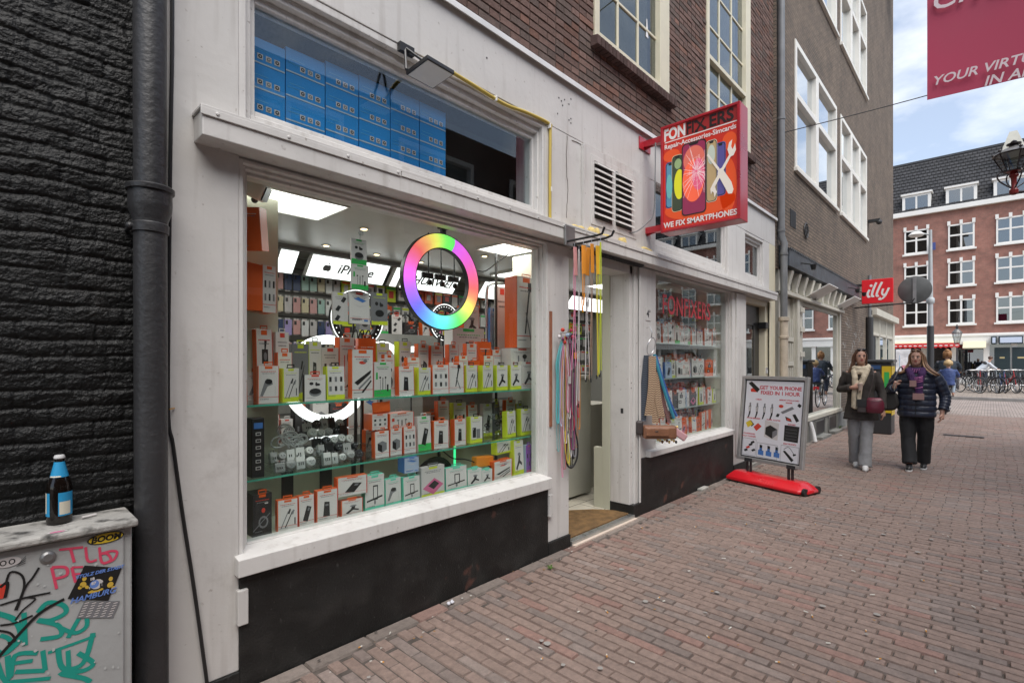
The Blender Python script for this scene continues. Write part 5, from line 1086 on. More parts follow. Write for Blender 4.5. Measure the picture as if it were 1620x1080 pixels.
for dx in (-.12, .0, .13): b.cyl((xr_ + dx + .25, .55, 2.47), (xr_ + dx + .25, .55, 2.16), .006, black, 6); b.box(xr_ + dx + .19, xr_ + dx + .29, .54, .56, 2.13, 2.17, black); b.ball((xr_ + dx + .26, .55, 2.10), .022, black)
b.build('phone_holders', label='three black phone holders hanging from the ceiling behind the rainbow ring', cat='phone holders')
whl = mat('ring_white', (1, 1, 1), .4, emit=1.2)
def plainring(px, py, Y, r0, r1, lab, m, holder=True, dots=False):
    x, z = PY(px, py, Y); t = thing('ring_light', lab, 'ring light', (x, Y, z))
    b = MB(); b.lathe([(r0, .0), (r0, .03), (r1, .03), (r1, .0), (r1 - .004, -.004), (r0 + .004, -.004), (r0, 0)], (x, Y, z), m, 56, 'y'); b.f = b.f[:-2]; b.m = b.m[:-2]; b.build('ring', t, smooth=True)
    if dots:
        b = MB(); b.lathe([(r1 - .006, -.006), (r1, -.006), (r1, -.003), (r1 - .006, -.003), (r1 - .006, -.006)], (x, Y, z), whl, 56, 'y'); b.f = b.f[:-2]; b.m = b.m[:-2]
        for k in range(30): a = k * math.pi / 15; b.ball((x + (r0 + r1) / 2 * math.cos(a), Y - .004, z + (r0 + r1) / 2 * math.sin(a)), .004, whl, 6, 4)
        b.build('led_rim', t)
        b = MB()
        for k in (-1, 0, 1): b.tube(curve_pts([(x + k * .05, Y, z - r1 + .02), (x + k * .05 + .01, Y - .01, z - r1 + .10), (x + k * .05 + .03, Y - .02, z - r1 + .12), (x + k * .05 + .04, Y - .02, z - r1 + .05)], 4), .005, black, 6); b.box(x + k * .05 + .02, x + k * .05 + .06, Y - .03, Y - .015, z - r1, z - r1 + .05, black)
        b.build('phone_clip', t)
    b = MB(); b.cyl((x, Y + .03, z - r1), (x, Y + .03, .04), .012, black, 8); b.build('stand', t)
plainring(566, 504, .72, .150, .202, 'black ring light with white rim behind the three hung cards', black, dots=True)
plainring(704, 510, 1.05, .115, .165, 'smaller black ring light behind the rainbow ring', black, dots=True)
plainring(520, 600, .80, .245, .305, 'largest white glowing ring light behind the upper glass shelf', whl)
plainring(655, 588, .95, .165, .21, 'white glowing ring light behind the orange cartons of the upper shelf', whl)
plainring(606, 575, 1.25, .15, .19, 'white glowing ring light between the two other white ones', whl)
# rear wall stock
rr = random.Random(21); rowsZ = [2.315, 2.105, 1.895, 1.68, 1.46]
RN = ['top', 'second', 'third', 'fourth', 'lowest']
ccs = [('cream', (.55, .48, .32)), ('dark grey', (.05, .05, .055)), ('clear', (.45, .42, .42)), ('red', (.5, .02, .04)), ('black', (.02, .02, .02)), ('lilac', (.32, .26, .5)), ('rose', (.5, .27, .26)), ('navy', (.03, .05, .12)), ('mint', (.3, .45, .4)), ('white', (.6, .6, .6))]
for r_, zt in enumerate(rowsZ):
    x = 1.78; i = 0
    while x < 2.46:
        nm, c = rr.choice(ccs); m_ = mat('case_' + nm.replace(' ', '_'), c, .35); b = MB(); h = rr.uniform(.13, .15)
        b.box(x, x + .066, 2.20, 2.212, zt - h, zt, m_); b.box(x + .008, x + .030, 2.197, 2.1995, zt - .045, zt - .01, CM['k']); b.cyl((x + .033, 2.2, zt + .01), (x + .033, 2.31, zt + .012), .003, steel, 5)
        b.box(x + .01, x + .056, 2.216, 2.218, zt - h - .01, zt + .015, CM['w2'])
        b.build('phone_case', origin=(x + .033, 2.2, zt - h), bev=.004, label='%s phone case, %s from left in the %s row, rear wall' % (nm, ORD[i], RN[r_]), cat='phone case', group='phone cases on the rear wall'); x += .0795; i += 1
    x = 2.50; i = 0
    while x < 6.8:
        wd = rr.uniform(.075, .12); s_ = rr.choice('oowwlgr'); k_ = rr.choice(list(KN)); h = rr.uniform(.12, .17); c = rr.random()
        m1 = CM[rr.choice(['w', 'w', 'w2', 'o', 'k', 'gr', 'l', 'w2'])]; b = MB(); b.box(x, x + wd, 2.19, 2.215, zt - h, zt, m1); b.box(x + wd * .25, x + wd * .75, 2.187, 2.1895, zt - h * .75, zt - h * .3, CM[rr.choice(['k', 'gr', 'r', 'w2'])]); b.box(x, x + wd, 2.188, 2.1898, zt - h * .2, zt - h * .06, CM[rr.choice(['o', 'r', 'g', 'k', 'l'])]); b.cyl((x + wd / 2, 2.19, zt + .01), (x + wd / 2, 2.31, zt + .012), .003, steel, 5); b.box(x + wd * .4, x + wd * .6, 2.20, 2.205, zt, zt + .018, m1)
        b.build('accessory_pack', origin=(x + wd / 2, 2.2, zt - h), label='small accessory pack, %s from left in the %s row of packs, rear wall' % (ORD[i], RN[r_]), cat='accessory pack', group='accessory packs on the rear wall'); x += wd + rr.uniform(.015, .04); i += 1
# dark standing fans / headphones silhouettes and big cartons between
x, z = PY(620, 520, 1.3); rc = random.Random(2)
for i, (px, py) in enumerate(((603, 512), (622, 508), (642, 512), (665, 508))):
    x, z = PY(px, py, 1.5); t = thing('headphones', 'dark headphones on a stand, %s from left under the HUAWEI sign' % ORD[i], 'headphones', (x, 1.5, z - .1), 0, 'headphones on stands')
    b = MB(); b.tube([(x + .075 * math.cos(a), 1.5, z + .085 * math.sin(a)) for a in [math.pi * k / 10 for k in range(11)]], .009, black, 6); b.build('headband', t); b = MB(); b.ball((x - .075, 1.5, z - .01), (.022, .035, .042), darkmetal, 10, 6); b.ball((x + .075, 1.5, z - .01), (.022, .035, .042), darkmetal, 10, 6); b.build('ear_cup', t); b = MB(); b.cyl((x, 1.5, z + .08), (x, 1.5, z - .16), .008, steel, 8); b.build('stand', t)
b = MB(); b.box(2.2, 3.6, 1.4, 1.62, .9, PY(640, 530, 1.5)[1], slat); b.build('display_plinth', label='grey display plinth carrying the headphones inside the shop', cat='plinth')
ctn(716, 516, 762, .62, 1.4, 'g', 'holder', 'large white carton with green edge behind the orange cartons of the upper shelf', tab=False, d=.12, zt=PY(740, 519, .62)[1]); ctn(733, 484, 758, .62, 1.70, 'o', 'mount', 'white carton with orange side standing on the large green edged carton', tab=False, d=.08, zt=PY(745, 484, .62)[1])
ctn(775, 455, 789, .66, 1.60, 'b', 'cable', 'tall blue card between the rainbow ring and the right stack', tab=False, d=.02, zt=PY(780, 487, .66)[1]); ctn(786, 454, 803, .60, 1.30, 'w', 'none', 'tall blank white panel left of the right stack', tab=False, d=.03, zt=PY(795, 454, .60)[1])
b = MB(); b.box(2.35, 3.1, .66, .80, .62, 1.39, slat); b.build('back_counter', label='grey counter carrying the large cartons behind the display', cat='counter')
x, z = PY(770, 520, .7); b = MB(); b.tube(curve_pts([(x, .7, z - .3), (x, .7, z), (x, .7, z + .32), (x + .05, .7, z + .40), (x + .2, .7, z + .42)]), .014, steel, 10); b.build('clothes_rail', label='bent steel rail rising behind the right stack of cartons', cat='rail')

# third, tallest row on both shelves, partly hidden
for (zb, nm, ts) in ((Z1, 'upper shelf', (.17, .30)), (Z2, 'lower shelf', (.16, .27))):
    x = 1.02 if zb == Z1 else 1.75; i = 0
    while x < 3.2:
        wd = rc.uniform(.075, .13); s_ = rc.choice('ooowwglogKm'); kk_ = rc.choice(list(KN))
        carton(x, x + wd, zb, zb + rc.uniform(*ts), .47, s_, kk_, '%s with %s, %s from left, rearmost row, %s' % (SN[s_], KN[kk_], ORD[i], nm), rc.uniform(-6, 6), d=.035)
        x += wd + rc.uniform(.0, .05); i += 1
# stock standing on the low tables inside the shop
x = 1.2; i = 0; b = MB(); b.box(1.0, 2.15, 1.0, 1.5, .03, .95, slat); b.build('display_table', label='grey display table behind the lower left of the window', cat='table')
while x < 2.1:
    wd = rc.uniform(.08, .14); s_ = rc.choice('owgkmK'); carton(x, x + wd, .951, .951 + rc.uniform(.15, .42), 1.02, s_, rc.choice(list(KN)), '%s, %s from left on the display table inside' % (SN[s_], ORD[i]), 0, d=.06); x += wd + .015; i += 1
x = 2.25; i = 0
while x < 3.5:
    wd = rc.uniform(.09, .16); s_ = rc.choice('owgkKr'); carton(x, x + wd, PY(640, 530, 1.5)[1] + .001, PY(640, 530, 1.5)[1] + rc.uniform(.10, .22), 1.42, s_, rc.choice(list(KN)), '%s, %s from left on the headphone plinth' % (SN[s_], ORD[i]), 0, d=.05); x += wd + rc.uniform(.02, .1); i += 1
# ------------------------------------------------------------------ second window stock
zs2 = [(.622, 'floor'), (.96, 'lower shelf'), (1.32, 'middle shelf'), (1.72, 'upper shelf')]
for q, (zb, wtxt) in enumerate(zs2):
    if q:
        t = thing('glass_shelf', 'glass shelf behind the red FONFIXERS letters, %s' % ('lowest', 'middle', 'highest')[q - 1], 'shelf', (5.9, .3, zb - .01), 0, 'glass shelves of the second window'); b = MB(); b.box(4.85, 6.92, .17, .50, zb - .010, zb - .001, glassshelf); b.build('plate', t); b = MB(); b.box(4.85, 6.92, .166, .1695, zb - .011, zb - .001, mat('shelf_front_pale', (.45, .5, .48), .2)); b.build('edge', t)
    for dp_ in (0, 1):
        x = 4.90 + rc.uniform(0, .1) + .05 * dp_; i = 0
        while x < 6.82:
            wd = rc.uniform(.09, .15); h = rc.uniform(.19, .25) + .06 * dp_
            s_ = rc.choice('oooOwrolobk' if q < 3 else 'wookrgyb'.replace('y', 'o'))
            carton(x, min(x + wd, 6.9), zb, zb + h, .20 + .16 * dp_, s_, rc.choice([k for k in KN]), '%s, %s from left, %s row, %s of the second window' % (SN[s_], ORD[i], ('front', 'back')[dp_], wtxt), rc.uniform(-14, 14), tab=rc.random() < .7, d=.04, group='cartons in the second window')
            x += wd + rc.uniform(.002, .015); i += 1
for i in range(13):
    x = 4.92 + i * .148; s_ = 'wowgkwolwkwol'[i]
    carton(x, x + .13, 2.06 + .02 * (i % 3), 2.28 + .04 * (i % 2), .42, s_, list(KN)[i], '%s, %s from left in the hanging row topping the second window' % (SN[s_], ORD[i]), 0, d=.03, group='cartons in the second window')
b = MB()
for x in (5.55, 6.2): b.box(x, x + .02, .54, .56, .62, 2.44, darkmetal)
b.build('shelf_upright', label='two dark uprights behind the second window shelves', cat='upright')

# ------------------------------------------------------------------ blue boxes in the transom window
def bluebox(x0, x1, zb, zt, lab):
    m = mat('parcel_blue', (.012, .22, .56), .4, .10, 3); sv = mat('parcel_silver', (.38, .45, .52), .4); lt = mat('parcel_light_blue', (.10, .38, .62), .45)
    b = MB(); Y = .17; h = zt - zb; w = x1 - x0
    b.box(x0 + .001, x1 - .001, Y, Y + .22, zb + .0005, zt - .0005, m); b.box(x0 + .001, x1 - .001, Y - .0012, Y - .0002, zb + h * .01, zb + h * .07, sv)
    for v in (.38, .40): b.box(x0 + .01, x1 - .10, Y - .001, Y - .0002, zb + h * v, zb + h * (v + .01), lt)
    b.box(x0 + .02, x0 + .10, Y - .001, Y - .0002, zb + h * .55, zb + h * .57, lt)
    s_ = .028
    for k in range(3):
        cx_ = x1 - .125 + k * .042; cz = zb + h * .30
        b.box(cx_ - s_ / 2, cx_ + s_ / 2, Y - .0016, Y - .0002, cz - s_ / 2, cz + s_ / 2, CM['w2']); b.poly([(cx_ + u, Y - .0024, cz + v) for u, v in ell(0, 0, .010, .010, 12)], CM['k'] if k != 1 else CM['gr']); b.poly([(cx_ + u, Y - .0028, cz + v) for u, v in ell(0, 0, .004, .004, 8)], CM['w2'])
    b.build('blue_box', origin=((x0 + x1) / 2, .28, zb), label=lab, cat='box', group='blue boxes stacked in the transom window')
cols_ = [(392, 451, 60), (452, 514, 84), (515, 567, 105), (568, 617, 127), (618, 663, 147), (664, 705, 167)]
for c_, (pa, pb2, pt) in enumerate(cols_):
    xa, _ = PY(pa, 100, .17); xb, _ = PY(pb2, 100, .17); _, ztop = PY((pa + pb2) / 2, pt + (3 if c_ else 6), .17)
    for r_ in range(4):
        zt = ztop - r_ * .128
        bluebox(xa, xb, zt - .1275, zt, 'blue box, %s from top in the %s column of the transom window' % (ORD[r_], ORD[c_]))
b = MB(); b.box(.87, 3.0, .15, .5, 2.585, ztop - 3 * .128 - .129, wallw); b.build('transom_shelf', shop)
for (pa, pb2, dz, lab) in ((748, 795, .07, 'small blue box lying alone right of the blue stacks'), (708, 735, .03, 'flat blue box lying at the foot of the last blue stack')):
    xa, _ = PY(pa, 290, .25); xb, _ = PY(pb2, 290, .25); b = MB(); zb = ztop - 3 * .128 - .128; b.box(xa, xb, .25, .4, zb, zb + dz, MATS['parcel_blue']); b.box(xa, xb, .2485, .2499, zb + .005, zb + .012, MATS['parcel_silver']); b.build('blue_box', origin=(xa, .3, zb), label=lab, cat='box')
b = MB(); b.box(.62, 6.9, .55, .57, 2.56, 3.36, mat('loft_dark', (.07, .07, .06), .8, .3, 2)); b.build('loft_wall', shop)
# ================================================================== SIGNS AND STREET THINGS
txr = mat('letter_red', (.50, .015, .03), .4); txw = mat('letter_white', (.80, .78, .76), .5); txk = mat('letter_black', (.02, .01, .01), .5)
xa, _ = PY(1038, 480, .072); xb, _ = PY(1132, 480, .072)
text('window_lettering', 'FONFIXERS', .30, MF((xa + xb) / 2, .0792, 2.125), txr, shop, off=.004, sx=.82, ext=.0005, spacing=1.06)
# projecting light box
sgt = thing('shop_sign', 'red projecting light box sign reading FONFIXERS above the doorway', 'sign', (4.59, -.6, 2.74))
SX, SY0, SY1, SZ0, SZ1 = 4.50, -.215, -.95, 2.735, 3.745
frm = mat('sign_red_frame', (.42, .018, .03), .3, .25, 2, coat=.3)
b = MB(); b.box(SX + .012, SX + .185, SY1, SY0, SZ0, SZ1, frm)
for q in ((SY1, SY0, SZ1 - .022, SZ1), (SY1, SY0, SZ0, SZ0 + .022), (SY0 - .022, SY0, SZ0 + .0221, SZ1 - .0221), (SY1, SY1 + .026, SZ0 + .0221, SZ1 - .0221)): b.box(SX - .006, SX + .0119, q[0], q[1], q[2], q[3], frm)
b.build('case', sgt, bev=.003)
face = mat('sign_face', (.46, .025, .015), .4, emit=.10, ecol=(.9, .05, .02)); glow = mat('sign_face_bright', (.62, .06, .015), .4, emit=.13, ecol=(1, .16, .03))
def FS(u, v, o=.0): return (SX + .011 - o, SY0 - .022 + (SY1 - SY0 + .048) * u, SZ0 + .022 + (SZ1 - SZ0 - .044) * v)
b = MB(); b.poly([FS(0, 0), FS(1, 0), FS(1, 1), FS(0, 1)], face); b.poly([FS(*p, .0006) for p in ((.0, .86), (1, .86), (1, 1), (0, 1))], mat('sign_band_dark', (.36, .025, .025), .4)); b.poly([FS(*p, .0012) for p in ((.0, .86), (.315, .86), (.315, 1), (0, 1))], face)
b.poly([FS(*p, .0018) for p in ((.02, .856), (1, .856), (1, .866), (.02, .866))], txw)
for (cu, cv, ru, rv) in ((.5, .18, .48, .12), (.88, .3, .11, .25), (.12, .72, .12, .06), (.90, .70, .09, .08)): b.poly([FS(u, v, .0018) for u, v in ell(cu, cv, ru, rv, 24)], glow)
b.build('face', sgt)
ph = {}
def phone(b, u0, v0, u1, v1, lay, cols, rim):
    def rr_(a, c, d, e, r, m, o):
        pts = []
        for (cx_, cy_, s0) in ((d - r, c + r * .75, -90), (d - r, e - r * .75, 0), (a + r, e - r * .75, 90), (a + r, c + r * .75, 180)):
            for k in range(5): t = R(s0 + 22.5 * k); pts.append(FS(cx_ + r * math.cos(t), cy_ + r * .75 * math.sin(t), o))
        b.poly(pts, m)
    r = min(.05, (u1 - u0) * .28); rr_(u0, v0, u1, v1, r, rim, lay); rr_(u0 + .006, v0 + .005, u1 - .006, v1 - .005, r, CM['k'], lay + .0003); rr_(u0 + .014, v0 + .011, u1 - .014, v1 - .011, r * .9, cols, lay + .0006)
    mu = (u0 + u1) / 2; wn_ = (u1 - u0) * .2
    b.poly([FS(mu - wn_, v1 - .012, lay + .0012), FS(mu - wn_ * .8, v1 - .032, lay + .0012), FS(mu + wn_ * .8, v1 - .032, lay + .0012), FS(mu + wn_, v1 - .012, lay + .0012)], CM['k'])
def em(n, c, e=.07): return mat('print_' + n, c, .4, emit=e)
b = MB()
phone(b, .035, .21, .17, .66, .002, em('teal', (.10, .28, .42)), em('navyrim', (.06, .12, .35)))
phone(b, .72, .22, .855, .71, .002, em('indigo', (.10, .09, .30)), em('navyrim', (.06, .12, .35)))
phone(b, .125, .16, .285, .71, .0035, em('darkscreen', (.05, .07, .04)), em('creamrim', (.60, .52, .30)))
phone(b, .60, .18, .745, .755, .0035, em('sand', (.50, .36, .18)), em('palerim', (.60, .55, .42)))
b.poly([FS(u, v, .0046) for u, v in ell(.235, .42, .075, .145, 24)], em('limeball', (.62, .60, .02), .2)); b.poly([FS(u, v, .0046) for u, v in ell(.09, .42, .045, .12, 20)], em('aqua', (.15, .45, .45)))
b.poly([FS(u, v, .0046) for u, v in ell(.215, .62, .05, .05, 20)], em('leaf', (.30, .42, .20))); b.poly([FS(u, v, .0046) for u, v in ell(.67, .62, .05, .09, 20)], em('mintpale', (.55, .62, .52)))
phone(b, .27, .10, .605, .79, .006, em('maroon', (.30, .03, .09)), em('blackrim', (.02, .02, .02), 0))
b.poly([FS(u, v, .0072) for u, v in ell(.44, .62, .145, .13, 24)], em('salmon', (.62, .14, .10), .2)); b.poly([FS(u, v, .0078) for u, v in ell(.43, .42, .148, .20, 30)], em('coral', (.75, .11, .05), .3)); b.poly([FS(u, v, .0083) for u, v in ell(.50, .47, .085, .15, 24)], em('pinkball', (.70, .10, .20), .2))
rk = random.Random(8); crk = em('crack', (.75, .62, .62), .25)
for k in range(54):
    a = rk.uniform(0, 2 * math.pi); l0 = rk.uniform(.01, .04); l1 = rk.uniform(.08, .36); c0 = (.475, .50)
    p = []
    for t in range(4):
        l_ = l0 + (l1 - l0) * t / 3; aa = a + rk.uniform(-.05, .05); u = c0[0] + l_ * math.cos(aa) * .9; v = c0[1] + l_ * math.sin(aa) * .75; p.append((min(.585, max(.295, u)), min(.76, max(.125, v))))
    ribbon(b, p, .0028, crk, lambda u, v, o: FS(u, v, .0076 + o))
for (rr_, kk) in ((.05, 9), (.09, 11), (.14, 13)):
    for k in range(kk): a = k * 2 * math.pi / kk; ribbon(b, [(.475 + rr_ * math.cos(a) * .7, .50 + rr_ * math.sin(a)), (.475 + rr_ * math.cos(a + .4) * .68, .50 + rr_ * math.sin(a + .4) * .96)], .002, crk, lambda u, v, o: FS(u, v, .0076 + o))
b.build('phone_print', sgt)
tool = em('tool', (.72, .66, .58), .15)
b = MB()
b.poly([FS(u, v, .0095) for u, v in ((.615, .62), (.63, .635), (.78, .47), (.765, .445))], tool)                    # screwdriver shaft
b.poly([FS(u, v, .010) for u, v in ((.765, .46), (.81, .47), (.93, .32), (.955, .25), (.935, .215), (.89, .22), (.79, .37), (.755, .42))], tool)
b.poly([FS(u, v, .0098) for u, v in ((.67, .245), (.66, .30), (.69, .34), (.90, .57), (.88, .62), (.90, .68), (.94, .70), (.925, .64), (.945, .61), (.975, .66), (.985, .60), (.955, .555), (.92, .55), (.72, .31), (.745, .26), (.715, .215), (.705, .26), (.685, .275))], tool)
b.build('tools_print', sgt)
def TS(u, v, o=.0015): p = FS(u, v, o); return MS(*p)
text('letters', 'FON', .150, TS(.165, .928, .002), txw, sgt, off=.006, sx=.70)
text('letters', 'FI', .150, TS(.385, .928, .002), txk, sgt, off=.004, sx=.72); text('letters', 'ERS', .150, TS(.795, .928, .002), txk, sgt, off=.004, sx=.94)
b = MB(); 
for p in ([(.46, .985), (.585, .885)], [(.575, .985), (.47, .88)]): ribbon(b, p, .022, txk, lambda u, v, o: FS(u, v, .0014 + o))
for (cu, cv) in ((.585, .885), (.47, .882), (.46, .975)): b.poly([FS(u, v, .0028) for u, v in ell(cu, cv, .022, .016, 14)], txk)
b.build('crossed_tools_letter', sgt)
text('letters', 'Repair-Accessories-Simcards', .062, TS(.50, .815, .002), txw, sgt, off=.0012, sx=.92)
text('letters', 'WE FIX SMARTPHONES', .070, TS(.50, .045, .002), txw, sgt, off=.002, sx=.93)
for z in (3.66, 2.80):
    b = MB(); b.box(4.54, 4.60, SY0, -.004, z - .03, z + .03, frm); b.box(4.46, 4.68, -.012, -.001, z - .06, z + .06, frm); b.prism([(4.568, -.012, z - .055), (4.568, -.12, z - .03), (4.568, -.012, z - .03)], (.006, 0, 0), frm)
    b.build('bracket', sgt, bev=.002)
b = MB(); b.tube(curve_pts([(4.5, -.16, 3.62), (4.47, -.17, 3.2), (4.46, -.16, 2.93), (4.40, -.12, 2.83), (4.30, -.06, 2.74), (4.15, -.02, 2.72), (3.95, -.02, 2.80)]), .006, gp, 8); b.build('cable', label='grey cable looping from the red light box sign to the vent panel', cat='cable')
# foam lumps stuck on the cornice
fo = mat('pu_foam', (.55, .42, .16), .8, .2, 30, .6, 60)
for i, (px, py, w_, lab) in enumerate(((913, 345, .16, 'lump of yellow foam at the left foot of the vent panel'), (939, 352, .09, 'strip of yellow foam below the left louvres'), (958, 352, .08, 'strip of yellow foam hanging below the middle of the louvres'), (985, 375, .06, 'small lump of yellow foam below the right louvres'), (1022, 382, .22, 'flat lump of yellow foam on the cornice under the red sign'))):
    x, z = PY(px, py, -.06); b = MB(); rf = random.Random(i)
    for k in range(5): b.ball((x + rf.uniform(-w_, w_) * .4, -.06 + rf.uniform(-.02, .02), 2.585 + rf.uniform(0, .02)), (w_ * .3, .03, .022 if i % 2 == 0 else .05), fo, 10, 6)
    b.build('foam_lump', origin=(x, -.06, 2.58), smooth=True, label=lab, cat='foam')
# floodlight
t = thing('floodlight', 'flat square floodlight on an arm over the transom window', 'floodlight', (1.79, -.17, 3.16))
b = MB(); b.M = Matrix.Translation((1.79, -.17, 3.155)) @ Euler((R(-6), R(0), R(3))).to_matrix().to_4x4(); b.box(-.10, .10, -.095, .095, 0, .022, black); b.box(-.092, .092, -.087, .087, -.004, -.0005, mat('flood_lens', (.55, .55, .53), .5)); b.build('head', t, bev=.003)
b = MB(); b.tube([(1.72, -.02, 3.34), (1.70, -.06, 3.19), (1.71, -.09, 3.175)], .008, black, 6); b.tube([(1.72, -.02, 3.34), (1.80, -.10, 3.26), (1.86, -.13, 3.18)], .008, black, 6); b.box(1.68, 1.78, -.03, -.001, 3.31, 3.36, black); b.build('arm', t)
yc = mat('cable_yellow', (.50, .37, .07), .5, .1, 5)
b = MB(); b.tube(curve_pts([(1.80, -.10, 3.19), (1.90, -.03, 3.335), (2.2, -.012, 3.345), (2.55, -.012, 3.325), (2.8, -.012, 3.35), (3.06, -.012, 3.357), (3.075, -.012, 3.30), (3.072, -.012, 3.0), (3.072, -.012, 2.585)]), .012, yc, 10); b.build('yellow_cable', smooth=True, label='yellow cable running from the floodlight round the corner of the transom window', cat='cable')
b = MB()
for (x, z) in ((2.47, 3.33), (3.06, 3.34), (3.075, 2.85)): b.box(x - .006, x + .006, -.028, -.001, z - .018, z + .018, cleanwhite)
b.build('cable_clips', label='white clips holding the yellow cable', cat='clips')
# brown batten on the middle pilaster
b = MB(); x0, z1_ = PY(869.5, 492, -.005); x1, _ = PY(873, 492, -.005); b.box(x0, x1, -.010, -.001, PY(870, 675, -.012)[1], z1_, mat('batten_brown', (.28, .11, .06), .6, .2, 20)); b.build('batten', label='narrow reddish brown batten on the pilaster left of the doorway', cat='batten')
b = MB(); b.cyl((3.075 + .3, -.002, 2.10), (3.075 + .3, -.02, 2.10), .006, steel, 8); b.build('nail', label='nail above the hanging lanyards on the middle pilaster', cat='nail')

# ------------------------------------------------------------------ lanyards beside the doorway
def cord(name, cat, pts, r, m, lab, grp=None, seg=6, extra=None):
    b = MB(); b.M = ROT if name == 'bag_strap' else Matrix.Translation((-.045, 0, 0)); b.tube(curve_pts(pts, 6), r, m, seg)
    if extra: extra(b)
    return b.build(name, label=lab, cat=cat, group=grp, smooth=True)
lc = dict(teal=(.10, .38, .40), pink=(.62, .22, .35), mauve=(.40, .30, .38), purple=(.22, .06, .14), black=(.02, .02, .02), white=(.62, .60, .60), yellow=(.60, .52, .05), orange=(.70, .26, .02), lightblue=(.35, .45, .58), rosered=(.50, .03, .08), brown=(.30, .20, .15), lime=(.50, .58, .03), grey=(.2, .2, .22))
LX = PY(894, 600, -.045)[0]
LM = {k: mat('cord_' + k, v, .6) for k, v in lc.items()}
hook = thing('lanyard_hook', 'hook with tangled ring heads carrying the bundle of lanyards left of the doorway', 'hook', (3.28, -.05, 1.72))
b = MB(); b.tube([(LX, -.0, 1.74), (LX, -.07, 1.735), (LX, -.085, 1.76)], .006, steel, 6); b.build('peg', hook)
b = MB(); rl = random.Random(6)
for i in range(26):
    c = (LX + .0 + rl.uniform(-.08, .12), -.05 + rl.uniform(-.035, .02), 1.70 + rl.uniform(-.05, .06)); q = rl.uniform(.008, .018)
    if i % 2: b.ball(c, q, rl.choice([LM['pink'], LM['rosered'], LM['white'], LM['purple'], CM['r'], LM['lightblue']]), 8, 6)
    else: b.tube([(c[0] + q * math.cos(a), c[1] + .3 * q * math.sin(a), c[2] + q * math.sin(a)) for a in [k * math.pi / 5 for k in range(10)]], .002, steel, 5, closed=True)
b.build('charms', hook, smooth=True)
LY = [('teal', -.050, 1.02, .016), ('lightblue', -.035, 1.0, .008), ('pink', -.028, .60, .006), ('mauve', .0, .95, .012), ('white', .018, 1.05, .008), ('purple', .045, .80, .016), ('black', .070, .72, .018), ('rosered', .085, 1.05, .008), ('orange', .105, .95, .008), ('yellow', -.012, .95, .007), ('brown', .03, .90, .006), ('grey', .058, .74, .012), ('lime', .012, .72, .005), ('rosered', -.020, .66, .004), ('brown', .075, .82, .010), ('mauve', .035, .70, .012), ('white', -.008, .86, .007), ('purple', .062, .98, .012), ('black', .052, .66, .010), ('orange', .092, .80, .006), ('pink', .008, 1.10, .009), ('teal', -.042, .80, .006), ('yellow', .028, .68, .006), ('lightblue', .098, 1.15, .006)]
for i, (c, dx, zb, r_) in enumerate(sorted(LY, key=lambda q: q[1])):
    dx *= 1.75; x = LX + .045 + dx; y = -.045 + rl.uniform(-.02, .015); w_ = rl.uniform(.008, .022)
    zt = 1.69 + rl.uniform(-.04, .03)
    cord('lanyard', 'lanyard', [(LX + .045 + dx * .5, -.05, zt), (x - w_, y, zt - .2), (x - w_ * 1.2 + rl.uniform(-.01, .01), y, (zt + zb) / 2), (x - w_, y, zb + .06), (x, y - .005, zb), (x + w_, y, zb + .06), (x + w_ * 1.1, y, (zt + zb) / 2), (x + w_ * .8, y, zt - .2), (LX + .045 + dx * .5 + .006, -.05, zt)], r_ * .42, LM[c], '%s lanyard looped to %s, %s strand of the doorway bundle from left' % (c, 'knee height' if zb < .8 else 'hip height', ORD[i]), 'lanyards left of the doorway')
cord('lanyard', 'lanyard', [(3.35, -.05, 1.3), (3.365, -.06, 1.0), (3.40, -.07, .84), (3.39, -.07, .72), (3.34, -.06, .655), (3.29, -.05, .68), (3.272, -.05, .78), (3.29, -.05, .95)], .008, LM['black'], 'thick black cord swinging out to the right in a wide loop', 'lanyards left of the doorway')
cord('lanyard', 'lanyard', [(3.31, -.055, 1.45), (3.325, -.06, 1.15), (3.36, -.065, 1.02), (3.35, -.06, .95), (3.31, -.05, .97)], .005, LM['rosered'], 'thin red cord with small loop over the right side of the bundle', 'lanyards left of the doorway')
cord('lanyard', 'lanyard', [(3.29, -.06, .93), (3.30, -.065, .80), (3.325, -.06, .74), (3.335, -.06, .80), (3.32, -.055, .92)], .004, LM['white'], 'white cord loop at the lower end of the bundle', 'lanyards left of the doorway')
cord('lanyard', 'lanyard', [(3.25, -.06, .95), (3.245, -.062, .82), (3.28, -.06, .70), (3.30, -.06, .74), (3.285, -.055, .92)], .004, LM['yellow'], 'bright yellow cord loop at the lower end of the bundle', 'lanyards left of the doorway')
b = MB(); b.box(3.225, 3.26, -.075, -.073, 1.33, 1.39, CM['w2']); b.box(3.30, 3.345, -.07, -.068, 1.50, 1.62, clearp); b.box(3.305, 3.34, -.0715, -.0705, 1.53, 1.58, LM['orange']); b.build('price_tags', label='small paper and plastic tags among the lanyards', cat='tags')
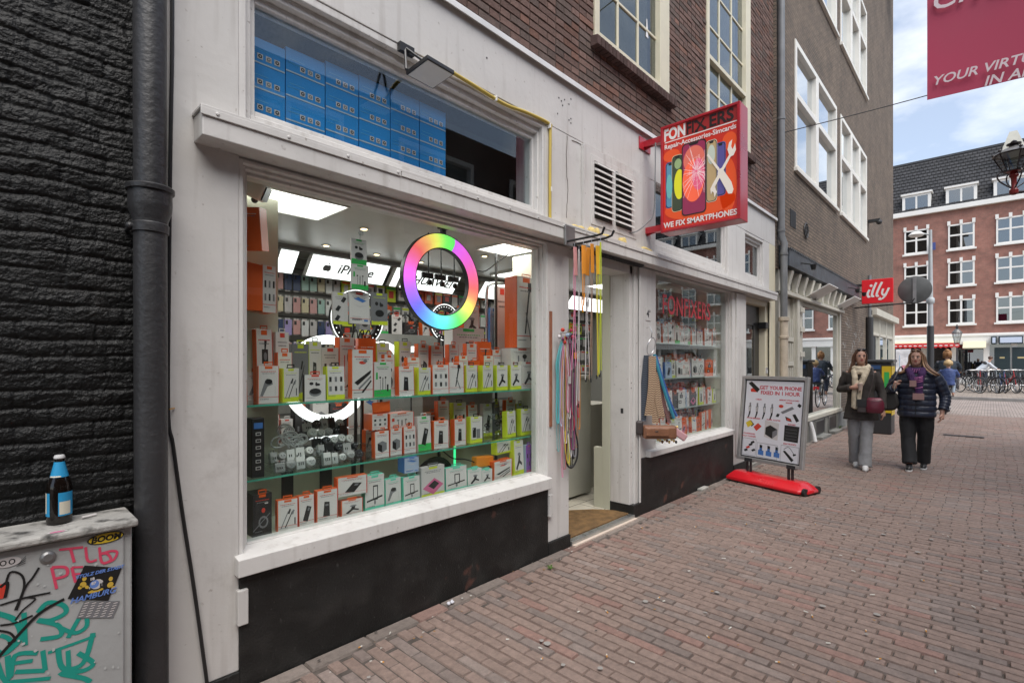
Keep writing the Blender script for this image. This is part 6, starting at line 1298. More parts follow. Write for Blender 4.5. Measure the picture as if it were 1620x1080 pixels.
# hook rail over the doorway
rail = thing('hook_rail', 'black double hook bar fixed to the cornice over the doorway', 'hook rail', (3.3, -.2, 2.46)); 
b = MB(); b.box(3.10, 3.22, -.145, -.1285, 2.40, 2.56, metalgrey); b.build('plate', rail, bev=.003)
b = MB(); b.tube([(3.12, -.145, 2.43), (3.12, -.42, 2.43), (3.12, -.46, 2.435), (3.12, -.48, 2.48)], .009, black, 8); b.tube([(3.20, -.145, 2.42), (3.20, -.44, 2.42), (3.20, -.49, 2.43), (3.20, -.51, 2.465)], .009, black, 8); b.tube([(3.11, -.15, 2.55), (3.12, -.40, 2.44)], .004, metalgrey, 6); b.build('bar', rail, smooth=True)
ST = [('pink', 907, 380, 585, 0, 12), ('white', 914, 385, 640, 0, 0), ('orange', 921, 378, 470, 1, 0), ('orange', 928, 380, 480, 1, 0), ('orange', 934, 382, 600, 1, 0), ('yellow', 943, 378, 595, 1, 0), ('lime', 948, 382, 592, 0, 0), ('white', 926, 400, 600, 0, 0)]
for i, (c, px, py, pb_y, tag_, _) in enumerate(ST):
    x = (3.12, 3.20)[i % 2]; y, zt = PX(px + 2, py, x); zt = 2.375; _, zb = PX(px, pb_y, x); mtag = {'orange': LM['orange'], 'yellow': mat('tag_yellow', (.75, .42, .03), .4), 'pink': mat('tag_pink', (.62, .30, .30), .4)}.get(c, LM['white'])
    t = thing('wrist_strap', '%s wrist strap, %s from the left on the hook bar over the doorway' % (c, ORD[i]), 'strap', (x, y, zb), 0, 'wrist straps over the doorway')
    b = MB(); cm_ = LM[c] if c != 'orange' else LM[('white', 'brown', 'orange')[i % 3]]; b.tube(curve_pts([(x - .004, y, zt), (x - .010, y, zt - .25), (x - .012, y - .004, zt - .5), (x - .010 + rl.uniform(-.03, .03), y, zb)], 6), .0034, cm_, 6); b.tube(curve_pts([(x + .004, y, zt), (x + .009, y, zt - .25), (x + .006, y, zt - .45), (x + .012 + rl.uniform(-.03, .03), y, zb + .03)], 6), .0034, cm_, 6); b.build('cord', t, smooth=True)
    b = MB(); b.tube([(x, y, zt), (x, y, zt + .03), (x + .008, y, zt + .045), (x + .004, y, zt + .055)], .002, steel, 5); b.cyl((x - .009, y, zb - .02), (x - .009, y, zb + .01), .006, LM['black'], 6); b.build('clip', t)
    if tag_ or c == 'pink': b = MB(); b.M = Matrix.Translation((x, y, zt)) @ Euler((0, R(rl.uniform(-3, 3)), R(rl.uniform(-40, 20)))).to_matrix().to_4x4(); b.box(-.019, .019, -.006, -.002, -.215, -.0, mtag); b.build('tag', t, bev=.003)
# poster sliver in doorway
b = MB(); b.box(3.40, 3.50, .30, .305, 1.72, 2.07, CM['w2']); b.box(3.43, 3.48, .2985, .2995, 1.74, 1.95, mat('poster_skin', (.5, .3, .22), .5)); b.build('door_poster', label='narrow pale poster with a figure behind the lanyards in the doorway', cat='poster')

# ------------------------------------------------------------------ bag straps and handbag beside the second window
x0, _ = PY(1029, 530, -.06); bgx = 4.62
ring = thing('strap_ring', 'steel ring on a hook beside the house number carrying the bag straps', 'ring', (bgx, -.06, 1.68))
b = MB(); b.tube([(bgx + .075 * math.cos(a), -.05 - .02 * math.sin(a), 1.66 + .085 * math.sin(a)) for a in [k * math.pi / 14 for k in range(28)]], .004, steel, 8, closed=True); b.build('ring', ring, smooth=True)
b = MB(); b.tube([(bgx + .0, -.001, 1.85), (bgx, -.04, 1.85), (bgx, -.06, 1.80), (bgx, -.05, 1.745)], .004, steel, 6); b.build('hook', ring)
ROT = Matrix.Translation((bgx - .03, -.06, 0)) @ Euler((0, 0, R(-50))).to_matrix().to_4x4() @ Matrix.Translation((-bgx, .06, 0))
def strap(name, lab, pts, w, m1, m2, zig=True, grp='bag straps beside the second window'):
    P = curve_pts([Vector(p) for p in pts], 10); b = MB(); b.M = ROT; n = len(P); vs = []
    for i in range(n):
        for (dx, dy) in ((-w / 2, 0), (w / 2, 0), (w / 2, .006), (-w / 2, .006)): vs.append((P[i].x + dx, P[i].y + dy, P[i].z))
    b.add(vs, [(4 * i + k, 4 * i + (k + 1) % 4, 4 * i + 4 + (k + 1) % 4, 4 * i + 4 + k) for i in range(n - 1) for k in range(4)] + [(0, 1, 2, 3), (4 * n - 1, 4 * n - 2, 4 * n - 3, 4 * n - 4)], m1)
    if zig:
        L_t = sum((P[i + 1] - P[i]).length for i in range(n - 1)); s = 0; rows_ = int(L_t / .022)
        def pos(d):
            acc = 0
            for i in range(n - 1):
                l_ = (P[i + 1] - P[i]).length
                if acc + l_ >= d: return P[i].lerp(P[i + 1], (d - acc) / l_)
                acc += l_
            return P[-1]
        for k in range(rows_):
            d0 = k * .022 + .004
            for j in range(4):
                a = -w / 2 + w * j / 4; c = a + w / 4; e0 = .009 if j % 2 else 0; e1 = 0 if j % 2 else .009
                pa = pos(d0 + e0); pb_ = pos(d0 + e1); pc2 = pos(d0 + e1 + .009); pd_ = pos(d0 + e0 + .009)
                b.poly([(pa.x + a, pa.y - .0012, pa.z), (pb_.x + c, pb_.y - .0012, pb_.z), (pc2.x + c, pc2.y - .0012, pc2.z), (pd_.x + a, pd_.y - .0012, pd_.z)], m2)
    return b.build(name, label=lab, cat='bag strap', group=grp)
bl = mat('strap_bluegrey', (.07, .085, .11), .8); bd = mat('strap_darkblue', (.025, .03, .045), .8); bei = mat('strap_beige', (.46, .34, .22), .8); brn = mat('strap_brown', (.13, .06, .04), .8); mau = mat('strap_mauve', (.20, .10, .11), .8); tl_ = mat('strap_teal', (.03, .20, .28), .7); leather = mat('tan_leather', (.22, .10, .055), .42, .2, 8, .3, 90); dkl = mat('dark_leather', (.05, .04, .04), .45)
strap('bag_strap', 'blue grey zigzag bag strap, leftmost of the hanging straps', [(bgx - .03, -.075, 1.57), (bgx - .07, -.09, 1.2), (bgx - .09, -.10, .92)], .075, bl, bd)
strap('bag_strap', 'beige zigzag bag strap hanging longest in front', [(bgx + .01, -.10, 1.56), (bgx - .00, -.115, 1.25), (bgx - .035, -.12, .98)], .072, bei, brn)
strap('bag_strap', 'shorter beige zigzag strap right of the long beige one', [(bgx + .04, -.09, 1.40), (bgx + .065, -.10, 1.15), (bgx + .10, -.105, .96)], .064, bei, brn)
strap('bag_strap', 'lowest beige zigzag strap end between the two others', [(bgx + .02, -.095, 1.15), (bgx + .035, -.098, 1.0), (bgx + .04, -.10, .90)], .064, bei, brn)
strap('bag_strap', 'mauve bag strap behind the beige straps', [(bgx + .02, -.06, 1.56), (bgx + .09, -.07, 1.25), (bgx + .18, -.08, .90)], .035, mau, brn)
cord('bag_strap', 'bag strap', [(bgx + .03, -.08, 1.58), (bgx + .07, -.09, 1.42), (bgx + .14, -.09, 1.18), (bgx + .22, -.09, .95)], .016, tl_, 'braided teal strap slanting down on the right of the bundle', 'bag straps beside the second window')
cord('bag_strap', 'bag strap', [(bgx + .05, -.07, 1.57), (bgx + .11, -.08, 1.35), (bgx + .19, -.08, 1.1), (bgx + .25, -.08, .97)], .012, mat('strap_blue', (.04, .10, .30), .7), 'braided blue strap beside the teal strap', 'bag straps beside the second window')
hb_ = thing('handbag', 'small tan leather handbag hanging under the zigzag straps', 'handbag', (bgx + .06, -.12, .78))
b = MB(); b.M = ROT; b.box(bgx - .09, bgx + .23, -.18, -.08, .755, .885, leather); b.build('body', hb_, bev=.022)
b = MB(); b.M = ROT; b.box(bgx - .07, bgx + .15, -.196, -.181, .785, .865, leather); b.build('pocket', hb_, bev=.01)
b = MB(); b.M = ROT; b.box(bgx + .015, bgx + .045, -.20, -.197, .83, .84, steel); b.ball((bgx + .24, -.13, .87), .014, mat('gold', (.7, .5, .2), .3, metal=1)); b.build('clasp', hb_)
b = MB(); b.M = ROT; b.box(bgx - .16, bgx - .085, -.15, -.06, .79, .93, dkl); b.build('pouch', label='dark leather pouch at the left of the tan handbag', cat='pouch', bev=.02)
b = MB(); b.M = ROT @ Matrix.Translation((bgx + .22, -.14, .83)) @ Euler((0, R(35), 0)).to_matrix().to_4x4(); b.box(-.02, .12, -.03, .02, -.035, .035, mat('pink_leather', (.50, .28, .30), .5)); b.build('purse', label='small dusty pink purse at the right of the tan handbag', cat='purse', bev=.012)
b = MB(); b.M = ROT
for i in range(9): b.ball((bgx + .06 + i * .022, -.11, .745 - .012 * (i % 3)), (.012, .012, .016), rl.choice([leather, dkl, MATS['gold']]), 8, 6)
b.build('bag_charms', label='small charms dangling beneath the tan handbag', cat='charms', kind='stuff')

# ------------------------------------------------------------------ A-board
ang = -105.9; u_ = Vector((math.cos(R(ang)), math.sin(R(ang)), 0)); P0 = Vector((6.70, -.15, .27)); wdt = .845; hgt = 1.065
nrm = Vector((u_.y, -u_.x, 0)); lean_v = Vector((0, 0, 1)) - nrm * .12; lean_v.normalize()
if nrm.x > 0: nrm = -nrm
lean_v = (Vector((0, 0, 1)) - nrm * .12).normalized(); nn = u_.cross(lean_v).normalized()
if nn.x > 0: nn = -nn
def FB(u, v, o=0): return tuple(P0 + u_ * (u * wdt) + lean_v * (v * hgt) + nn * o)
ab = thing('pavement_sign', 'silver framed pavement sign about phone repair on a red base', 'pavement sign', tuple(P0 + u_ * .42 - Vector((0, 0, .27))))
alu = mat('frame_aluminium', (.50, .49, .48), .35, .06, 10, metal=.6)
def fbox(b, u0, u1, v0, v1, o0, o1, m):
    p = [FB(u, v, o) for o in (o0, o1) for (u, v) in ((u0, v0), (u1, v0), (u1, v1), (u0, v1))]
    b.add(p, [(0, 1, 2, 3), (7, 6, 5, 4), (0, 4, 5, 1), (1, 5, 6, 2), (2, 6, 7, 3), (3, 7, 4, 0)], m)
b = MB(); fbox(b, 0, .05, 0, 1, -.025, .022, alu); fbox(b, .95, 1, 0, 1, -.025, .022, alu); fbox(b, .0505, .9495, 0, .04, -.025, .0215, alu); fbox(b, .0505, .9495, .96, 1, -.025, .0215, alu); fbox(b, .0505, .9495, .0405, .9595, -.02, .0, black); b.build('frame', ab, bev=.004)
b = MB(); post = mat('poster_white', (.66, .66, .70), .3, coat=.6); fbox(b, .07, .93, .055, .945, .0005, .004, post)
b.build('poster', ab)
Mb = Matrix(((u_.x, lean_v.x, nn.x), (u_.y, lean_v.y, nn.y), (u_.z, lean_v.z, nn.z))).to_4x4()
def TB(u, v): return Matrix.Translation(FB(u, v, .0045)) @ Mb
pr = mat('poster_red', (.48, .03, .05), .4)
text('letters', 'GET YOUR PHONE', .062, TB(.595, .865), pr, ab, off=.0016, sx=1.0); text('letters', 'FIXED IN 1 HOUR', .062, TB(.595, .805), pr, ab, off=.0016, sx=1.0)
for (u, v, s_, sz) in ((.28, .725, 'CABLES', .024), (.74, .735, 'MEMORY STICK & CARD', .022), (.74, .707, 'READER', .022), (.22, .50, 'PHONE SIMCARDS', .022), (.53, .50, 'TRAVEL ADAPTER', .022), (.80, .47, 'PHONES', .024), (.17, .315, 'POWERBANKS', .024), (.17, .285, 'FULLY CHARGED', .024), (.79, .255, 'ELECTRONICS', .024)): text('letters', s_, sz, TB(u, v), pr, ab, off=.0006)
b = MB(); o1 = .0048
def pp(pts, m, o=o1): b.poly([FB(u, v, o) for u, v in pts], m)
K, G_ = CM['k'], CM['gr']
pp([(.10, .91), (.15, .935), (.29, .845), (.25, .805)], K); pp([(.15, .81), (.24, .81), (.25, .84), (.2, .87), (.14, .84)], CM['r'], .0046)
for k in range(4):
    u = .12 + k * .115; pp([(u + .01, .64), (u + .05, .65), (u + .045, .56), (u + .02, .56)], K); pp([(u + .018, .635), (u + .042, .64), (u + .04, .58), (u + .022, .58)], CM['w2'], .0050); pp([(u - .0, .50), (u + .02, .50), (u + .045, .56), (u + .02, .56)], K); pp([(u + .02, .68), (u + .045, .685), (u + .045, .65), (u + .02, .645)], G_)
pp([(.63, .60), (.66, .58), (.82, .645), (.79, .67)], G_); pp([(.56, .545), (.60, .54), (.62, .575), (.58, .58)], K); pp([(.86, .68), (.90, .66), (.92, .69), (.88, .71)], K); pp([(.70, .555), (.78, .535), (.80, .50), (.72, .51)], K); pp([(.72, .54), (.77, .53), (.78, .51), (.73, .515)], CM['r'], .0050); pp([(.80, .58), (.84, .59), (.90, .52), (.86, .50)], K)
b.poly([FB(u, v, o1) for u, v in ell(.63, .665, .035, .018, 16)], CM['r'])
pp([(.10, .44), (.17, .475), (.22, .43), (.14, .385)], mat('card_gold', (.6, .45, .03), .4)); pp([(.14, .45), (.18, .475), (.24, .43), (.2, .40)], K, .0046); pp([(.23, .40), (.30, .45), (.36, .415), (.28, .355)], CM['r'])
pp([(.405, .30), (.61, .275), (.62, .47), (.405, .49)], CM['w2'], .0046); pp([(.42, .33), (.53, .29), (.53, .37), (.42, .41)], K); pp([(.53, .29), (.60, .34), (.60, .40), (.53, .37)], G_); pp([(.42, .41), (.53, .37), (.60, .40), (.49, .44)], K, .0050)
pp([(.70, .285), (.90, .28), (.91, .455), (.70, .46)], K); 
for k in range(4): pp([(.72, .31 + k * .035), (.88, .307 + k * .035), (.88, .310 + k * .035), (.72, .313 + k * .035)], G_, .0050)
for (u, v) in ((.10, .12), (.17, .19), (.13, .155), (.22, .13), (.2, .22)): pp([(u, v), (u + .05, v + .02), (u + .07, v), (u + .02, v - .02)], K if v != .155 else CM['r'])
for k in range(3):
    u = .33 + k * .12; pp([(u, .09), (u + .085, .085), (u + .085, .14), (u, .145)], CM['b']); pp([(u + .02, .145), (u + .06, .14), (u + .06, .20), (u + .02, .205)], K); pp([(u + .022, .15), (u + .058, .148), (u + .058, .165), (u + .022, .17)], CM['b'], .0050)
pp([(.70, .17), (.73, .18), (.86, .09), (.83, .065)], K); pp([(.84, .15), (.88, .16), (.89, .145), (.85, .13)], K); ribbon(b, [(.71, .19), (.78, .22), (.86, .15)], .006, K, lambda u, v, o: FB(u, v, .0036 + o))
for (u0, v0, u1, v1) in ((.08, .07, .29, .26), (.31, .065, .62, .225), (.67, .055, .92, .235)):
    for (a, c) in (((u0, v0), (u1, v0 - .005)), ((u1, v0 - .005), (u1, v1 - .005)), ((u1, v1 - .005), (u0, v1)), ((u0, v1), (u0, v0))): ribbon(b, [a, c], .004, G_, lambda u, v, o: FB(u, v, .0036 + o))
b.build('pictures', ab)
rb_ = mat('base_red', (.62, .012, .02), .3, .06, 4, coat=.3)
BX = Vector((6.605, -.555, 0)); 
def FBs(u, w_, z): return tuple(BX + u_ * u + Vector((u_.y, -u_.x, 0)) * w_ + Vector((0, 0, z)))
b = MB(); 
ring1 = [(-.50, -.10), (-.46, -.19), (.46, -.19), (.53, -.10), (.53, .10), (.46, .19), (-.46, .19), (-.50, .10)]; ring2 = [(-.43, -.05), (-.40, -.10), (.40, -.10), (.45, -.05), (.45, .05), (.40, .10), (-.40, .10), (-.43, .05)]
lv_ = [(ring1, .02), (ring1, .055), (ring2, .125), ([(x * .93, y * .6) for x, y in ring2], .13)]
vs = [FBs(x, y, z) for rg_, z in lv_ for x, y in rg_]; fs = [(8 * i + k, 8 * i + (k + 1) % 8, 8 * i + 8 + (k + 1) % 8, 8 * i + 8 + k) for i in range(3) for k in range(8)] + [tuple(range(8))[::-1], tuple(24 + k for k in range(8))]
b.add(vs, fs, rb_); b.add([FBs(x, y, z) for x, y, z in ((.18, -.175, .062), (.24, -.18, .062), (.40, -.105, .124), (.36, -.10, .127))], [(0, 1, 2, 3)], rb_); b.build('base', ab, bev=.012, smooth=True)
for u in (-.30, .30): b = MB(); b.prism([FBs(u + a, w_, .0) for a, w_ in ((-.14, -.17), (.14, -.17), (.14, .17), (-.14, .17))], (0, 0, .022), black); b.build('foot', ab)
for u in (.49,): 
    for w_ in (-.13, .13): b = MB(); p = FBs(u, w_, .045); q = FBs(u + .03, w_, .045); b.cyl(p, q, .045, black, 16); b.build('wheel', ab)
b = MB()
for u in (-.285, -.24, .245, .29): 
    p = FBs(u, .0, .12); p2 = tuple(Vector(FB((u + .42) / .845, .02, -.01))); b.tube([p, p2], .016, darkmetal, 8)
for u in (.14, .78): fbox(b, u, u + .12, -.01, .03, -.03, .028, darkmetal)
b.build('spring_legs', ab)

# ------------------------------------------------------------------ illy sign
iz0 = EYE + (HY - 478) / FPX * 12.35; t = thing('coffee_sign', 'small red square sign reading illy projecting from the café wall', 'sign', (15, -.45, 3))
b = MB(); b.box(15.0, 15.12, -.82, -.20, 2.94, 3.52, mat('illy_red', (.62, .012, .02), .35, emit=.10)); b.box(15.02, 15.10, -.20, -.001, 3.38, 3.44, darkmetal); b.box(15.02, 15.10, -.20, -.001, 3.02, 3.08, darkmetal); b.build('panel', t, bev=.01)
b = MB(); il = lambda u, v, o: (14.998 - o, -.20 - .62 * u, 2.94 + .58 * v)
for p, w_ in (([(.26, .58), (.20, .42), (.22, .28), (.28, .30)], .075), ([(.48, .86), (.36, .50), (.34, .30), (.41, .30)], .075), ([(.66, .86), (.52, .50), (.49, .30), (.56, .30)], .075), ([(.70, .58), (.66, .40), (.72, .30), (.80, .40), (.88, .60)], .07), ([(.86, .58), (.78, .32), (.66, .16), (.56, .15), (.62, .22)], .06)): ribbon(b, p, w_, txw, il)
b.poly([il(u, v, 0) for u, v in ell(.31, .74, .05, .055, 14)], txw); b.build('script_letters', t)

# ------------------------------------------------------------------ banner
bn = mat('banner_pink', (.36, .028, .075), .7, .06, 1.5)
n_ = bn.node_tree; 
t = thing('banner', 'pink red fabric banner with white lettering hanging high over the street', 'banner', (6.95, -2.8, 4.2))
bx0 = Vector((6.95, -2.02, 4.29)); bu = Vector((.10, -1, 0)).normalized()
def BN(u, v, o=0): p = bx0 + bu * u + Vector((0, 0, v)); return (p.x - .002 - o + .02 * math.sin(u * 2.2) + .008 * math.sin(v * 3 + u), p.y, p.z)
b = MB(); nu, nv = 24, 40; vs = [BN(1.9 * i / nu, 2.9 * j / nv) for j in range(nv + 1) for i in range(nu + 1)]; vs2 = [(x + .003, y, z) for x, y, z in vs]; N1 = len(vs)
b.add(vs + vs2, [(j * (nu + 1) + i, j * (nu + 1) + i + 1, (j + 1) * (nu + 1) + i + 1, (j + 1) * (nu + 1) + i) for j in range(nv) for i in range(nu)] + [(N1 + (j + 1) * (nu + 1) + i, N1 + (j + 1) * (nu + 1) + i + 1, N1 + j * (nu + 1) + i + 1, N1 + j * (nu + 1) + i) for j in range(nv) for i in range(nu)], bn); b.build('fabric', t, smooth='all')
bp_ = mat('banner_print', (.62, .52, .55), .7)
aa = math.degrees(math.atan2(bu.y, bu.x))
for (s_, u, v, sz) in (('YOUR VIRTUAL MAILBOX', .04, .165, .130), ('IN AMSTERDAM', .44, .035, .135), ('CITIBOX', .02, 1.00, .30)):
    cu_ = BN(u, v, .012); text('letters', s_, sz, MS(cu_[0] - .02, cu_[1], cu_[2], aa), bp_, t, shear=.25, align='LEFT', off=.002)
b = MB(); p = BN(0, 2.9); q = BN(1.9, 2.9); b.tube([(p[0], 0.0, p[2] + .4), p, q, (q[0] + .2, -5.6, q[2] + .3)], .01, darkmetal, 6); b.build('rope', t)

# ------------------------------------------------------------------ waste bin / advertising column
t = thing('litter_bin', 'tall black street bin with a yellow edged poster behind the woman in the blazer', 'bin', (13.2, -.75, 0))
b = MB(); b.box(13.0, 13.5, -1.02, -.42, .0, 1.50, darkmetal); b.build('body', t, bev=.02)
b = MB(); b.box(12.96, 13.54, -1.06, -.38, 1.501, 1.56, mat('bin_lid', (.06, .065, .07), .3)); b.build('lid', t, bev=.02)
b = MB(); yl = mat('bin_yellow', (.65, .45, .02), .4); b.box(12.99, 12.999, -1.015, -.86, .45, 1.42, yl); b.box(13.0, 13.45, -1.029, -1.021, .4, 1.42, yl); b.box(12.985, 12.9899, -.985, -.90, .6, 1.3, CM['g']); b.box(12.99, 12.999, -.84, -.46, 1.36, 1.44, mat('bin_blue', (.03, .08, .2), .4)); b.build('poster', t)

# ------------------------------------------------------------------ utility cabinet
cabm = mat('cabinet_grey', (.36, .365, .36), .5, .08, 4, .15, 30, dirt=.5); lidm = mat('cabinet_lid', (.30, .29, .27), .75, .3, 6, .5, 60); speckle(lidm, (.05, .048, .045), .50, .66, 14)
cb = thing('utility_cabinet', 'grey metal street cabinet covered with stickers and graffiti', 'cabinet', (0, -.16, 0))
b = MB(); b.box(-.42, .391, -.214, -.02, -.01, .901, cabm); b.build('body', cb, bev=.006)
b = MB(); b.box(-.40, .366, -.222, -.2141, .02, .896, cabm); b.build('door', cb, bev=.004)
b = MB(); b.box(-.45, .405, -.247, -.008, .902, .927, lidm); b.build('lid', cb, bev=.007)
CY = -.223
def PC(px, py, o=.0006):
    X, Z = PY(px, py, CY); return (X, CY - o, Z)
def z1c(zx, zy): return (zx / 2.512, 650 + zy / 2.512)   # measured on an enlarged view of the photograph
def stroke(b, zp, w_, m, o=.0008):
    P = [Vector(PC(*z1c(*p), o)) for p in zp]; fr = lambda u, v, oo: (u, CY - oo, v)
    ribbon(b, [(p.x, p.z) for p in P], w_, m, fr, o)
tl = mat('paint_teal', (.01, .28, .22), .5); pk_ = mat('paint_pink', (.62, .06, .12), .5); bk = mat('marker_black', (.012, .012, .012), .4)
b = MB()
for zp, w_ in (([(-20, 800), (60, 830), (80, 900), (20, 960), (-20, 950)], .015), ([(95, 800), (100, 930)], .013), ([(150, 800), (190, 760), (250, 770), (260, 800), (200, 830), (150, 830), (230, 850), (240, 890), (160, 905)], .014), ([(270, 900), (330, 800), (345, 850), (300, 880), (240, 860)], .013), ([(30, 970), (40, 1060), (60, 970), (150, 960)], .014), ([(60, 1000), (130, 990)], .012), ([(60, 1035), (180, 1030)], .014), ([(170, 950), (180, 1030)], .013), ([(230, 940), (250, 1020), (330, 1000), (370, 880)], .015), ([(190, 960), (330, 910), (380, 890)], .010), ([(270, 950), (275, 1050)], .013), ([(310, 960), (370, 1000), (330, 1030), (240, 1040), (330, 1060), (360, 1075)], .015), ([(0, 890), (30, 900), (60, 930)], .012), ([(-10, 1000), (20, 1070), (70, 1072), (200, 1060)], .012)): stroke(b, zp, w_, tl, .0002)
b.build('teal_graffiti', cb)
b = MB()
for zp, w_ in (([(235, 550), (330, 540)], .008), ([(280, 545), (295, 600)], .008), ([(340, 540), (350, 595), (385, 590)], .008), ([(395, 540), (405, 600), (440, 590), (425, 565), (395, 568), (440, 555), (465, 560), (450, 590), (410, 605)], .008), ([(205, 620), (225, 705)], .008), ([(205, 620), (260, 620), (265, 650), (220, 665)], .009), ([(285, 620), (300, 680)], .008), ([(285, 620), (330, 618)], .007), ([(285, 648), (320, 645)], .007)): stroke(b, zp, w_, pk_, .0006)
b.build('pink_graffiti', cb)
b = MB()
for zp, w_ in (([(20, 700), (40, 640), (85, 650), (95, 700), (60, 790)], .006), ([(65, 790), (100, 700), (130, 660), (155, 620)], .006), ([(0, 770), (100, 740), (200, 720)], .006), ([(100, 740), (140, 745), (90, 790), (60, 830)], .005), ([(-10, 980), (80, 880), (160, 800), (255, 745)], .009), ([(0, 850), (60, 840), (130, 810)], .006), ([(-10, 870), (40, 880), (60, 910), (30, 920)], .006), ([(0, 700), (30, 680), (20, 740)], .008)): stroke(b, zp, w_, bk, .0012)
b.build('black_tag', cb)
# stickers
def quadz(zq): return [PC(*z1c(*p), .0014) for p in zq]
st_ = MB(); yel = mat('sticker_yellow', (.66, .46, .03), .4)
c0 = Vector(PC(*z1c(421, 503))); e = [(c0.x + u, CY - .0014, c0.z + v) for u, v in ell(0, 0, .052, .019, 24, .02)]; e2 = [(c0.x + u, CY - .0018, c0.z + v) for u, v in ell(0, 0, .048, .0165, 24, .02)]
st_.poly(e, bk); st_.poly(e2, yel); st_.build('oval_sticker', cb)
text('letters', 'BOOM', .028, MF(c0.x, CY - .002, c0.z - .001), bk, cb, off=.0012, shear=.2, ext=.0002)
st_ = MB(); q = quadz([(268, 745), (430, 752), (484, 622), (336, 612)]); st_.poly(q, bk)
gold = mat('sticker_gold', (.55, .36, .05), .4); blu = mat('sticker_blue', (.12, .22, .55), .4)
def zc(x_, y_, ru, rv, m, o=.0018, rot=0): c = PC(*z1c(x_, y_)); st_.poly([(c[0] + u, CY - o, c[2] + v) for u, v in ell(0, 0, ru, rv, 12, rot)], m)
for (x_, y_, a, b_, r__) in ((335, 665, .006, .008, 0), (330, 688, .009, .010, .4), (318, 700, .006, .006, 0), (345, 698, .005, .007, .5), (440, 665, .006, .008, 0), (438, 688, .009, .010, -.4), (450, 700, .006, .006, 0), (380, 712, .022, .006, 0)): zc(x_, y_, a, b_, gold, .0018, r__)
zc(385, 688, .021, .020, bk, .0019); zc(385, 686, .018, .017, CM['w2'], .0021); zc(375, 686, .013, .014, blu, .0022)
for (x_, h_) in ((400, .016), (409, .020), (418, .016)): c = PC(*z1c(x_, 700)); st_.add([(c[0] - .0025, CY - .0025, c[2]), (c[0] + .0025, CY - .0025, c[2]), (c[0] + .0025, CY - .0025, c[2] + h_), (c[0] - .0025, CY - .0025, c[2] + h_)], [(0, 1, 2, 3)], CM['k'])
st_.build('club_sticker', cb)
def tz(s_, x_, y_, sz, m, sh=0): c = PC(*z1c(x_, y_)); text('letters', s_, sz, MF(c[0], CY - .0028, c[2]), m, cb, off=.0006, shear=sh, ext=.0001)
tz('STOLZ DER STADT', 398, 637, .0155, blu, .3); tz('HAMBURG', 370, 732, .026, blu, .3); tz('18', 366, 666, .013, CM['w']); tz('87', 372, 683, .013, CM['w'])
st_ = MB(); st_.poly(quadz([(303, 822), (448, 820), (477, 753), (333, 756)]), CM['gr'])
for r_ in range(6):
    for k in range(5):
        t0 = r_ / 6; sx_ = 303 + 30 * (1 - (1 - t0)) ; x_ = 308 + (1 - t0) * 28 * 1.0 + k * 28.5; y_ = 762 + t0 * 62
        c = PC(*z1c(x_ , y_)); st_.add([(c[0], CY - .0019, c[2] - .003), (c[0] + .012, CY - .0019, c[2] - .003), (c[0] + .0125, CY - .0019, c[2] + .001), (c[0] + .0005, CY - .0019, c[2] + .001)], [(0, 1, 2, 3)], CM['w2']); st_.add([(c[0], CY - .0019, c[2] + .002), (c[0] + .013, CY - .0019, c[2] + .002), (c[0] + .013, CY - .0019, c[2] + .003), (c[0], CY - .0019, c[2] + .003)], [(0, 1, 2, 3)], bk)
st_.build('printed_sticker', cb)
st_ = MB(); c = PC(*z1c(30, 600)); st_.poly([(c[0] + u, CY - .0014, c[2] + v) for u, v in ell(0, 0, .032, .016, 16)], CM['w2'])
for k in (-1, 1): st_.poly([(c[0] + k * .010 + u, CY - .0018, c[2] + v) for u, v in ell(0, 0, .008, .009, 12)], bk); st_.poly([(c[0] + k * .010 + u, CY - .0022, c[2] + v) for u, v in ell(0, 0, .005, .006, 12)], CM['w2'])
for k in range(4): st_.poly([(c[0] + .02 + k * .003, CY - .002, c[2] - .02 + k * .004), (c[0] + .042, CY - .002, c[2] - .014 + k * .007), (c[0] + .042, CY - .002, c[2] - .012 + k * .007), (c[0] + .02 + k * .003, CY - .002, c[2] - .018 + k * .004)], bk)
c = PC(*z1c(5, 715)); st_.poly([(c[0] + u, CY - .0014, c[2] + v) for u, v in ell(0, 0, .014, .024, 14)], CM['r'])
st_.build('paper_sticker', cb)
b = MB(); c = PC(*z1c(190, 580)); b.lathe([(.003, -.009), (.012, -.009), (.014, -.006), (.021, -.003), (.021, 0), (.003, 0)], (c[0], CY, c[2]), metalgrey, 20, 'y'); b.build('lock', cb, smooth=True)
b = MB(); rr = random.Random(12); scr = mat('scratch_pale', (.45, .46, .45), .6)
for k in range(26):
    zx, zy = rr.uniform(60, 480), rr.uniform(600, 1070); n_s = rr.randint(5, 8); c = PC(*z1c(zx, zy)); r0 = rr.uniform(.0015, .006)
    b.poly([(c[0] + r0 * rr.uniform(.4, 1.3) * math.cos(a), CY - .0026, c[2] + r0 * rr.uniform(.5, 1.6) * math.sin(a)) for a in [2 * math.pi * j / n_s for j in range(n_s)]], scr)
b.build('paint_chips', cb)
b = MB(); X, Y = .295 * 1, -.26; b.poly([(.185 + u, -.222 + v * 1.0, .9285) for u, v in ell(0, 0, .028, .012, 18)], CM['w2']); b.poly([(.185 + u, -.222 + v, .9289) for u, v in ell(0, 0, .020, .008, 18)], CM['pk']); b.build('lid_sticker', cb)
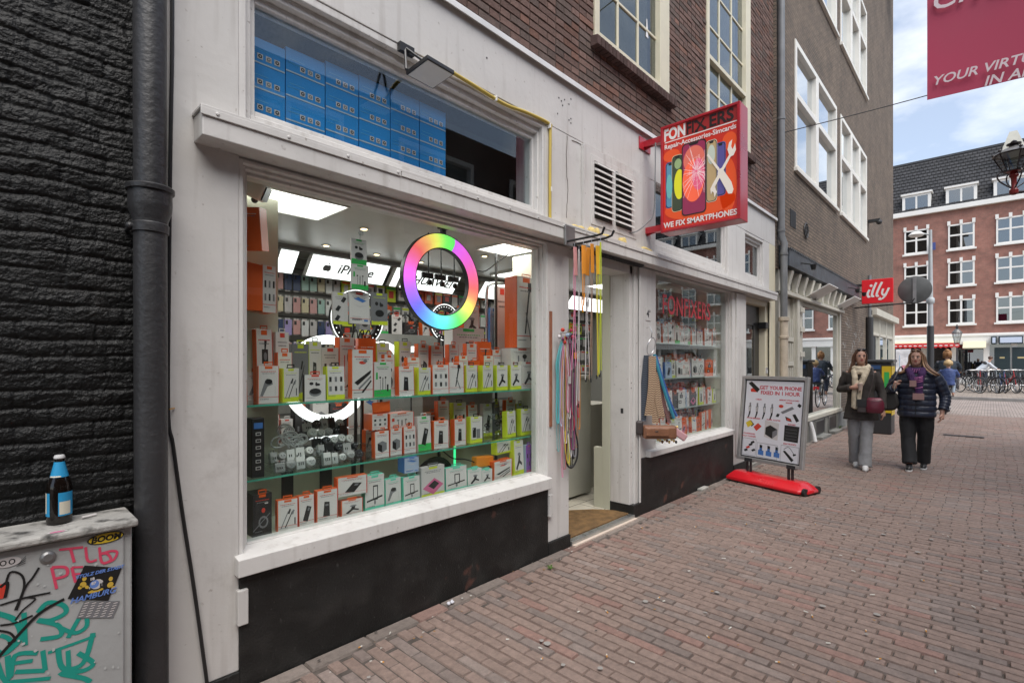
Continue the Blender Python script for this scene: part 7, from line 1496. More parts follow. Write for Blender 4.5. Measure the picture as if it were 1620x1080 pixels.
# beer bottle
X, Y = PZ(94, 826, .928); bt = thing('beer_bottle', 'brown beer bottle with blue and white labels standing on the street cabinet', 'bottle', (X, Y, .928))
gb = mat('bottle_brown', (.006, .004, .003), .08, spec=.6); lbw = mat('label_cream', (.60, .56, .45), .5); lbb = mat('label_blue', (.02, .26, .50), .45)
b = MB(); b.lathe([(.031, 0), (.0355, .003), (.036, .01), (.036, .122), (.034, .138), (.026, .162), (.018, .185), (.0135, .205), (.013, .222), (.0145, .224), (.0145, .230), (.0125, .231)], (X, Y, .928), gb, 32); b.build('glass_body', bt, smooth=True)
def lab_(z0, z1, r0, r1, a0, a1, m, nm):
    b = MB(); n = 16; vs = []
    for i in range(n + 1): a = R(a0 + (a1 - a0) * i / n); vs += [(X + r0 * math.cos(a), Y + r0 * math.sin(a), .928 + z0), (X + r1 * math.cos(a), Y + r1 * math.sin(a), .928 + z1)]
    b.add(vs, [(2 * i, 2 * i + 2, 2 * i + 3, 2 * i + 1) for i in range(n)], m); b.build(nm, bt, smooth='all')
lab_(.03, .112, .0364, .0364, -100, -20, lbb, 'label'); lab_(.035, .080, .0367, .0367, -95, -42, lbw, 'label'); lab_(.03, .112, .0364, .0364, -200, -140, lbb, 'label'); lab_(.04, .112, .0367, .0367, -190, -160, lbw, 'label')
lab_(.165, .218, .0258, .0145, -200, 20, lbb, 'neck_label'); lab_(.166, .190, .0260, .0180, -170, -85, lbw, 'neck_label')
b = MB(); b.lathe([(.0155, .2295), (.0165, .232), (.0155, .236), (.0135, .241), (.005, .242)], (X, Y, .928), mat('cap_silver', (.55, .55, .55), .35), 21); b.build('cap', bt, smooth=True)
for k, (dx, z, h_) in enumerate(((-.010, .045, .018), (.002, .045, .014), (.008, .048, .02))): pass
b = MB(); b.M = Matrix.Translation((.262, -.10, .934)) @ Euler((0, 0, R(20))).to_matrix().to_4x4(); b.cyl((0, 0, 0), (.045, 0, 0), .004, CM['w'], 8); b.build('cigarette_end', label='cigarette end lying on the lid of the street cabinet', cat='cigarette end')

# ------------------------------------------------------------------ litter and weeds
rr = random.Random(31); cw = mat('cig_paper', (.62, .60, .55), .8); co_ = mat('cig_orange', (.62, .30, .06), .8)
spots = [(570, 1026), (605, 1050), (617, 1004), (803, 1014), (855, 1028), (857, 1045), (915, 970), (960, 970), (1042, 948), (1050, 953), (1155, 996), (1275, 970), (1285, 977), (1380, 943), (1015, 836), (1100, 835), (1180, 830), (1210, 840), (1290, 830), (1350, 905), (1465, 1000), (1390, 1045), (1480, 1065), (1540, 962), (1330, 880), (1250, 900), (1120, 1010), (1190, 875), (1420, 830), (1500, 850), (1560, 905), (1460, 920), (1370, 1000), (1000, 1050), (960, 1040), (1090, 905), (1145, 885), (1275, 860), (1230, 1050), (1310, 1020)]
cnt = {}
for i, (px, py) in enumerate(sorted(spots)):
    X, Y = PZ(px, py); b = MB(); a = rr.uniform(0, 3.14); or_ = rr.random() < .4; L__ = rr.uniform(.016, .030); d_ = Vector((math.cos(a), math.sin(a), 0)) * L__ / 2; c = Vector((X, Y, .012))
    b.cyl(c - d_, c, .0035, co_ if or_ else cw, 7); b.cyl(c, c + d_, .0035, cw, 7)
    near = 'near the doorstep' if px < 1050 and py < 900 else ('on the near paving' if py > 930 else 'on the middle paving')
    kk = ('orange tipped' if or_ else 'white', near); cnt[kk] = cnt.get(kk, -1) + 1
    b.build('cigarette_butt', origin=tuple(c), label='%s cigarette butt %s, %s of them from left' % (*kk, ORD[cnt[kk]]), cat='cigarette butt', group='%s cigarette butts %s' % ('orange tipped' if or_ else 'white', near))
b = MB(); lt_ = [mat('litter_pale', (.42, .40, .36), .9), mat('litter_leaf', (.28, .15, .05), .8), mat('litter_dark', (.07, .06, .05), .9)]
for i in range(150):
    X = rr.uniform(1.2, 13); Y = -rr.uniform(.2, 4.4); s_ = rr.uniform(.008, .02); b.poly([(X + s_ * rr.uniform(.8, 1.2) * math.cos(k * .785), Y + s_ * rr.uniform(.8, 1.2) * math.sin(k * .785), .0125) for k in range(8)], mat('gum', (.30, .28, .26), .8))
for i in range(700):
    X = rr.uniform(.9, 14) ; Y = -rr.uniform(.1, 4.2) if rr.random() < .7 else -rr.uniform(.03, .3); s_ = rr.uniform(.003, .010); n_s = 5; a0_ = rr.uniform(0, 6)
    z = .011 + rr.uniform(0, .003); b.poly([(X + s_ * rr.uniform(.5, 1.4) * math.cos(a0_ + k * 1.256), Y + s_ * rr.uniform(.5, 1.2) * math.sin(a0_ + k * 1.256), z + rr.uniform(0, .003)) for k in range(n_s)], rr.choice(lt_))
b.build('litter', label='crumbs and small bits of leaf and paper scattered on the paving', cat='litter', kind='stuff')
def weed(px, py, n, s_, lab):
    X, Y = PZ(px, py); b = MB(); gm = mat('weed_green', (.07, .14, .02), .7)
    for k in range(n):
        a = rr.uniform(0, 6.28); l_ = s_ * rr.uniform(.5, 1.2); dx, dy = math.cos(a) * l_, math.sin(a) * l_; h = s_ * rr.uniform(.3, .9); q = Vector((-dy, dx, 0)).normalized() * s_ * .16
        p = Vector((X, Y, .0)); m_ = p + Vector((dx * .5, dy * .5, h)); e_ = p + Vector((dx, dy, h * .8)); b.poly([tuple(p), tuple(m_ + q), tuple(e_), tuple(m_ - q)], gm)
    b.build('weed', origin=(X, Y, 0), label=lab, cat='weed')
weed(871, 900, 16, .035, 'small green weed between the paving bricks under the middle pilaster'); weed(1328, 678, 24, .09, 'tuft of weeds at the foot of the café plinth')
def flat(px, py, sx, sy, m, name, lab, h=.004):
    X, Y = PZ(px, py); b = MB(); b.box(X - sx / 2, X + sx / 2, Y - sy / 2, Y + sy / 2, .008, .008 + h, m); return b.build(name, origin=(X, Y, 0), label=lab, cat=name.replace('_', ' '))
flat(1524, 690, .16, .62, darkmetal, 'drain_grate', 'dark narrow drain slot in the paving right of the walking women', .006)
X, Y = PZ(713, 957); b = MB(); wp = mat('tissue', (.62, .62, .66), .8)
for k in range(7): b.ball((X + rr.uniform(-.02, .02), Y + rr.uniform(-.012, .012), .018), (rr.uniform(.006, .014), .008, .007), wp, 7, 5)
b.build('paper_scrap', label='crumpled white paper scrap at the foot of the black plinth', cat='paper scrap')
b = MB(); X, Y = PZ(1098, 772); b.box(X - .10, X + .10, -.08, -.02, .0, .03, mat('loose_stone', (.35, .34, .31), .8, .2, 9)); b.build('loose_stone', label='pale loose stone lying against the plinth left of the pavement sign', cat='stone', bev=.008)
# ================================================================== PEOPLE
def stack(b, rings, m, seg=18):
    vs = []; fs = []; n = len(rings)
    for (cx_, cy_, z, rx, ry) in rings:
        for k in range(seg):
            a = 2 * math.pi * k / seg; c, s_ = math.cos(a), math.sin(a); e = .85
            vs.append((cx_ + rx * math.copysign(abs(c) ** e, c), cy_ + ry * math.copysign(abs(s_) ** e, s_), z))
    for i in range(n - 1):
        for k in range(seg): fs.append((i * seg + k, i * seg + (k + 1) % seg, (i + 1) * seg + (k + 1) % seg, (i + 1) * seg + k))
    fs.append(tuple(range(seg))[::-1]); fs.append(tuple((n - 1) * seg + k for k in range(seg)))
    if rings[0][2] > rings[-1][2]: fs = [f[::-1] for f in fs]
    return b.add(vs, fs, m)
def limb(b, pts, rad, m, seg=12): return b.tube(pts, rad, m, seg)
def fused(b, name, parent, voxel, folds=0, fs=14, label=None, smooth_it=3):
    o = b.build(name, parent, local=True, smooth='all', label=label)
    r = o.modifiers.new('fuse', 'REMESH'); r.mode = 'VOXEL'; r.voxel_size = voxel; r.use_smooth_shade = True
    s_ = o.modifiers.new('smooth', 'SMOOTH'); s_.iterations = smooth_it; s_.factor = .6
    if folds:
        t = bpy.data.textures.new(name + '_folds', 'CLOUDS'); t.noise_scale = 1 / fs; t.noise_depth = 2
        d = o.modifiers.new('folds', 'DISPLACE'); d.texture = t; d.strength = folds; d.mid_level = .5; d.texture_coords = 'LOCAL'
    return o
def hand(b, wrist, palm_dir, finger_dir, thumb_dir, m, curl=.5, s=1.):
    w = Vector(wrist); pd = Vector(palm_dir).normalized(); fd = Vector(finger_dir).normalized(); td = Vector(thumb_dir).normalized(); side = td
    pc_ = w + fd * .045 * s
    limb(b, [w - fd * .02, w + fd * .03 * s - side * .004, w + fd * .085 * s], [.024 * s, .031 * s, .032 * s], m, 10)
    for i, (o_, ln, r_) in enumerate(((.026, .066, .0088), (.009, .074, .009), (-.009, .070, .0086), (-.026, .056, .0078))):
        p0 = w + fd * .08 * s + side * o_ * s; c = curl + .12 * i
        p1 = p0 + (fd * math.cos(c * .6) + pd * math.sin(c * .6)) * ln * .45 * s; p2 = p1 + (fd * math.cos(c * 1.4) + pd * math.sin(c * 1.4)) * ln * .33 * s; p3 = p2 + (fd * math.cos(c * 2) + pd * math.sin(c * 2)) * ln * .28 * s
        limb(b, [p0, p1, p2, p3], [r_ * 1.1 * s, r_ * s, r_ * .95 * s, r_ * .8 * s], m, 8)
    t0 = w + fd * .03 * s + side * .02 * s; t1 = t0 + (side * .8 + fd * .5 + pd * .3).normalized() * .035 * s; t2 = t1 + (fd * .8 + side * .3 + pd * .5).normalized() * .03 * s
    limb(b, [t0, t1, t2], [.013 * s, .0105 * s, .009 * s], m, 8)
def face(root, body, c, yaw, skinm, lipc=(.35, .08, .07), smile=False):
    """eyes, brows and mouth on a head centred at c, turned by yaw"""
    M_ = Matrix.Translation(c) @ Euler((0, 0, R(yaw))).to_matrix().to_4x4(); dk_ = mat('eye_dark', (.02, .012, .01), .3); ew = mat('eye_white', (.5, .47, .45), .4); lp = mat('lips', lipc, .5); bw = mat('brow', (.08, .045, .03), .8)
    b = MB(); b.M = M_
    for s_ in (-1, 1): b.ball((s_ * .031, -.083, .005), (.0135, .008, .006), ew, 10, 6); b.ball((s_ * .031, -.0895, .005), (.0065, .004, .0062), dk_, 8, 6)
    b.build('eyes', body, local=True, smooth='all')
    b = MB(); b.M = M_
    for s_ in (-1, 1): b.tube([(s_ * .014, -.094, .022), (s_ * .032, -.091, .028), (s_ * .048, -.080, .022)], [.003, .0035, .002], bw, 6); b.tube([(s_ * .018, -.090, .0115), (s_ * .032, -.0905, .0145), (s_ * .045, -.082, .010)], .0022, dk_, 5)
    b.build('eyebrows', body, local=True)
    b = MB(); b.M = M_; b.tube([(-.024, -.085, -.049), (-.01, -.094, -.046), (0, -.095, -.0475), (.01, -.094, -.046), (.024, -.085, -.049)], [.002, .0045, .004, .0045, .002], lp, 8); b.tube([(-.020, -.086, -.053), (0, -.094, -.056), (.020, -.086, -.053)], [.002, .0055, .002], lp, 8); b.build('mouth', body, local=True, smooth='all')
def headmesh(b, c, yaw, m, up=1.0):
    M0 = b.M; b.M = Matrix.Translation(c) @ Euler((0, 0, R(yaw))).to_matrix().to_4x4()
    stack(b, [(0, -.055, -.108, .018, .014), (0, -.045, -.098, .036, .034), (0, -.028, -.075, .052, .060), (0, -.012, -.045, .062, .078), (0, -.004, -.01, .068, .086), (0, .0, .03, .071, .090), (0, .004, .065, .066, .085), (0, .008, .092, .048, .064), (0, .01, .108, .020, .030)], m, 22)
    b.tube([(0, -.084, .012), (0, -.098, -.012), (0, -.104, -.025), (0, -.090, -.031)], [.007, .010, .012, .009], m, 8)
    for s_ in (-1, 1): b.ball((s_ * .070, .008, -.008), (.008, .016, .026), m, 8, 6); b.ball((s_ * .038, -.068, -.022), (.020, .016, .018), m, 8, 6); b.ball((s_ * .030, -.076, .020), (.022, .010, .010), m, 8, 6)
    b.ball((0, -.074, -.052), (.022, .014, .018), m, 8, 6); b.ball((0, -.070, -.088), (.016, .013, .013), m, 8, 6)
    b.M = M0
def strands(root, c, yaw, m1, m2, specs, name='hair'):
    """specs: (start angle deg from face, radius, list of offsets) ; tubes of hair"""
    rr = random.Random(len(specs)); b = MB(); b.M = Matrix.Translation(c) @ Euler((0, 0, R(yaw))).to_matrix().to_4x4()
    stack(b, [(0, .032, -.075, .056, .050), (0, .026, -.04, .074, .068), (0, .018, .01, .080, .083), (0, .012, .05, .079, .091), (0, .012, .085, .064, .080), (0, .012, .110, .040, .052), (0, .01, .122, .015, .02)], m1, 20)
    for (pts, w_) in specs:
        for k in range(16):
            j = Vector((rr.uniform(-w_, w_), rr.uniform(-w_, w_), rr.uniform(-.008, .008))); P = [Vector(p) + j * (.35 + .65 * i / (len(pts) - 1)) for i, p in enumerate(pts)]
            b.tube(curve_pts(P, 4), [.0075] * (4 * (len(P) - 1)) + [.002], m1 if k % 3 else m2, 5)
    b.build(name, root, local=True, smooth='all')
skin = mat('skin_light', (.46, .26, .19), .5, .06, 20); skin2 = mat('skin_warm', (.50, .29, .22), .5, .06, 20)

# ---- woman with the blazer
PSC = Matrix.Diagonal((.90, .95, 1, 1))
p1 = thing('person', 'woman in dark blazer, cream scarf and grey wide trousers walking along the street', 'person', (8.63, -1.17, 0.004), R(-84))
hc = Vector((-.005, -.02, 1.575)); HY_ = 16
b = MB(); headmesh(b, hc, HY_, skin)
limb(b, [(0, 0, 1.50), (0, .01, 1.44), (0, .01, 1.36)], [.052, .05, .07], skin)
stack(b, [(0, 0, .88, .14, .10), (0, 0, 1.0, .13, .095), (0, 0, 1.15, .13, .10), (0, 0, 1.30, .15, .10), (0, .01, 1.38, .12, .08), (0, .01, 1.42, .06, .06)], skin)
E1, H1 = (-.27, .02, 1.10), (-.10, -.20, 1.145); E2, H2 = (.265, .03, 1.07), (.285, -.04, .83)
limb(b, [(-.15, .01, 1.36), E1, H1], [.048, .038, .026], skin); limb(b, [(.15, .01, 1.36), E2, H2], [.048, .038, .026], skin)
hand(b, H1, (.3, .9, -.2), (.95, -.15, .15), (0, -.1, 1), skin, .55, .95); hand(b, H2, (-1, 0, 0), (.05, -.05, -1), (-.1, -1, 0), skin, .35, .95)
for sx, ky, ay in ((-1, .02, .16), (1, -.06, -.14)):
    limb(b, [(sx * .085, 0, .90), (sx * .080, ky, .50), (sx * .065 + .0, ay, .09)], [.085, .055, .038], skin); limb(b, [(sx * .065, ay + .03, .045), (sx * .067, ay - .13, .03)], [.034, .028], skin)
body1 = fused(b, 'body', p1, .007)
face(p1, body1, hc, HY_, skin)
hb1, hb2 = mat('hair_brown', (.075, .036, .022), .45), mat('hair_brown_light', (.15, .075, .042), .45)
strands(p1, hc, HY_, hb1, hb2, [([(-.03, -.055, .095), (-.075, -.03, .03), (-.085, -.01, -.06), (-.105, -.01, -.15), (-.13, .01, -.25)], .016), ([(-.02, .0, .11), (-.085, .02, .02), (-.10, .02, -.09), (-.13, .02, -.19), (-.15, .03, -.28)], .02), ([(0, .05, .10), (-.06, .09, 0), (-.07, .10, -.12), (-.08, .10, -.25)], .03), ([(.02, .05, .10), (.06, .085, 0), (.07, .09, -.12), (.06, .10, -.25)], .03), ([(.03, -.055, .095), (.075, -.03, .03), (.083, .0, -.06), (.09, .02, -.14)], .012)])
tw = mat('wool_trousers', (.235, .24, .25), .85, .08, 30, .3, 200)
b = MB(); stack(b, [(0, 0, .98, .135, .10), (0, 0, .90, .155, .115), (0, 0, .82, .15, .115)], tw)
limb(b, [(-.075, 0, .86), (-.085, .0, .66), (-.090, .03, .45), (-.085, .09, .24), (-.080, .155, .055)], [.098, .094, .083, .082, .090], tw, 14)
limb(b, [(.075, 0, .86), (.080, -.02, .66), (.078, -.05, .45), (.066, -.10, .24), (.055, -.135, .045)], [.098, .096, .086, .086, .094], tw, 14)
fused(b, 'trousers', p1, .010, .018, 9)
shw = mat('shoe_white', (.55, .55, .55), .5)
for sx, ay in ((-1, .155), (1, -.135)):
    b = MB(); X_ = sx * .068; stack(b, [(X_, ay - .05, .0, .042, .125), (X_, ay - .05, .022, .044, .128), (X_, ay - .045, .05, .040, .115), (X_, ay, .085, .034, .055)], shw, 18); b.build('shoe', p1, local=True, smooth='all')
blz = mat('blazer_brown', (.040, .034, .030), .85, .15, 40, .3, 260)
b = MB(); stack(b, [(0, .0, .69, .235, .150), (0, .0, .80, .215, .145), (0, 0, .95, .185, .130), (0, 0, 1.08, .175, .125), (0, 0, 1.22, .195, .128), (0, .005, 1.33, .200, .118), (0, .01, 1.385, .150, .098), (0, .015, 1.42, .075, .07)], blz, 22)
limb(b, [(-.175, .01, 1.345), (-.225, .015, 1.24), E1, (-.195, -.10, 1.12), (-.125, -.175, 1.14)], [.068, .064, .062, .056, .050], blz, 14)
limb(b, [(.175, .01, 1.345), (.225, .015, 1.22), E2, (.28, -.02, .93), (.287, -.04, .845)], [.068, .064, .060, .054, .050], blz, 14)
o = fused(b, 'blazer', p1, .010, .016, 12)
b = MB()
for s_ in (-1, 1): b.poly([(s_ * .05, -.132, 1.36), (s_ * .115, -.138, 1.29), (s_ * .10, -.148, 1.25), (s_ * .035, -.150, 1.04)][::s_], blz)
b.build('lapel', p1, local=True)
scm = mat('scarf_cream', (.50, .43, .32), .9, .12, 30, .6, 120)
b = MB(); b.tube([(.098 * math.cos(a), -.005 + .092 * math.sin(a), 1.425 - .022 * math.sin(a) * -1) for a in [2 * math.pi * k / 18 for k in range(18)]], .040, scm, 10, closed=True)
b.tube([(.090 * math.cos(a), -.03 + .085 * math.sin(a), 1.385 + .03 * math.sin(a)) for a in [2 * math.pi * k / 18 for k in range(18)]], .036, scm, 10, closed=True)
limb(b, [(.10, -.09, 1.40), (.05, -.145, 1.29), (-.0, -.165, 1.17), (-.03, -.165, .98), (-.045, -.168, .84)], [.035, .045, .042, .044, .046], scm, 10)
limb(b, [(-.09, -.10, 1.39), (-.07, -.14, 1.28), (-.07, -.155, 1.10), (-.075, -.162, .86)], [.035, .042, .040, .044], scm, 10)
fused(b, 'scarf', p1, .008, .014, 18)
b = MB(); b.tube(curve_pts([(.0, -.175, 1.30), (.05, -.18, 1.26), (-.02, -.20, 1.15), (-.04, -.205, 1.0), (-.05, -.21, .84)], 6), .005, blz, 6); b.build('scarf_trim', p1, local=True)
b = MB()
Msg = Matrix.Translation(hc) @ Euler((0, 0, R(HY_))).to_matrix().to_4x4(); b.M = Msg
def shades(b, m=black):
    for s_ in (-1, 1): b.ball((s_ * .034, -.072, .098), (.026, .010, .017), m, 12, 6); b.tube([(s_ * .062, -.062, .10), (s_ * .078, -.01, .075)], .003, m, 6)
    b.tube([(-.01, -.082, .102), (.01, -.082, .102)], .003, m, 6)
shades(b); b.build('sunglasses', p1, local=True, smooth='all', label='sunglasses pushed up on the hair')
b = MB(); b.M = Msg
for s_ in (-1,): b.tube([(s_ * .078, -.005, -.035 + .012 * 0), (s_ * .080, -.02, -.045), (s_ * .078, -.012, -.058), (s_ * .077, .0, -.045)], .003, MATS['gold'], 6)
b.build('earring', p1, local=True)
# her bag and strap (hung from the shoulder: things of their own), and the cup she holds
def bagM(p): return Matrix.Translation(p1.location) @ Euler((0, 0, R(-84))).to_matrix().to_4x4() @ PSC @ Matrix.Translation(p)
bgt = thing('shoulder_bag', 'dark red rounded shoulder bag on the hip of the woman in the blazer', 'bag', tuple(bagM((.19, -.18, .80)).translation))
mrn = mat('maroon_leather', (.13, .018, .035), .38, .15, 9, .2, 60)
b = MB(); b.M = bagM((0, 0, 0)); stack(b, [(.185, -.195, .80, .085, .035), (.185, -.195, .815, .105, .050), (.185, -.195, .87, .122, .058), (.185, -.195, .94, .118, .052), (.185, -.195, .995, .095, .038), (.185, -.195, 1.01, .07, .02)], mrn, 22); b.build('body', bgt, smooth='all')
b = MB(); b.M = bagM((0, 0, 0)); b.tube(curve_pts([(.085, -.225, .985), (.15, -.252, .968), (.22, -.252, .968), (.285, -.225, .985)], 4), .003, dkl, 5); b.build('seam', bgt)
b = MB(); b.M = bagM((0, 0, 0)); b.tube(curve_pts([(.10, -.20, 1.0), (.14, -.155, 1.15), (.165, -.135, 1.28), (.155, -.07, 1.415), (.15, .03, 1.40), (.20, .13, 1.2), (.27, .05, 1.0)], 6), .009, LM['lime'] if 0 else dkl, 6); b.build('strap', bgt)
bgt = thing('crossbody_bag', 'small black flap bag held in front by the woman in the blazer', 'bag', tuple(bagM((.03, -.2, .82)).translation))
b = MB(); b.M = bagM((0, 0, 0)); b.box(-.035, .085, -.225, -.165, .80, .98, dkl); b.build('body', bgt, bev=.015); b = MB(); b.M = bagM((0, 0, 0)); b.box(-.037, .087, -.235, -.226, .88, .985, black); b.build('flap', bgt, bev=.006)
b = MB(); b.M = bagM((0, 0, 0)); b.lathe([(.026, 0), (.034, .09), (.036, .095), (.030, .105)], (.005, -.225, 1.105), mat('cup_card', (.45, .36, .30), .7), 18); b.build('paper_cup', label='paper cup in the raised hand of the woman in the blazer', cat='cup', smooth=True)

# ---- woman with the puffer jacket
p2 = thing('person', 'woman in navy quilted jacket, purple scarf and black wide trousers walking', 'person', (9.06, -1.756, 0.004), R(-88))
hc2 = Vector((.0, -.03, 1.56)); HY2 = -4
b = MB(); headmesh(b, hc2, HY2, skin2)
limb(b, [(0, 0, 1.49), (0, .01, 1.42), (0, .01, 1.34)], [.056, .055, .08], skin2)
stack(b, [(0, 0, .84, .17, .13), (0, 0, 1.0, .17, .13), (0, 0, 1.15, .17, .13), (0, 0, 1.30, .17, .12), (0, .01, 1.37, .13, .09), (0, .01, 1.41, .06, .06)], skin2)
E3, H3 = (-.325, .0, 1.10), (-.255, -.21, 1.15); E4, H4 = (.335, .04, 1.04), (.305, -.06, .81)
limb(b, [(-.18, .01, 1.35), E3, H3], [.055, .045, .028], skin2); limb(b, [(.18, .01, 1.35), E4, H4], [.055, .045, .028], skin2)
hand(b, H3, (.6, .3, -.2), (.25, -.15, .95), (.75, -.6, .1), skin2, .95, .95); hand(b, H4, (-1, 0, 0), (-.05, -.15, -1), (-.2, -1, 0), skin2, .5, 1.0)
for sx, ky, ay in ((-1, -.06, -.16), (1, .04, .14)):
    limb(b, [(sx * .10, 0, .88), (sx * .095, ky, .48), (sx * .075, ay, .09)], [.10, .065, .042], skin2); limb(b, [(sx * .078, ay + .03, .045), (sx * .08, ay - .13, .03)], [.036, .03], skin2)
body2 = fused(b, 'body', p2, .007); face(p2, body2, hc2, HY2, skin2, (.38, .12, .10))
hb3, hb4 = mat('hair_fair', (.20, .105, .055), .45), mat('hair_fair_light', (.36, .22, .12), .45)
strands(p2, hc2, HY2, hb3, hb4, [([(-.03, -.05, .098), (-.080, -.03, .03), (-.088, -.01, -.06), (-.12, -.04, -.14), (-.16, -.07, -.20), (-.22, -.05, -.22)], .018), ([(.03, -.05, .098), (.082, -.03, .03), (.095, -.03, -.06), (.13, -.07, -.14), (.20, -.09, -.20), (.27, -.08, -.24)], .022), ([(.02, .0, .11), (.09, .02, .02), (.11, .02, -.08), (.17, -.04, -.16), (.24, -.05, -.22)], .022), ([(0, .05, .10), (-.06, .09, 0), (-.07, .10, -.12), (-.08, .10, -.22)], .03), ([(.02, .05, .10), (.06, .085, 0), (.07, .09, -.12), (.06, .10, -.22)], .03)])
b = MB(); b.M = Matrix.Translation(hc2) @ Euler((0, 0, R(HY2))).to_matrix().to_4x4(); shades(b, mat('shades_brown', (.10, .05, .03), .25)); b.build('sunglasses', p2, local=True, smooth='all', label='brown sunglasses pushed up on the hair')
tb_ = mat('black_trousers', (.016, .017, .019), .8, .2, 20, .2, 200)
b = MB(); stack(b, [(0, 0, .98, .18, .13), (0, 0, .88, .205, .15), (0, 0, .78, .20, .15)], tb_)
limb(b, [(-.10, 0, .84), (-.105, -.03, .64), (-.10, -.06, .44), (-.085, -.11, .25), (-.078, -.155, .09)], [.118, .110, .098, .094, .098], tb_, 14)
limb(b, [(.10, 0, .84), (.105, .02, .64), (.10, .05, .44), (.085, .10, .25), (.075, .15, .09)], [.118, .110, .096, .090, .092], tb_, 14)
fused(b, 'trousers', p2, .011, .018, 8)
for sx, ay in ((-1, -.16), (1, .14)):
    b = MB(); X_ = sx * .080; stack(b, [(X_, ay - .05, .0, .044, .132), (X_, ay - .05, .022, .045, .134)], mat('sole_white', (.6, .6, .6), .5), 18); stack(b, [(X_, ay - .05, .0225, .042, .128), (X_, ay - .045, .052, .040, .115), (X_, ay, .09, .036, .058)], black, 18); b.build('shoe', p2, local=True, smooth='all')
puf = mat('puffer_navy', (.020, .026, .046), .38, .15, 20, .15, 60)
b = MB(); rings = []
for k in range(49):
    z = .74 + (1.36 - .74) * k / 48; t = (z - .74) / .62
    rx = .232 + .008 * math.sin(t * 3) - .02 * t; ry = .180 - .03 * t; q = abs(math.sin(math.pi * k / 6)) ** .6 * .013
    if z > 1.28: f_ = 1 - (z - 1.28) / .08 * .22; rx *= f_; ry *= f_
    rings.append((0, .0, z, rx + q, ry + q))
rings += [(0, .01, 1.385, .13, .10), (0, .01, 1.43, .085, .08)]
stack(b, rings, puf, 26)
def puff(b, pts, r0, r1, n, m):
    P = curve_pts(pts, 12); N_ = len(P); rad = []
    for i in range(N_): t = i / (N_ - 1); rad.append(r0 + (r1 - r0) * t + .010 * abs(math.sin(math.pi * n * t)) ** .6)
    b.tube(P, rad, m, 16)
puff(b, [(-.195, .01, 1.325), (-.27, .0, 1.22), E3, (-.315, -.10, 1.105), (-.270, -.185, 1.135)], .078, .052, 9, puf); puff(b, [(.195, .01, 1.325), (.28, .02, 1.20), E4, (.335, .0, .93), (.312, -.045, .84)], .080, .054, 10, puf)
fused(b, 'jacket', p2, .008, .006, 14, smooth_it=1)
b = MB(); b.tube(curve_pts([(.0, -.196, 1.30), (.005, -.205, 1.1), (.0, -.205, .9), (-.005, -.20, .76)], 5), .004, black, 6); b.build('zip', p2, local=True)
sc2 = mat('scarf_purple', (.045, .014, .075), .9, .2, 30, .5, 120); sc3 = mat('scarf_pink', (.42, .14, .32), .9); pch = mat('patch_dusty', (.33, .20, .19), .9)
b = MB(); b.tube([(.105 * math.cos(a), -.01 + .10 * math.sin(a), 1.40 + .02 * math.sin(a)) for a in [2 * math.pi * k / 18 for k in range(18)]], .042, sc2, 10, closed=True)
limb(b, [(-.10, -.09, 1.40), (-.06, -.16, 1.32), (-.02, -.205, 1.20)], [.045, .05, .045], sc2, 10); limb(b, [(.10, -.09, 1.40), (.07, -.16, 1.33), (.04, -.205, 1.20), (.035, -.215, 1.02)], [.045, .05, .052, .050], sc2, 10)
fused(b, 'scarf', p2, .008, .012, 18)
b = MB()
for (x_, y_, z_, w_, h_, m_) in ((-.03, -.262, 1.205, .082, .085, pch), (.035, -.275, 1.03, .135, .085, pch)): b.box(x_ - w_ / 2, x_ + w_ / 2, y_, y_ + .05, z_ - h_ / 2, z_ + h_ / 2, m_)
for k in range(9):
    a = R(200 + 15 * k); b.tube([(.105 * math.cos(a) + d_ * .3, -.01 + .10 * math.sin(a) - .040, 1.40 + .02 * math.sin(a) + d_) for d_ in (-.025, 0, .025)], .006, sc3, 6)
for z_ in (1.27, 1.245, 1.285, 1.22, 1.14): b.tube([(-.01, -.235, z_), (.04, -.258, z_ + .008), (.085, -.24, z_ + .02)], .006, sc3, 6)
b.build('scarf_pattern', p2, local=True)
b = MB(); b.tube(curve_pts([(-.21, -.245, 1.25), (-.25, -.24, 1.18), (-.26, -.235, 1.1)], 4), .005, mat('strap_pale', (.4, .42, .36), .6), 6); b.build('wrist_cord', p2, local=True)
M2_ = Matrix.Translation(p2.location) @ Euler((0, 0, R(-88))).to_matrix().to_4x4() @ PSC
bgt = thing('tote_bag', 'dark slouchy shoulder bag under the arm of the woman in the quilted jacket', 'bag', tuple((M2_ @ Matrix.Translation((-.37, -.06, .8))).translation))
b = MB(); b.M = M2_; dkb = mat('canvas_dark', (.035, .033, .030), .7, .2, 12, .3, 90)
b.prism([(-.50, -.12, .84), (-.42, -.13, .80), (-.26, -.14, .815), (-.20, -.15, .90), (-.235, -.15, 1.05), (-.30, -.15, 1.10), (-.42, -.13, 1.03), (-.50, -.12, .93)], (.0, .12, .0), dkb); b.build('body', bgt, bev=.03, smooth=True)
b = MB(); b.M = M2_; b.tube(curve_pts([(-.43, -.09, 1.02), (-.36, -.17, 1.15), (-.26, -.19, 1.27), (-.20, -.06, 1.425), (-.18, .07, 1.36), (-.28, .1, 1.1), (-.40, .0, .98)], 6), .010, dkl, 6); b.build('strap', bgt)

p1.scale = p2.scale = (.90, .95, 1)
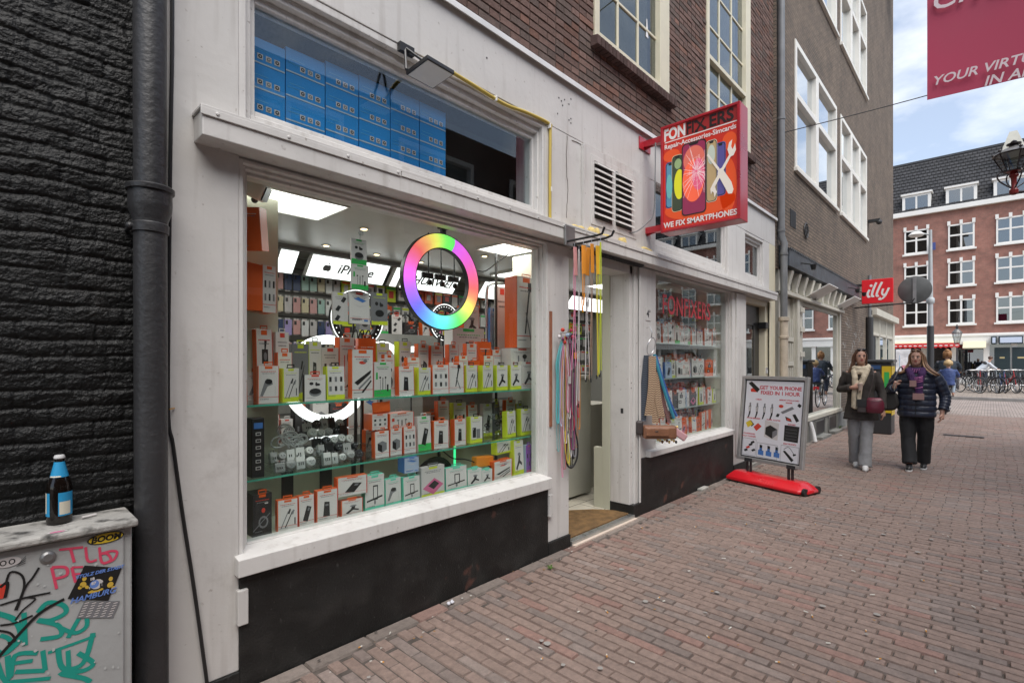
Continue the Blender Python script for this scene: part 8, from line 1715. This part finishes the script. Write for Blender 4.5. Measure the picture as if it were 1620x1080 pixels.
# ---- cyclist with a child, seen from behind
cx0, cy0 = at(1499, 15.0); CYR = math.degrees(math.atan2(cy0 + DIST, cx0)) - 4
cbk = bike('dark bicycle ridden away by the woman with the fair haired child', (cx0, cy0, .005), R(CYR), (.03, .03, .03), None); del_g = cbk
Mc = Matrix.Translation((cx0, cy0, 0)) @ Euler((0, 0, R(CYR - 90))).to_matrix().to_4x4()     # local +y = travel direction
def rider(label, base, jm, hm, lm, s, lean, hair_long):
    t = thing('person', label, 'person', tuple((Mc @ Matrix.Translation(base)).translation), R(CYR - 90)); sh = .50 * s
    b = MB(); hd = Vector((0, lean + .02, .70 * s)); 
    M0 = Euler((0, 0, R(180))).to_matrix().to_4x4()
    headmesh(b, hd, 180, skin); limb(b, [hd - Vector((0, 0, .06)), (0, lean, sh)], [.05 * s, .06 * s], skin)
    stack(b, [(0, 0, 0, .14 * s, .11 * s), (0, lean * .5, .25 * s, .13 * s, .10 * s), (0, lean, sh, .12 * s, .08 * s)], skin)
    arms = [[(sx * .17 * s, lean, sh - .04), (sx * .25 * s, lean + .12, sh * .62), (sx * .24 * s, lean + .38 * s, sh * .42)] for sx in (-1, 1)]
    for a in arms: limb(b, a, [.05 * s, .04 * s, .028 * s], skin); hand(b, a[-1], (0, 0, -1), (0, 1, -.1), (-a[-1][0], 0, 0), skin, .8, .9 * s)
    legs = [[(-.09 * s, .02, .0), (-.11 * s, .36 * s, -.12 * s), (-.11 * s, .22 * s, -.55 * s)], [(.09 * s, .02, .0), (.11 * s, .38 * s, -.04 * s), (.11 * s, .26 * s, -.40 * s)]]
    for l_ in legs: limb(b, l_, [.08 * s, .055 * s, .035 * s], skin); limb(b, [l_[2], Vector(l_[2]) + Vector((0, .12 * s, -.03))], [.034 * s, .028 * s], black)
    fused(b, 'body', t, .009)
    b = MB(); stack(b, [(0, -.01, -.06 * s, .19 * s, .14 * s), (0, lean * .3, .12 * s, .185 * s, .14 * s), (0, lean * .8, .35 * s, .20 * s, .14 * s), (0, lean, sh - .03, .19 * s, .12 * s), (0, lean, sh + .03, .08 * s, .08 * s)], jm)
    for a in arms: limb(b, [a[0], a[1], Vector(a[1]).lerp(Vector(a[2]), .85)], [.075 * s, .062 * s, .05 * s], jm)
    fused(b, 'jacket', t, .012, .018, 12)
    b = MB(); stack(b, [(0, 0, -.04 * s, .165 * s, .13 * s), (0, 0, .06 * s, .15 * s, .12 * s)], lm)
    for l_ in legs: limb(b, [l_[0], l_[1], Vector(l_[1]).lerp(Vector(l_[2]), .85)], [.10 * s, .075 * s, .055 * s], lm)
    fused(b, 'trousers', t, .012, .010, 12)
    b = MB(); b.ball((hd.x, hd.y - .015, hd.z + .025), (.088, .098, .105), hm, 18, 12)
    rr = random.Random(4)
    for k in range(60): a = rr.uniform(0, 6.28); q = rr.uniform(.02, .09); b.tube([(hd.x + q * math.cos(a), hd.y - .01 + q * math.sin(a), hd.z + .12 - q * .5), (hd.x + .1 * math.cos(a), hd.y - .02 + .1 * math.sin(a), hd.z + .02), (hd.x + .10 * math.cos(a) * rr.uniform(.7, 1), hd.y - .03 + .09 * math.sin(a), hd.z - (.14 if hair_long else .05))], [.007, .008, .003], hm, 5)
    if hair_long: b.ball((hd.x, hd.y - .07, hd.z + .09), (.055, .05, .05), hm, 12, 8)
    b.build('hair', t, local=True, smooth='all'); return t
rider('woman with reddish fair hair and dark jacket cycling away with a child', (0, -.10, 1.02), mat('jacket_blueblack', (.012, .022, .035), .7), mat('hair_ginger', (.30, .15, .06), .5), mat('jeans_dark', (.04, .05, .08), .8), 1.05, .06, True)
rider('fair haired child in blue jacket sitting on the bicycle carrier', (.06, -.62, .90), mat('jacket_blue', (.03, .055, .17), .6), mat('hair_blond', (.45, .32, .16), .5), mat('jeans_pale', (.30, .36, .42), .8), .80, .02, False)
b = MB(); b.M = Mc; b.box(-.08, .08, -.78, -.70, .60, .70, mat('rear_red', (.5, .02, .03), .3)); b.box(-.16, .16, -.80, -.40, .78, .84, black); b.build('child_seat', label='dark child seat with red reflector on the ridden bicycle', cat='child seat')
# ---- distant cyclist in white shirt
fx, fy = at(1556, 27.0); cbk2 = bike('bicycle ridden across the square by the person in the pale shirt', (fx, fy, .11), R(-80), (.03, .03, .03), None)
t = thing('person', 'person in pale shirt with a dark backpack cycling across the square', 'person', (fx, fy, 1.05), R(-80)); hd = Vector((.28, 0, .66)); b = MB()
stack(b, [(hd.x, hd.y, hd.z - .11, .04, .04), (hd.x, hd.y, hd.z - .05, .07, .065), (hd.x, hd.y, hd.z + .03, .085, .075), (hd.x, hd.y, hd.z + .10, .05, .05)], skin); limb(b, [(.26, 0, .58), (.20, 0, .46)], [.05, .06], skin)
limb(b, [(-.2, 0, -.05), (0, 0, .2), (.18, 0, .44)], [.13, .13, .12], skin)
for s_ in (-1, 1): limb(b, [(.18, s_ * .16, .42), (.34, s_ * .22, .22), (.52, s_ * .24, .08)], [.05, .04, .03], skin); hand(b, (.52, s_ * .24, .08), (0, 0, -1), (1, 0, -.1), (0, -s_, 0), skin, .8); limb(b, [(-.2, s_ * .09, -.05), (.12, s_ * .10, -.18 - .1 * s_), (-.02, s_ * .10, -.62 - .12 * s_), (.1, s_ * .10, -.66 - .12 * s_)], [.085, .06, .04, .035], skin)
fused(b, 'body', t, .01)
b = MB(); limb(b, [(-.22, 0, -.02), (0, 0, .2), (.19, 0, .45)], [.15, .155, .14], mat('shirt_pale', (.55, .58, .62), .8)); 
for s_ in (-1, 1): limb(b, [(.18, s_ * .16, .42), (.34, s_ * .22, .22), (.48, s_ * .24, .11)], [.07, .055, .045], MATS['shirt_pale'])
fused(b, 'shirt', t, .014, .01, 10)
b = MB(); 
for s_ in (-1, 1): limb(b, [(-.2, s_ * .09, -.05), (.12, s_ * .10, -.18 - .1 * s_), (.0, s_ * .10, -.55 - .12 * s_)], [.11, .08, .055], MATS['jeans_dark'])
fused(b, 'trousers', t, .014)
b = MB(); b.ball((hd.x - .01, 0, hd.z + .03), (.10, .09, .10), hb1, 14, 10); b.build('hair', t, local=True, smooth='all')
b = MB(); M3 = Matrix.Translation(t.location) @ Euler((0, 0, R(-80))).to_matrix().to_4x4() @ Matrix.Translation((-.08, 0, .33)) @ Euler((0, R(48), 0)).to_matrix().to_4x4(); b.M = M3; b.box(-.06, .12, -.15, .15, -.0 + .08, .22, darkmetal); b.build('backpack', label='dark backpack on the back of the distant cyclist', cat='backpack', bev=.04)
